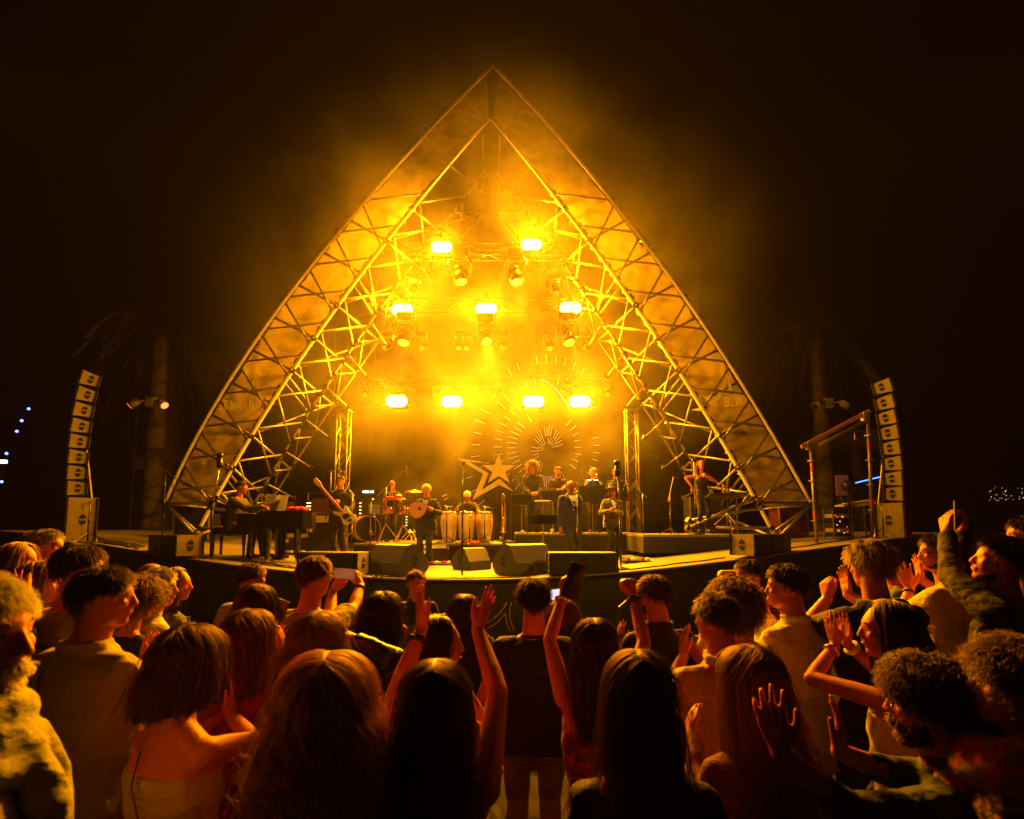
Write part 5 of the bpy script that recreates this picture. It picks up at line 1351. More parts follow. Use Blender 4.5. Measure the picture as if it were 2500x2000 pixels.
for (px, lb) in ((1096, "left conga of three, pale striped wood shell"), (1138, "middle conga of three, right before the player in the white cap"), (1182, "right conga of three, a narrow orange shell behind its edge")):
    Y = 12.25; b = DK(px, Y, .42); h = W(px, 1249, Y).z - b.z; t = thing("conga", lb, "drum", b)
    MB().lathe([(.12, 0), (.145, .12 * h), (.19, .45 * h), (.205, .68 * h), (.185, .88 * h), (.165, h - .03)], seg=24).build("shell", mat("conga_wood", (.55, .38, .16), .35, 0, .55, 16, .1, 20, stretch=(1, 1, .10)), t, smooth='auto')
    MB().lathe([(.17, h - .035), (.182, h - .03), (.182, h - .01), (.172, h)], seg=24).build("rim", M_CHROME, t, smooth='auto'); MB().lathe([(.17, h - .002), (.02, h + .006)], seg=24).build("drum_head", M_HEAD, t)
    m = MB()
    for i in range(6):
        a = math.pi * 2 * i / 6 + .3; m.tube([(.19 * math.cos(a), .19 * math.sin(a), h - .02), (.215 * math.cos(a), .215 * math.sin(a), h - .05), (.212 * math.cos(a), .212 * math.sin(a), h - .17), (.20 * math.cos(a), .20 * math.sin(a), h - .19)], .007, 5)
    m.build("tuning_lugs", M_CHROME, t)
# trombone on its stand
p = DK(1229, 11.9, .42); H_ = W(1229, 1206, 11.9).z - p.z
t = thing("trombone", "brass trombone standing bell down between the congas and the horn riser", "trombone", p)
M_BRASS = mat("brass", (.75, .48, .16), .2, 1.0, .1, 20)
MB().tube([(-.03, 0, .30), (-.03, 0, H_ - .05), (-.015, 0, H_ - .01), (.0, 0, H_), (.02, 0, H_ - .02), (.035, 0, H_ - .06), (.035, 0, .30)], .011).build("slide", M_BRASS, t, smooth=True)
MB().lathe([(.010, .62), (.014, .45), (.025, .34), (.06, .28), (.085, .26)], seg=20).build("bell", M_BRASS, t, smooth=True)
for z in (.7, .92): MB().cyl((-.03, 0, H_ * z), (.035, 0, H_ * z), .008).build("crossbar", M_BRASS, t)
MB().cyl((0, 0, 0), (0, 0, .27), .014).build("stand_post", M_CHROME, t)
for a in (0.4, 2.5, 4.6): MB().cyl((0, 0, .1), (.2 * math.cos(a), .2 * math.sin(a), .01), .009, seg=6).build("stand_leg", M_BLKMETAL, t)

# amps and racks behind
def amp(label, px, Y, w, d, h, z0=0, kind='amp'):
    p = DK(px, Y, z0); t = thing("amplifier", label, "amplifier", p); MB().bbox((0, 0, h * .36), (w, d, h * .72 - .01), b=.012).build("cabinet", M_BLACK, t)
    MB().bbox((0, 0, h * .86), (w, d * .9, h * .27), b=.012).build("head_unit", M_BLKMETAL, t); MB().bbox((0.02, -d * .45 - .008, h * .86), (w * .8, .012, h * .16), b=.003).build("panel", M_WHITE, t)
    MB().bbox((-w * .36, -d / 2 - .006, h * .60), (.07, .01, .08), b=.003).build("badge", M_WHITE, t)
    m = MB(); [m.tube([(s * w / 2, -d * .42, h * .74), (s * w / 2, -d * .42, h * .99)], .010) for s in (-1, 1)]; m.tube([(-w / 2, -d * .42, h * .99), (w / 2, -d * .42, h * .99)], .010); m.build("frame_bar", M_CHROME, t)
amp("black bass amplifier with a pale panel beside the bass player's left hand side", 785, 11.6, .50, .40, .95)
amp("low white-fronted amplifier behind the legs of the lute player", 1062, 11.7, .62, .36, .42)
amp("black guitar amplifier under the piano at the back", 735, 12.2, .7, .4, .42)
def lightbar(label, px, y0, y1, Y, n, w=.075, col=(1.0, .62, .3)):
    a = W(px, y0, Y); b = W(px, y1, Y); t = thing("led_batten", label, "stage light", (b.x, Y, b.z), 0, "ladder-like lamp battens at the back of the band"); L = a.z - b.z
    MB().bbox((0, .03, L / 2), (w * 1.5, .05, L + .06), b=.01).build("housing", M_BLKMETAL, t)
    me = MB().bbox((0, 0, 0), (w, .012, L / n * .32), b=.004).mesh("lamp_cell"); me.materials.append(mat("batten_cell", (1, .9, .8), .4, emit=col, estr=2.6))
    for i in range(n):
        o = bpy.data.objects.new("lamp_cell", me); COL.objects.link(o); o.parent = t; o.location = (0, 0, L * (i + .5) / n)
lightbar("tall batten of seven warm lit cells left of the bass player", 752, 1224, 1280, 12.6, 7, .11)
lightbar("batten of lit cells seen between the bass player and the drum kit", 879, 1224, 1266, 13.4, 5, .055)
lightbar("short batten of lit cells low under the timbales", 992, 1258, 1286, 13.2, 4, .045)
lightbar("short batten of lit cells right behind the bass drum", 914, 1250, 1282, 13.3, 4, .05)
q = W(899, 1201, 13.0); t = thing("lit_name_sign", "tiny cold-white lit lettering on a dark box behind the drums", "sign", q)
MB().bbox((0, .03, 0), (.26, .03, .12), b=.01).build("case", M_BLACK, t)
text_mesh("lettering", "MERAK", .085, mat("sign_lit", (.8, .85, 1), .4, emit=(.75, .8, 1.0), estr=5), t, (0, .008, 0), (math.radians(90), 0, 0), .003)
q = DK(899, 13.0, 0); MB().cyl((0, .03, -.06), (0, .03, q.z - W(899, 1201, 13.0).z), .012).build("post", M_BLKMETAL, t)
# open frame rack with red-brown curtain behind the bass player
p = DK(783, 12.9); t = thing("open_rack", "open metal frame with a dull red panel behind the bass player", "rack", p)
hh = W(783, 1204, 12.9).z - p.z
for x in (-.36, .36): MB().cyl((x, 0, 0), (x, 0, hh), .018).build("post", M_TUBE, t)
MB().cyl((-.36, 0, hh), (.36, 0, hh), .018).build("rail", M_BLKMETAL, t); MB().bbox((.04, .02, hh * .6), (.56, .02, hh * .62), b=.004).build("panel", mat("maroon_panel", (.10, .025, .02), .7), t); MB().cyl((.30, -.02, hh * .45), (.30, -.02, hh * .95), .02).build("lit_edge", M_WHITE, t)
# effects boards, cups and towels
def pedalboard(label, px, Y, z0=0):
    p = DK(px, Y, z0); t = thing("pedal_board", label, "pedal board", p); MB().bbox((0, 0, .02), (.55, .26, .035), b=.006).build("board", M_BLKMETAL, t)
    for i in range(6): MB().bbox((-.22 + i * .088, 0, .06), (.065, .11, .045), b=.006).build("pedal", [M_CHROME, mat("pedal_red", (.5, .04, .03), .4), M_WHITE][i % 3], t)
pedalboard("row of effect pedals on the deck beside the right front microphone stand", 1532 + 20, 9.6); pedalboard("row of effect pedals behind the legs of the lute player", 1070, 11.0); pedalboard("pedal board on the deck under the piano tail", 715, 11.2); pedalboard("pedal board beside the trombone stand", 1246, 11.95, .42)
for (px, Y, z0, lb) in ((1192, 11.95, .42, "clear plastic cup before the right conga"), (1224, 12.0, .42, "clear plastic cup left of the trombone"), (1276, 11.9, .55, "tall plastic cup at the left end of the horn riser"), (1349, 11.9, .55, "plastic cup under the second horn player's stand")):
    p = DK(px, Y, z0); t = thing("drinking_cup", lb, "cup", p, 0, "clear cups standing on the risers"); MB().lathe([(.032, 0), (.045, .17), (.042, .17), (.030, .01)], seg=14).build("cup_wall", mat("clear_plastic", (.8, .8, .75), .1, trans=.7), t, smooth=True); MB().lathe([(.029, .01), (.036, .08)], seg=12).build("drink", mat("drink_amber", (.4, .25, .1), .2), t)
p = DK(1154, 11.75, .42); t = thing("red_towel", "bright red towel crumpled between the middle and right congas", "towel", p); m = MB()
for i in range(8): m.ell((-.12 + i * .035, .02 * math.sin(i), .035 + .02 * (i in (0, 7))), (.05, .05, .035))
remesh_local(m, "folds", mat("red_cloth", (.55, .03, .02), .8), t)
p = DK(1215, 11.75, .42); t = thing("white_towel", "small white towel on the riser left of the trombone", "towel", p); m = MB(); [m.ell((-.08 + i * .04, 0, .02), (.05, .06, .025)) for i in range(5)]; remesh_local(m, "folds", M_WHITE, t)
p = DK(1323, 12.0, .55); t = thing("red_towel", "red towel on the horn riser behind the low music stand", "towel", p); m = MB(); [m.ell((-.14 + i * .05, 0, .02), (.05, .06, .025)) for i in range(6)]; remesh_local(m, "folds", mat("red_cloth", (.55, .03, .02), .8), t)

# keyboard on its chrome stand, right
p = DK(1776, 10.7, .36); hh = W(1776, 1211, 10.7).z - p.z
t = thing("percussion_pad", "black electronic pad on a chrome tripod stand beside the woman singer", "instrument", p)
MB().bbox((0, 0, hh), (.84, .34, .05), RY(-.04) @ RX(-.2), .012).build("pad", M_BLACK, t); MB().cyl((-.01, 0, .1), (0, 0, hh), .022).build("post", M_CHROME, t)
for x in (-.08, .0, .06): MB().cyl((x, 0, hh + .02), (x, 0, hh + .26), .022).build("tube_bell", M_CHROME, t)
for a in (0.4, 2.5, 4.6): MB().cyl((0, 0, .36), (.36 * math.cos(a), .36 * math.sin(a), .01), .014, seg=6).build("leg", M_CHROME, t)
MB().bbox((0, 0, hh * .62), (.07, .07, .05)).build("clamp", M_CHROME, t)
# scaffold goal, right wing
def goal():
    Y = 9.5; b0 = DK(1994, Y); b1 = DK(2131, Y + .1); t = thing("scaffold_portal", "scaffold portal of two posts and twin sloping beams on the right wing", "scaffold", b0)
    t0 = W(1979, 1082, Y); t1 = W(2112, 1012, Y); l = t.location
    for a, b in ((b0, t0), (b1, t1 + Vector((.05, 0, .02)))):
        MB().cyl(a - l, b - l, .032).build("post", M_TUBE, t, smooth='auto')
        for k in (.22, .42, .62, .82):
            c = a.lerp(b, k) - l; d = (b - a).normalized() * .012; MB().cyl(c - d, c + d, .075, seg=10).build("rosette", M_TUBE, t)
        for k in (.28, .74):
            c = a.lerp(b, k) - l; d = (b - a).normalized() * .06; MB().cyl(c - d, c + d, .034, seg=10).build("red_band", mat("red_tape", (.45, .02, .02), .5), t)
    e = (t1 - t0).normalized()
    MB().bbox((t0.lerp(t1, .46) - l) + Vector((0, 0, .02)), ((t1 - t0).length * 1.26, .06, .075), RY(-math.atan2(e.z, e.x)), .01).build("top_beam", mat("rusty_beam", (.42, .17, .07), .55, .3, .3, 12), t)
    MB().cyl(t0 - l + e * .05 - Vector((0, 0, .12)), t1 - l - Vector((0, 0, .12)), .034).build("lower_beam", M_TUBE, t, smooth='auto')
    MB().bbox(t0 - l - Vector((0, 0, .06)), (.16, .1, .14), None, .01).build("bracket", M_TUBE, t); MB().bbox(t1 - l - Vector((0, 0, .06)), (.12, .1, .2), None, .01).build("bracket", M_TUBE, t)
    h = W(2088, 1062, Y) ; g = thing("hanging_clamp", "small steel clamp and cable loop hanging inside the scaffold portal", "clamp", h)
    MB().cyl((0, 0, -.08), (0, 0, .08), .022).build("clamp", M_CHROME, g); MB().tube([(0.02 + .06 * math.cos(a), 0, -.13 + .07 * math.sin(a)) for a in [i * .55 for i in range(12)]], .007).build("loop", M_RUBBER, g); MB().cyl((0, 0, .08), (.1, 0, W(2100, 1020, Y).z - h.z), .004).build("wire", M_RUBBER, g)
goal()
p = DK(2092, 9.9); hh = W(2092, 1232, 9.9).z - p.z
t = thing("keyboard", "cream electric keyboard on an X stand behind the right scaffold portal", "keyboard", p)
MB().bbox((0, 0, hh), (.62, .30, .09), RY(-.14), .012).build("body", mat("cream_plastic", (.50, .42, .30), .5), t)
me = MB().box((0, 0, 0), (.021, .12, .016)).mesh("white_key"); me.materials.append(M_WHITE)
for i in range(22):
    o = bpy.data.objects.new("white_key", me); COL.objects.link(o); o.parent = t; x = -.26 + i * .024; o.location = (x, -.11, hh + .05 + x * .14); 
for s in (-1, 1): MB().cyl((s * .28, -.1, hh - .05), (-s * .28, -.1, .01), .016).build("leg", M_TUBE, t); MB().cyl((s * .25, .1, hh - .05), (s * .25, .1, .01), .016).build("leg", M_TUBE, t)
MB().bbox((.12, .05, hh + .15), (.30, .16, .16), b=.01).build("sound_module", M_BLKMETAL, t); MB().cyl((-.22, .0, hh + .04), (-.28, 0, hh + .16), .008).build("score_clip", M_TUBE, t)
p = DK(2048, 9.9); t = thing("equipment_rack", "open rack full of small lit audio gear and cables beside the keyboard", "rack", p); hh = W(2048, 1240, 9.9).z - p.z
for x in (-.18, .18):
    for y in (-.15, .15): MB().box((x, y, hh / 2), (.02, .02, hh)).build("post", M_TUBE, t)
MB().box((0, 0, hh), (.40, .34, .02)).build("shelf", M_BLKMETAL, t)
for i in range(6): MB().bbox((0, 0, .08 + i * hh / 6.6), (.33, .28, hh / 8), b=.006).build("unit", [M_BLKMETAL, M_CAB, M_BLACK][i % 3], t)
for i in range(10): MB().ell((rng.uniform(-.14, .14), -.152, rng.uniform(.1, hh - .05)), .009, seg=6, rings=4).build("pilot_lamp", mat("pilot_red", (.8, .1, .1), .4, emit=(1, .1, .04), estr=2.5) if i % 2 else mat("pilot_warm", (.8, .6, .3), .4, emit=(1, .7, .3), estr=2.5), t)
q = W(2056, 1185, 10.4); t = thing("notice_board", "small brown board on a stand in the right wing", "board", (q.x, q.y, DK(2056, 10.4).z)); MB().bbox((0, 0, q.z - t.location.z), (.26, .02, .42), b=.005).build("board", mat("brown_card", (.26, .13, .07), .8), t); MB().cyl((0, .02, 0), (0, .02, q.z - t.location.z), .014).build("post", M_BLKMETAL, t)
q = W(2070, 1186, 9.7); t = thing("followspot", "round black lamp head on a post throwing a thin blue line", "stage light", (q.x, q.y, DK(2070, 9.7).z)); zz = q.z - t.location.z
MB().lathe([(.05, -.1), (.10, -.06), (.115, .04), (.09, .1)], (0, 0, zz), 18, RY(1.2)).build("lamp_head", M_BLKMETAL, t, smooth=True); MB().cyl((0, 0, 0), (0, 0, zz), .014).build("post", M_BLKMETAL, t)
a = W(2076, 1182, 9.7); b = W(2154, 1163, 9.9); t = thing("blue_beam_rod", "thin glowing blue rod standing for the lamp beam behind the keyboard", "neon tube", a)
MB().cyl((0, 0, 0), b - a, .009).build("glass", mat("blue_glow", (.1, .2, 1), .3, emit=(.03, .12, 1.0), estr=9), t); MB().cyl(b - a, b - a + Vector((.5, .3, .05)), .012).build("holder", M_BLKMETAL, t); MB().cyl((0, 0, 0), (0, .1, DK(2076, 9.8).z - a.z), .01).build("post", M_BLKMETAL, t)  # glowing rod stands in for the thin blue beam of the lamp head
# dark flight cases in the wings
for (px, Y, w, h, lb) in ((1925, 11.5, .6, .75, "dark red flight case under the right foot of the roof"), (1735, 12.4, 1.1, 1.1, "tall dark case behind the woman singer"), (480, 12.0, .8, .6, "dark flight case behind the left foot of the roof")):
    p = DK(px, Y); t = thing("flight_case", lb, "case", p); MB().bbox((0, 0, h / 2), (w, .5, h), b=.015).build("body", mat("case_red", (.12, .02, .015), .5) if 'red' in lb else M_BLACK, t)
    for s in (-1, 1): MB().bbox((s * w / 2, -.25, h / 2), (.03, .03, h + .01), b=.004).build("edge_profile", M_TUBE2, t)
    MB().bbox((0, -.255, h * .6), (.1, .02, .05)).build("latch", M_CHROME, t)

# cables on the deck
def cable(label, pts, r=.011, wob=.04, n=7, seed=1):
    rg = random.Random(seed); out = []
    for i in range(len(pts) - 1):
        a = DK(*pts[i]); b = DK(*pts[i + 1])
        for k in range(n):
            s = k / n; q = a.lerp(b, s); q.x += rg.uniform(-wob, wob); q.y += rg.uniform(-wob, wob); q.z = zdeck(q.x) + r; out.append(q)
    t = thing("stage_cable", label, "cable", out[0], 0, "black cables lying on the deck"); MB().tube([q - out[0] for q in out], r, 6).build("sheath", M_RUBBER, t, smooth=True)
cable("black cable along the stage lip right of the last microphone stand", [(1530, 8.3), (1650, 8.55), (1790, 8.7)], seed=2); cable("cable running along the lip below the piano", [(470, 9.0), (600, 8.9), (740, 8.6)], seed=3)
cable("second cable crossing the deck before the piano", [(560, 9.2), (650, 9.0), (735, 8.75)], seed=4, wob=.07); cable("cable lying along the centre of the stage lip", [(930, 8.2), (1100, 8.12), (1330, 8.15)], seed=5, wob=.02)
cable("bundle of cable on the left wing near the subwoofer", [(235, 9.4), (300, 9.3), (345, 9.2)], seed=6, wob=.22, n=16); cable("cable tangle between the left subwoofer and the first lip loudspeaker", [(250, 9.6), (290, 9.4), (340, 9.5)], seed=7, wob=.25, n=16)
cable("cable from the right wing along the edge", [(1935, 9.0), (2030, 9.3), (2140, 9.6)], seed=8); cable("coiled cable behind the bass player's lip loudspeaker", [(905, 8.4), (950, 8.3), (990, 8.25)], seed=9, wob=.12, n=10)
for (px, Y, r, lb) in ((1283, 8.35, .16, "loop of cable leaning on the right wedge"), (930, 8.25, .13, "flat loop of cable at the lip left of the centre wedge"), (520, 8.9, .22, "loop of cable around the base of the left microphone stand")):
    p = DK(px, Y); t = thing("cable_loop", lb, "cable", p); up = 'leaning' in lb
    MB().tube([(r * math.cos(a), (0.1 if not up else .02) * math.sin(a) * 2, .012 + (r * (1 + math.sin(a)) * .6 if up else .006 * (i % 3))) for i, a in enumerate([2 * math.pi * j / 22 for j in range(23)])], .010).build("coil", M_RUBBER, t, smooth=True)
# ------------------------------------------------------------------ performers
BLK_SUIT = cloth("black_suit", (.010, .009, .008), sheen=0); DARK_SUIT = cloth("charcoal_suit", (.022, .019, .016), sheen=0); BLUE_SUIT = cloth("navy_suit", (.020, .020, .075), sheen=0); VELVET = cloth("dark_velvet", (.035, .025, .018), sheen=.6); BLKSHIRT = cloth("black_shirt", (.016, .014, .011), sheen=0)
def shirt_front(I, m, w=.07, top=-.01, bot=-.34, name="shirt_front", y=.142):
    tb = I['tb']; mb = MB()
    pts = [(-w, y * .58, top - .005), (w, y * .58, top - .005), (w * .95, y * .90, -.09), (w * .5, y * 1.02, -.20), (.006, y * 1.03, bot), (-.006, y * 1.03, bot), (-w * .5, y * 1.02, -.20), (-w * .95, y * .90, -.09)]
    vs = [tb(*p) for p in pts] + [tb(p[0], p[1] - .03, p[2]) for p in pts]; n = len(pts)
    mb.add(vs, [(0, 1, 2, 7), (7, 2, 3, 6), (6, 3, 4, 5)] + [(i, i + n, (i + 1) % n + n, (i + 1) % n) for i in range(n)])
    return mb.build(name, m, I['root'], world=True)
def perf(label, px, py, Y, yaw, floor_dz=0.0, **k):
    x = W(px, py, Y).x
    k.setdefault('voxel', .0125); k.setdefault('group', "musicians and singers on the stage"); k.setdefault('bottom', BLK_SUIT); k.setdefault('eyes', True); k['build'] = k.get('build', 1.0) * (1.12 if k.get('sex') != 'f' else 1.0)
    return person(label, px, py, Y, yaw=yaw, floor=zdeck(x) + floor_dz, **k)
I = perf("bald singer in a navy suit and dark glasses, hand at the microphone", 1394, 1187, 10.6, 205, tone='dark', glasses='dark', top=BLUE_SUIT, jacket=True, neck='jacket', sleeve='long', bottom=BLUE_SUIT, hem=.80, beard=None, build=1.12, pitch=4,
    arms=dict(L=dict(w=(1411, 1212), dy=-.25, hs='grip', fd=(0, -.2, 1), pn=(-1, 0, 0)), R=dict(p=(.26, .02, -.66), hs='relax')))
shirt_front(I, M_WHITE, .08)
I = perf("man in a black felt hat, sunglasses, velvet jacket and open white shirt, hands joined", 1496, 1200, 11.2, 192, tone='tan', glasses='sun', hair=dict(kind='long', col=H_DARK, L=.14, dens=0), top=VELVET, jacket=True, neck='jacket', sleeve='long', hem=.70, bottom=BLK_SUIT, build=1.05,
    arms=dict(R=dict(w=(1487, 1247), dy=-.25, hs='curl', fd=(.8, 0, .1), pn=(0, 1, 0)), L=dict(w=(1512, 1252), dy=-.22, hs='grip', fd=(-.7, 0, .4), pn=(0, 1, 0))))
shirt_front(I, M_WHITE, .06)
q = I['q']; hat = MB(); hat.lathe([(.155, .0), (.150, .012), (.098, .016), (.095, .10), (.070, .125), (.01, .118)], (0, 0, 0), 24)
hat.v = [tuple(I['C'] + I['H'] @ (Vector(v) + Vector((0, -.01, .062)))) for v in hat.v]; hat.build("hat", mat("black_felt", (.015, .013, .012), .8), I['root'], 'auto', True)
I = perf("white haired man with a moustache in a charcoal suit playing a pear shaped lute", 1041, 1197, 11.0, 176, tone='light', hair=dict(kind='short', col=H_WHITE, dens=300, rad=.004), glasses='clear', top=DARK_SUIT, jacket=True, neck='jacket', sleeve='long', hem=.78, bottom=DARK_SUIT, beard=None,
    arms=dict(R=dict(w=(1021, 1241), dy=-.26, hs='curl', fd=(1, 0, -.1), pn=(0, 1, 0)), L=dict(w=(1058, 1247), dy=-.28, hs='hold', fd=(-.8, 0, .4), pn=(0, 1, 0))))
shirt_front(I, cloth("blue_shirt", (.35, .38, .55)), .055)
def lute():
    c = W(1022, 1243, 10.62); t = thing("lute", "brown pear shaped lute held by the white haired man", "lute", c); d = Vector((.93, 0, .42)).normalized(); u = Vector((-d.z, 0, d.x)); n = Vector((0, -1, 0))
    mb = MB(); N_ = 24; prof = [( -.19, .0), (-.18, .09), (-.12, .155), (-.03, .17), (.06, .14), (.13, .085), (.19, .045), (.24, .03)]
    for s, w in zip((0, 1), (1, .0)): pass
    vs = []; K = 10
    for (a, w) in prof:
        for k in range(K):
            th = math.pi * k / (K - 1); vs.append(d * a + u * (w * math.cos(th)) - n * (w * .75 * math.sin(th)))
    fs = [(i * K + k, i * K + k + 1, (i + 1) * K + k + 1, (i + 1) * K + k) for i in range(len(prof) - 1) for k in range(K - 1)]
    mb.add(vs, fs); mb.build("bowl", mat("lute_bowl", (.22, .08, .03), .3, coat=.4), t, smooth=True)
    pts = [d * a + u * w for a, w in prof] + [d * a - u * w for a, w in reversed(prof)]
    MB().add([p + n * .004 for p in pts], [tuple(range(len(pts)))]).build("soundboard", mat("lute_front", (.50, .22, .08), .35, coat=.3), t)
    MB().lathe([(.035, 0), (.005, .001)], d * .02 + n * .006, 14, RX(math.radians(90))).build("sound_hole", M_HOLE, t)
    MB().box(d * .38 + n * .012, (.36, .022, .038), Matrix((d, -n, u)).transposed()).build("neck", mat("lute_neck", (.08, .04, .02), .4), t)
    MB().box(d * .60 + n * .004, (.13, .03, .055), Matrix((d, -n, u)).transposed()).build("peg_head", mat("lute_bowl", (.22, .08, .03)), t)
    m = MB(); [m.cyl(d * (.56 + .028 * i) + u * s * .028, d * (.56 + .028 * i) + u * s * .055, .007, seg=5) for i in range(4) for s in (-1, 1)]; m.build("pegs", M_WHITE, t)
    m = MB(); [m.cyl(d * -.10 + u * (.006 * i) + n * .02, d * .56 + u * (.004 * i) + n * .03, .0012, seg=3) for i in (-2, -1, 1, 2)]; m.build("strings", M_CHROME, t)
lute()
I = perf("bearded bass player in a dark jacket with a pale bass guitar across his body", 831, 1177, 11.0, 184, tone='light', hair=dict(kind='short', col=H_DARK, dens=300, rad=.004, thick=.02), beard=dict(col=H_BLACK), top=BLK_SUIT, jacket=True, neck='jacket', sleeve='long', hem=.70,
    arms=dict(R=dict(w=(823, 1234), dy=-.26, hs='curl', fd=(.1, 0, 1), pn=(0, 1, 0)), L=dict(w=(851, 1252), dy=-.26, hs='curl', fd=(-.6, -.1, -.8), pn=(0, 1, 0))))
shirt_front(I, BLKSHIRT, .06)
def bass():
    a = W(775, 1178, 10.6); b = W(848, 1262, 10.6); t = thing("bass_guitar", "cream bass guitar with an orange maple neck held by the bearded bass player", "guitar", b); d = (a - b).normalized(); u = Vector((-d.z, 0, d.x)); n = Vector((0, -1, 0)); L = (a - b).length
    out = [(-.12, .05), (-.13, .12), (-.06, .155), (.04, .12), (.10, .10), (.18, .135), (.25, .16), (.27, .13), (.20, .06), (.16, .03), (.16, -.03), (.18, -.06), (.21, -.12), (.15, -.14), (.08, -.105), (.0, -.115), (-.08, -.155), (-.14, -.12), (-.14, -.03)]
    pts = [d * (x) + u * y for x, y in out]; k = len(pts)
    MB().add([p + n * .02 for p in pts] + [p - n * .02 for p in pts], [tuple(range(k)), tuple(range(2 * k - 1, k - 1, -1))] + [(i, i + k, (i + 1) % k + k, (i + 1) % k) for i in range(k)]).build("body", mat("bass_cream", (.62, .54, .36), .25, coat=.5), t)
    R_ = Matrix((d, -n, u)).transposed()
    MB().box(d * (.16 + (L - .30) / 2) + n * .028, (L - .26, .024, .052), R_).build("neck", mat("maple_neck", (.60, .27, .08), .35, coat=.3), t)
    MB().prism([(0, -.03), (.06, -.055), (.20, -.05), (.22, .0), (.17, .045), (.05, .035), (0, .03)], .022, d * (L - .12) + n * .02, Matrix((d, n, u)).transposed()).build("headstock", mat("maple_neck", (.60, .27, .08)), t)
    m = MB(); [m.cyl(d * (L - .08 + .045 * i) + u * .04, d * (L - .08 + .045 * i) + u * .085, .008, seg=5) for i in range(4)]; m.build("tuners", M_CHROME, t)
    MB().prism([(-.02, .07), (.06, .08), (.10, .03), (.05, -.06), (-.04, -.07)], .006, n * .024, Matrix((d, n, u)).transposed()).build("pickguard", M_BLACK, t)
    MB().box(d * .0 + n * .03, (.03, .02, .07), R_).build("pickup", M_BLACK, t); MB().box(d * -.09 + n * .028, (.05, .014, .07), R_).build("bridge", M_CHROME, t)
    m = MB(); [m.cyl(d * -.08 + u * (.009 * i) + n * .045, d * (L - .1) + u * (.007 * i) + n * .046, .0014, seg=3) for i in (-1.5, -.5, .5, 1.5)]; m.build("strings", M_CHROME, t)
    m = MB(); m.tube([b * 0 + d * .26 + u * .15, d * .36 + u * .20 - n * .02, d * .30 + u * .38 - n * .1], .016); m.build("strap", M_BLACK, t)
bass()
I = perf("bald pianist in black seated at the grand piano, seen from the side", 590, 1190, 9.55, -86, tone='tan', top=BLKSHIRT, sleeve='long', height=1.80, seated=True, lean=(8, 0), hair=dict(kind='short', col=H_DARK, frontback=(84, 92, 126), thick=.002, dens=0), eyes=True, build=1.18,
    arms=dict(R=dict(w=(640, 1237), dy=-.15, hs='curl', fd=(1, .1, -.1), pn=(0, 0, -1)), L=dict(w=(638, 1235), dy=.25, hs='curl', fd=(1, 0, -.1), pn=(0, 0, -1))))
perf("bald drummer in black behind the timbales holding sticks", 957, 1184, 12.9, 182, .38, tone='tan', top=BLKSHIRT, sleeve='short', hair=None, pitch=-8, arms=dict(R=dict(w=(944, 1218), dy=-.3, hs='grip', pn=(0, 0, -1), fd=(.2, -.8, .2)), L=dict(w=(966, 1216), dy=-.3, hs='grip', pn=(0, 0, -1), fd=(-.2, -.8, .2))))
for s, (x0, y0, x1, y1) in (("left", (949, 1218, 955, 1198)), ("right", (958, 1218, 957, 1199))):
    a = W(x0, y0, 12.5); b = W(x1, y1, 12.4); t = thing("drumstick", "pale drumstick in the drummer's hands, the %s one" % s, "drumstick", a); MB().cyl((0, 0, 0), (b - a) * 1.5, .009, .006).build("stick", M_WHITE, t)
I = perf("conga player with a white cap bending his head over the drums", 1141, 1212, 12.95, 178, .42, tone='tan', pitch=-34, top=BLK_SUIT, sleeve='long', jacket=True, hair=None, height=1.62, lean=(12, 0), arms=dict(R=dict(w=(1115, 1244), dy=-.4, hs='flat', fd=(-.2, -1, 0), pn=(0, 0, -1)), L=dict(w=(1168, 1246), dy=-.4, hs='flat', fd=(.2, -1, 0), pn=(0, 0, -1))))
c = MB(); c.lathe([(.088, -.02), (.093, .02), (.088, .07), (.05, .105), (.01, .112)], seg=20); c.v = [tuple(I['C'] + I['H'] @ (Vector(v) + Vector((0, -.008, .03)))) for v in c.v]; c.build("cap", mat("white_knit", (.78, .76, .70), .8), I['root'], 'auto', True)
perf("tall horn player with a mass of curly hair in a black shirt, hands folded", 1300, 1142, 12.7, 178, .55, tone='light', hair=dict(kind='curly', col=H_LIGHT, puff=3.5, dens=500, rad=.005, frontback=(58, 95, 160)), top=BLKSHIRT, sleeve='long', neck='collar', arms=dict(R=dict(w=(1296, 1204), dy=-.28, hs='relax', fd=(.9, 0, -.1)), L=dict(w=(1312, 1206), dy=-.3, hs='curl', fd=(-.7, 0, .2))))
perf("short haired horn player looking down over his music stand, black jacket", 1363, 1152, 12.7, 186, .55, tone='light', pitch=-8, hair=dict(kind='short', col=H_DARK, dens=200, rad=.004), top=BLK_SUIT, sleeve='long', neck='jacket', arms=dict(R=dict(w=(1360, 1196), dy=-.3, hs='relax', fd=(.9, 0, .2)), L=dict(w=(1372, 1194), dy=-.3, hs='relax', fd=(.6, 0, .4))))
I = perf("grey haired trumpet player behind the stand with two lamps", 1449, 1156, 12.7, 180, .55, tone='light', hair=dict(kind='short', col=H_GREY, dens=200, rad=.004, thick=.02), top=BLKSHIRT, sleeve='long', arms=dict(R=dict(w=(1446, 1172), dy=-.30, hs='grip', fd=(.6, 0, .5), pn=(1, 0, 0)), L=dict(w=(1455, 1174), dy=-.30, hs='grip', fd=(-.5, 0, .5), pn=(-1, 0, 0))))
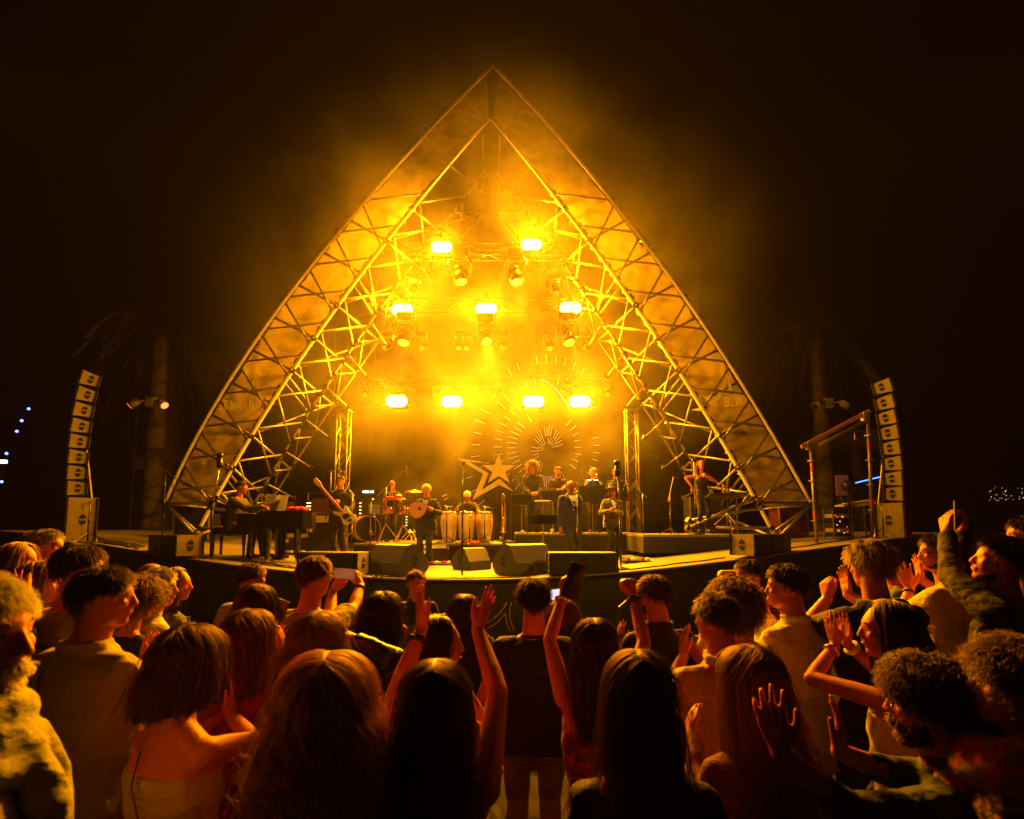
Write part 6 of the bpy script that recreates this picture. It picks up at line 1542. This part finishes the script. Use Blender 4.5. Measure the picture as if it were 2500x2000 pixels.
q = I['q'](0, .12, -.055); t = thing("trumpet", "brass trumpet at the lips of the grey haired player", "trumpet", q); MB().tube([(0, 0, 0), (0, -.22, -.04), (0, -.24, -.08), (0, -.05, -.06), (0, -.04, -.02), (0, -.30, -.05)], .009).build("tubing", M_BRASS, t); MB().lathe([(.012, 0), (.02, .07), (.055, .13)], (0, -.29, -.05), 16, RX(math.radians(98))).build("bell", M_BRASS, t, smooth=True); [MB().cyl((0, -.10 - .03 * i, -.09), (0, -.10 - .03 * i, .02), .011).build("valve", M_BRASS, t) for i in range(3)]
I = perf("bearded horn player partly behind the tall side microphone, above the hat", 1504, 1155, 12.7, 178, .55, tone='light', hair=dict(kind='short', col=H_BROWN, dens=200, rad=.004), beard=dict(col=H_BROWN), top=BLKSHIRT, sleeve='long', neck='collar')
# woman singer on the right riser
perf("woman singer in black sleeveless top and wide trousers, one arm crooked", 1712, 1135, 10.9, 172, .36, hyaw=165, pitch=12, tone='light', sex='f', hair=dict(kind='long', col=H_DARK, L=.26, dens=600, rad=.003), top=BLACKC, neck='strap', sleeve=None, hem=.62, bottom=BLACKC, eyes=True,
    arms=dict(R=dict(w=(1689, 1188), dy=-.12, e=(1672, 1165), hs='relax', fd=(.1, 0, -1), pn=(0, 1, 0)), L=dict(w=(1727, 1163), dy=-.25, hs='curl', fd=(-.9, 0, .2), pn=(0, 1, 0), e=(1755, 1180))))
perf("camera operator in a beige shirt filming from the back of the right side", 1692, 1235, 14.5, 150, .0, tone='mid', hair=dict(kind='short', col=H_DARK, dens=0), top=BEIGE, sleeve='short', bottom=BLACKC, arms=dict(R=dict(w=(1680, 1238), dy=-.3, hs='grip', e=(1668, 1248))))
q = W(1684, 1233, 14.15); t = thing("camera", "black handheld camera in front of the operator's face", "camera", q); MB().bbox((0, 0, 0), (.16, .14, .11), b=.012).build("body", M_BLACK, t); MB().cyl((0, -.07, 0), (0, -.17, 0), .04).build("lens", M_BLACK, t); MB().cyl((0, -.17, 0), (0, -.175, 0), .033).build("front_glass", M_CHROME, t)

# ------------------------------------------------------------------ things in the hands of the crowd
def phone(label, p, R, w=.075, h=.155, screen=None, col=None):
    t = thing("phone", label, "phone", p); t.rotation_euler = R.to_euler()
    MB().bbox((0, 0, 0), (w, .009, h), b=.004).build("body", col or M_BLACK, t)
    MB().box((0, -.0052, 0), (w * .93, .0012, h * .95)).build("screen", screen or mat("phone_glass", (.02, .02, .025), .08), t)
    MB().cyl((w * .28, .0045, h * .36), (w * .28, .0065, h * .36), .008).build("camera_lens", M_CHROME, t)
    return t
M_SCR = mat("phone_screen_lit", (.4, .45, .4), .2, var=.8, scale=90, emit=(.30, .32, .26), estr=.10)
phone("phone held sideways by the man in the olive T-shirt, dim picture on its screen", W(842, 1401, 3.52), RY(math.radians(90 + 4)), .072, .150, M_SCR)
phone("black phone gripped in the raised hand of the long haired woman", W(1402, 1418, 2.18), RZ(.25) @ RY(.30) @ RX(.1), .078, .150)
phone("phone in the hand of the dark haired woman, left of the man filming", W(683, 1494, 3.12), RY(.35), .075, .15)
phone("slim phone held up by the bearded man in black at the right", W(2332, 1258, 2.6), RY(.05) @ RZ(.9), .072, .15)
phone("glowing phone edge between the black T-shirt and the raised phone", W(1352, 1452, 3.6), RY(1.45), .075, .15, mat("phone_white", (.7, .75, .9), .2, emit=(.6, .65, .9), estr=1.2))
q = W(1780, 1420, 4.0); t = thing("phone_case", "pale rounded phone in a thick white case with a red glowing screen", "phone", q); MB().bbox((0, .01, 0), (.155, .02, .17), b=.03).build("case", mat("case_white", (.7, .62, .5), .5), t); MB().bbox((0, -.003, -.004), (.095, .012, .115), b=.012).build("screen", M_BLACK, t); MB().bbox((.015, -.011, .0), (.045, .004, .05), b=.004).build("red_picture", mat("red_glow", (.8, .1, .1), .3, emit=(.8, .04, .05), estr=.6), t)
def band(I, side, label, name="bracelet", m=None, back=.03, w=.012, k=1.12):
    a = I[side]; d = (a['T'] - a['E']).normalized(); c = a['T'] - d * back; r = a['rw'] * k + .002
    x, y, _ = frame_of(d); pts = [c + (x * math.cos(q) + y * math.sin(q)) * r for q in [2 * math.pi * i / 18 for i in range(19)]]
    mb = MB(); mb.tube(pts, w / 2, 6); return mb.build(name, m or M_BLACK, I['root'], True, True)
GOLD = mat("gold", (.75, .5, .2), .25, 1.0)
band(A['arms'], 'L', '', back=.05, w=.020); band(A['arms'], 'L', '', back=.035, w=.008, m=GOLD); band(A['phonearms'], 'L', '', "watch", M_CHROME, .03, .018); band(A['phonearms'], 'R', '', back=.03, w=.028)
band(A['redtop'], 'R', '', back=.03, w=.014); band(A['filmer'], 'R', '', back=.05, w=.014); band(A['offsh'], 'R', '', "watch", M_WHITE, .03, .024); band(A['offsh'], 'L', '', back=.05, w=.02, m=GOLD); band(A['creamtee'], 'L', '', back=.03, w=.016)
a = A['phonearms']['R']; m = MB(); m.tube([a['T'] + Vector((-.03, -.02, -.02)), a['T'] + Vector((-.07, -.03, -.05)), a['T'] + Vector((-.08, -.03, -.12))], .008); m.build("ribbon", M_BLACK, A['phonearms']['root'], world=True)
# hair clip, hair band, earring, strap, scarves
h = A['clip']; m = MB(); [m.ell(h['q'](.004 + .022 * math.cos(i * 1.1), -.128, -.025 + .022 * math.sin(i * 1.9)), .008, seg=8, rings=5) for i in range(9)]; m.tube([h['q'](-.02, -.125, .03), h['q'](0, -.13, .0), h['q'](.012, -.13, -.04)], .003); m.build("hair_clip", M_CHROME, h['root'], True, True)
h = A['flower']; m = MB(); m.tube([h['q'](.088 * math.cos(t_), -.02, .03 + .096 * math.sin(t_)) for t_ in [math.pi * i / 14 for i in range(15)]], .006); m.build("hair_band", mat("pearl_band", (.7, .5, .4), .3), h['root'], True, True)
h = A['profile']; m = MB(); m.ell(h['q'](.086, -.01, -.055), (.006, .006, .012)); m.build("earring", M_CHROME, h['root'], True, True)
h = A['bob']; tb = h['tb']; m = MB(); m.tube([tb(-.02, -.10, -.06), tb(.0, -.135, -.15), tb(.05, -.135, -.26), tb(.12, -.13, -.40), tb(.17, -.10, -.52)], .003); m.build("bag_strap", mat("strap_leather", (.10, .05, .03), .5), h['root'], True, True)
h = A['tee']; m = MB(); m.tube([h['tb'](.074 * math.cos(t_), .07 * math.sin(t_) - .006, .0) for t_ in [2 * math.pi * i / 18 for i in range(19)]], .009); m.build("collar_rib", BLACKC, h['root'], True, True)
h = A['stripe']
for z in (-.16, -.235, -.31, -.385):
    m = MB(); r_ = [(.208 if z > -.2 else .20 if z > -.3 else .185), .135]
    m.tube([h['tb'](r_[0] * math.cos(t_) * 1.08, (r_[1]) * math.sin(t_) * 1.03, z) for t_ in [2 * math.pi * i / 26 for i in range(27)]], .010, 6); m.build("stripe", mat("dark_stripe", (.03, .03, .04), .9), h['root'], True, True)
h = A['blazer']; m = MB(); m.tube([h['tb'](0, -.155 - .006 * math.sin(i), -.06 - .1 * i) for i in range(9)], .003); m.build('back_seam', BLACKC, h['root'], True, True)
def scarf(I, m, r=.105, th=.040, seed=0, ends=True):
    tb = I['tb']; mb = MB()
    for j in range(3):
        mb.tube([tb((r + .015 * j) * math.cos(t_) * 1.05, (r * .88 + .01 * j) * math.sin(t_) + .01, .035 - .035 * j + .015 * math.sin(t_ * 2 + j)) for t_ in [2 * math.pi * i / 20 for i in range(21)]], th, 10)
    if ends:
        for s in (-1, 1): mb.tube([tb(s * .05, .11, -.02), tb(s * .07, .15, -.12), tb(s * .06, .155, -.25), tb(s * .08, .15, -.38)], [.04, .045, .045, .05], 10)
    return remesh(mb, "scarf", m, I['root'], .009, 2, .012, .006)
scarf(A['elder'], cloth("olive_scarf", (.24, .26, .10)), r=.10); scarf(A['scarf'], cloth("red_pattern_scarf", (.60, .04, .02), col2=(.30, .22, .06), scale=17), r=.115, th=.046)
# nails on the big near hands? they sit inside the blur of the lens

# ------------------------------------------------------------------ barrier between crowd and stage
M_BARR = mat("barrier_frame", (.10, .095, .09), .5, .3, .2, 20)
M_MESH = mat("barrier_mesh", (.25, .24, .22), .5, .6, .2, 30)
for i, x0 in enumerate([-5.5, -4.2, -2.9, -1.6, -.3, 1.0, 2.3, 3.6, 4.9]):
    x1 = x0 + 1.25; Y0 = 4.5 + .03 * x0 * x0; Y1 = 4.5 + .03 * x1 * x1; g = (ground(x0) + ground(x1)) / 2
    names = ["first", "second", "third", "fourth", "middle", "fourth from the right", "third from the right", "second from the right", "last right"]
    t = thing("crowd_barrier", "steel crowd barrier with perforated infill, %s panel of the row from the left" % names[i] if 'right' not in names[i] else "steel crowd barrier with perforated infill, %s panel of the row" % names[i], "barrier", (x0, Y0, g), math.atan2(Y1 - Y0, x1 - x0), "crowd barriers in front of the stage")
    L = math.hypot(x1 - x0, Y1 - Y0); H_ = 1.02
    for x in (.03, L - .03): MB().box((x, 0, H_ / 2), (.05, .05, H_)).build("post", M_BARR, t)
    for z in (.06, .42, .78, H_ - .02): MB().box((L / 2, 0, z), (L - .1, .04, .04)).build("rail", M_BARR, t)
    m = MB(); n = 44
    for k in range(n): m.box((.05 + (L - .1) * (k + .5) / n, 0, H_ / 2), (.010, .004, H_ - .08))
    for k in range(40): m.box((L / 2, .002, .06 + (H_ - .1) * (k + .5) / 40), (L - .1, .004, .010))
    o = m.build("perforated_sheet", M_MESH, t); o['kind'] = 'stuff'
    MB().box((.1, .45, .02), (.06, .9, .03)).build("foot", M_TUBE2, t)

# logo of the skirt: drawn in rough paint edges
c = W(1232, 1525, 8.0); t = thing("skirt_logo", "dark swoosh logo outlined in ragged gold on the stage skirt", "logo", (c.x, 7.99, c.z)); m = MB(); rg = random.Random(5)
s_ = .2035 * .5127
def S2(x, y): return W(1150 + x * .1043, 1420 + y * .1043, 7.975)
for crv in ([(270, 1020), (420, 940), (560, 850), (700, 720), (790, 600), (850, 490)], [(290, 1150), (420, 1080), (560, 1000), (680, 900), (800, 750)], [(800, 750), (820, 900), (860, 1040), (915, 1160)], [(940, 485), (900, 640), (905, 830), (940, 980), (995, 1140)]):
    P_ = [S2(*q) for q in crv]
    for i in range(len(P_) - 1):
        for k in range(10):
            q = P_[i].lerp(P_[i + 1], (k + rg.random()) / 10); r_ = rg.uniform(.004, .013); d = (P_[i + 1] - P_[i]).normalized()
            q += Vector((-d.z, 0, d.x)) * abs(rg.gauss(0, .012)) * (1 if crv[0][0] < 800 and crv[0][1] > 1000 and crv[0][1] < 1100 else .5); m.box(q, (r_ * 1.6, .004, r_), RY(rg.uniform(0, 3)))
    for i in range(len(P_) - 1): m.cyl(P_[i], P_[i + 1], .004, seg=4)
m.build("gold_outline", mat("gold_paint", (.55, .33, .08), .5), t, world=True)

# ------------------------------------------------------------------ night surroundings
M_TRUNK = mat("palm_bark", (.09, .065, .04), .9, 0, .4, 6, .8, 14, stretch=(1, 1, 5)); M_FROND = mat("palm_leaf", (.06, .07, .025), .7)
def palm(label, px, Y, top_py, lean, seed):
    b = W(px, 1300, Y); b.z = 0; top = W(px + lean, top_py, Y); t = thing("palm_tree", label, "palm tree", b); rg = random.Random(seed); e = top - b
    pts = [Vector((e.x * (s ** 1.5), 0, e.z * s)) for s in [i / 12 for i in range(13)]]; MB().tube(pts, [.28 - .10 * i / 12 + .02 * (i % 2) for i in range(13)], 12).build("trunk", M_TRUNK, t, smooth=True)
    for k in range(34):
        a = rg.uniform(0, 2 * math.pi); up = rg.uniform(-.7, .8); L = rg.uniform(1.6, 2.3); m = MB(); d = Vector((math.cos(a), math.sin(a), 0)); sp = []
        for i in range(9):
            s = i / 8; sp.append(e + d * (L * s * (1 - .15 * s)) + Vector((0, 0, up * L * s * .7 - .95 * L * s * s)))
        m.tube(sp, [.02 - .0018 * i for i in range(9)], 4); w = d.cross(Vector((0, 0, 1)))
        for i in range(1, 9):
            for j in range(3):
                q = sp[i - 1].lerp(sp[i], j / 3)
                for s in (-1, 1):
                    tip = q + w * s * .42 * math.sin(math.pi * min(.95, (i + j / 3) / 9 + .08)) + d * .22 + Vector((0, 0, -.22)); m.add([q, q + d * .035, tip], [(0, 1, 2)])
        m.build("frond", M_FROND, t)
palm("dark palm tree beyond the left foot of the roof, twin lamps on trunk", 365, 15.0, 790, 30, 4)
palm("palm tree barely lit beyond the right foot of the roof", 2022, 15.5, 800, -28, 9)
def twin_lamp(label, px, py, Y, lit, kx=1.0):
    p = W(px, py, Y); t = thing("tree_floodlight", label, "flood light", p)
    MB().bbox((0, 0, 0), (.26 * kx, .2, .30), b=.02).build("bracket", M_CAB, t)
    for s in (-1, 1):
        d = Vector((s * .75, -.25, -.60)).normalized(); o = Vector((s * .30, -.1, .02)); MB().cyl((0, 0, .02), o, .03).build("arm", M_CAB, t); m = MB(); m.cyl(o, o + d * .26, .09, .12, 14); m.build("hood", M_CAB, t, smooth='auto')
        if lit: MB().cyl(o + d * .262, o + d * .27, .10, .10, 14).build("lens", mat("flood_red", (1, .4, .2), .4, emit=(1.0, .22, .06), estr=5 if s > 0 else 2.5), t)
        else: MB().cyl(o + d * .262, o + d * .27, .10, .10, 14).build("lens", M_BLACK, t)
twin_lamp("pair of red-orange flood lamps fixed to the left palm trunk", 370, 982, 14.5, True); twin_lamp("unlit flood lamps fixed to the right palm trunk", 2022, 985, 15.0, False, .9)
MW = mat("venue_wall", (.075, .058, .042), .9, 0, .3, 1.2, .4, 8)
def hall(label, px0, px1, py0, py1, Y):
    a = W(px0, py1, Y); b = W(px1, py0, Y); t = thing("side_building", label, "building", ((a.x + b.x) / 2, Y, 0)); w = b.x - a.x; z1 = b.z
    MB().bbox((0, 1, z1 / 2), (w, 2, z1), b=.02).build("wall", MW, t); n = max(1, round(w / 1.1))
    for i in range(n):
        for (z0, zz) in ((.25, .52), (.58, .90)): MB().bbox((-w / 2 + (i + .5) * w / n, -.02, z1 * (z0 + zz) / 2), (w / n * .62, .06, z1 * (zz - z0)), b=.01).build("recessed_panel", mat("dark_window", (.02, .018, .016), .25), t)
    MB().bbox((0, .95, z1 + .08), (w + .2, 2.1, .16), b=.02).build("cornice", MW, t)
hall("dim slab-like building left of the roof, behind the palm", 312, 400, 893, 1300, 18); hall("dark brown building block just left of the roof", 424, 500, 880, 1300, 19); hall("dark building beyond the right wing", 2030, 2150, 1060, 1300, 18)
# strings of blue lights and far town lights
t = thing("festoon_cable", "thin cable carrying blue-white bulbs at the far left", "festoon", W(90, 985, 30)); bulbs = [(70, 998), (53, 1027), (41, 1053), (16, 1107), (4, 1176)]
MB().tube([W(x, y - 4, 30) - t.location for x, y in [(90, 985)] + bulbs + [(-20, 1240)]], .012, 4).build("cable", M_RUBBER, t)
me = MB().ell((0, 0, 0), .075, seg=10, rings=6).mesh("bulb", smooth=True); me.materials.append(mat("blue_bulb", (.5, .6, 1), .4, emit=(.10, .15, 1.0), estr=9))
for x, y in bulbs: o = bpy.data.objects.new("bulb", me); COL.objects.link(o); o.parent = t; o.location = W(x, y, 30) - t.location
t = thing("lit_sign_box", "small bluish lit box low at the left edge", "sign", W(4, 1127, 30)); MB().bbox((0, 0, 0), (.55, .2, .2), b=.03).build("box", mat("cold_box", (.5, .6, .8), .4, emit=(.5, .6, .9), estr=5), t); MB().cyl((0, .1, -.1), (0, .1, -3), .05).build("post", M_BLKMETAL, t)
t = thing("town_lights", "scatter of tiny distant town lights at the right edge", "lights", W(2455, 1205, 90)); rg = random.Random(8); m = MB()
for i in range(34): q = W(rg.uniform(2410, 2500), 1222 - rg.uniform(0, 34), 90); m.ell(q, rg.uniform(.03, .09), seg=6, rings=4)
o = m.build("lamps", mat("town_lamp", (1, .7, .4), .4, emit=(1, .6, .25), estr=.9), t, world=True); o['kind'] = 'stuff'
q = W(1312, 1955, 3.25); t = thing("water_bottle", "clear plastic bottle standing on the ground behind the man in khaki trousers", "bottle", (q.x, q.y, ground(q.x)))
MB().lathe([(.030, 0), (.034, .02), (.034, .14), (.028, .17), (.013, .20), (.013, .22)], seg=16).build("body", mat("clear_plastic", (.8, .8, .75)), t, smooth=True); MB().lathe([(.016, .22), (.016, .24), (.005, .241)], seg=12).build("cap", M_WHITE, t)
# ------------------------------------------------------------------ air: even haze and the stage smoke
def volume_box(name, lo, hi, matl):
    c = [(a + b) / 2 for a, b in zip(lo, hi)]; s = [b - a for a, b in zip(lo, hi)]
    o = MB().box((0, 0, 0), s).build(name, matl); o.location = c; o['kind'] = 'stuff'
    return o
def haze_mat():
    m = bpy.data.materials.new("haze_air"); m.use_nodes = True; nt = m.node_tree
    nt.nodes.remove(nt.nodes["Principled BSDF"])
    v = nt.nodes.new("ShaderNodeVolumePrincipled"); v.inputs["Color"].default_value = (.95, .93, .9, 1)
    v.inputs["Density"].default_value = HAZE_D; v.inputs["Anisotropy"].default_value = .45
    nt.links.new(v.outputs[0], nt.nodes["Material Output"].inputs["Volume"])
    return m
HAZE_D = 0.0003
SMOKE_D = 0.0185
volume_box("haze", (-151, -41, -1.2), (151, 241, 17), haze_mat())
def smoke_mat():
    m = bpy.data.materials.new("stage_smoke"); m.use_nodes = True; nt = m.node_tree
    nt.nodes.remove(nt.nodes["Principled BSDF"])
    N = nt.nodes.new; L = nt.links.new
    tc = N("ShaderNodeTexCoord")
    # soft ellipsoid fall-off about the roof, object space metres
    mp = N("ShaderNodeMapping"); mp.vector_type = 'POINT'
    mp.inputs["Location"].default_value = (0.0, 0, 0.24)
    mp.inputs["Scale"].default_value = (1 / 8.6, 1 / 8.5, 1 / 6.5)
    L(tc.outputs["Object"], mp.inputs["Vector"])
    ln = N("ShaderNodeVectorMath"); ln.operation = 'LENGTH'; L(mp.outputs[0], ln.inputs[0])
    fall = N("ShaderNodeMapRange"); fall.interpolation_type = 'SMOOTHERSTEP'
    fall.inputs["From Min"].default_value = 1.0; fall.inputs["From Max"].default_value = 0.42
    L(ln.outputs["Value"], fall.inputs["Value"])
    n = N("ShaderNodeTexNoise"); n.inputs["Scale"].default_value = 0.5; n.inputs["Detail"].default_value = 5; n.inputs["Roughness"].default_value = .62; n.inputs["Distortion"].default_value = .7
    L(tc.outputs["Object"], n.inputs["Vector"])
    r = N("ShaderNodeMapRange"); r.inputs["From Min"].default_value = .43; r.inputs["From Max"].default_value = .60
    r.inputs["To Min"].default_value = 0.25; r.inputs["To Max"].default_value = 2.7
    L(n.outputs["Fac"], r.inputs["Value"])
    mu = N("ShaderNodeMath"); mu.operation = 'MULTIPLY'; L(fall.outputs[0], mu.inputs[0]); L(r.outputs[0], mu.inputs[1])
    # clear air near the deck except towards the back
    sp = N("ShaderNodeSeparateXYZ"); L(tc.outputs["Object"], sp.inputs[0])
    zr = N("ShaderNodeMapRange"); zr.inputs["From Min"].default_value = -5.9; zr.inputs["From Max"].default_value = -3.6; zr.inputs["To Min"].default_value = .22; zr.inputs["To Max"].default_value = 1
    L(sp.outputs["Z"], zr.inputs["Value"])
    fy = N("ShaderNodeMapRange"); fy.inputs["From Min"].default_value = -2.2; fy.inputs["From Max"].default_value = -0.8; fy.inputs["To Max"].default_value = 1.9; L(sp.outputs["Y"], fy.inputs["Value"])
    mz = N("ShaderNodeMath"); mz.operation = 'MAXIMUM'; L(zr.outputs[0], mz.inputs[0]); L(fy.outputs[0], mz.inputs[1])
    mu2 = N("ShaderNodeMath"); mu2.operation = 'MULTIPLY'; L(mu.outputs[0], mu2.inputs[0]); L(mz.outputs[0], mu2.inputs[1])
    zt = N("ShaderNodeMapRange"); zt.inputs["From Min"].default_value = -1.5; zt.inputs["From Max"].default_value = 4.5; zt.inputs["To Min"].default_value = 1.0; zt.inputs["To Max"].default_value = 2.3
    L(sp.outputs["Z"], zt.inputs["Value"])
    mu4 = N("ShaderNodeMath"); mu4.operation = 'MULTIPLY'; L(mu2.outputs[0], mu4.inputs[0]); L(zt.outputs[0], mu4.inputs[1]); mu2 = mu4
    mu3 = N("ShaderNodeMath"); mu3.operation = 'MULTIPLY'; mu3.inputs[1].default_value = SMOKE_D; L(mu2.outputs[0], mu3.inputs[0])
    v = N("ShaderNodeVolumePrincipled"); v.inputs["Color"].default_value = (.60, .60, .60, 1); v.inputs["Anisotropy"].default_value = .25
    L(mu3.outputs[0], v.inputs["Density"])
    L(v.outputs[0], nt.nodes["Material Output"].inputs["Volume"])
    return m
sm = volume_box("smoke", (-11.0, 7.4, 1.35), (10.4, 20.9, 15.4), smoke_mat())
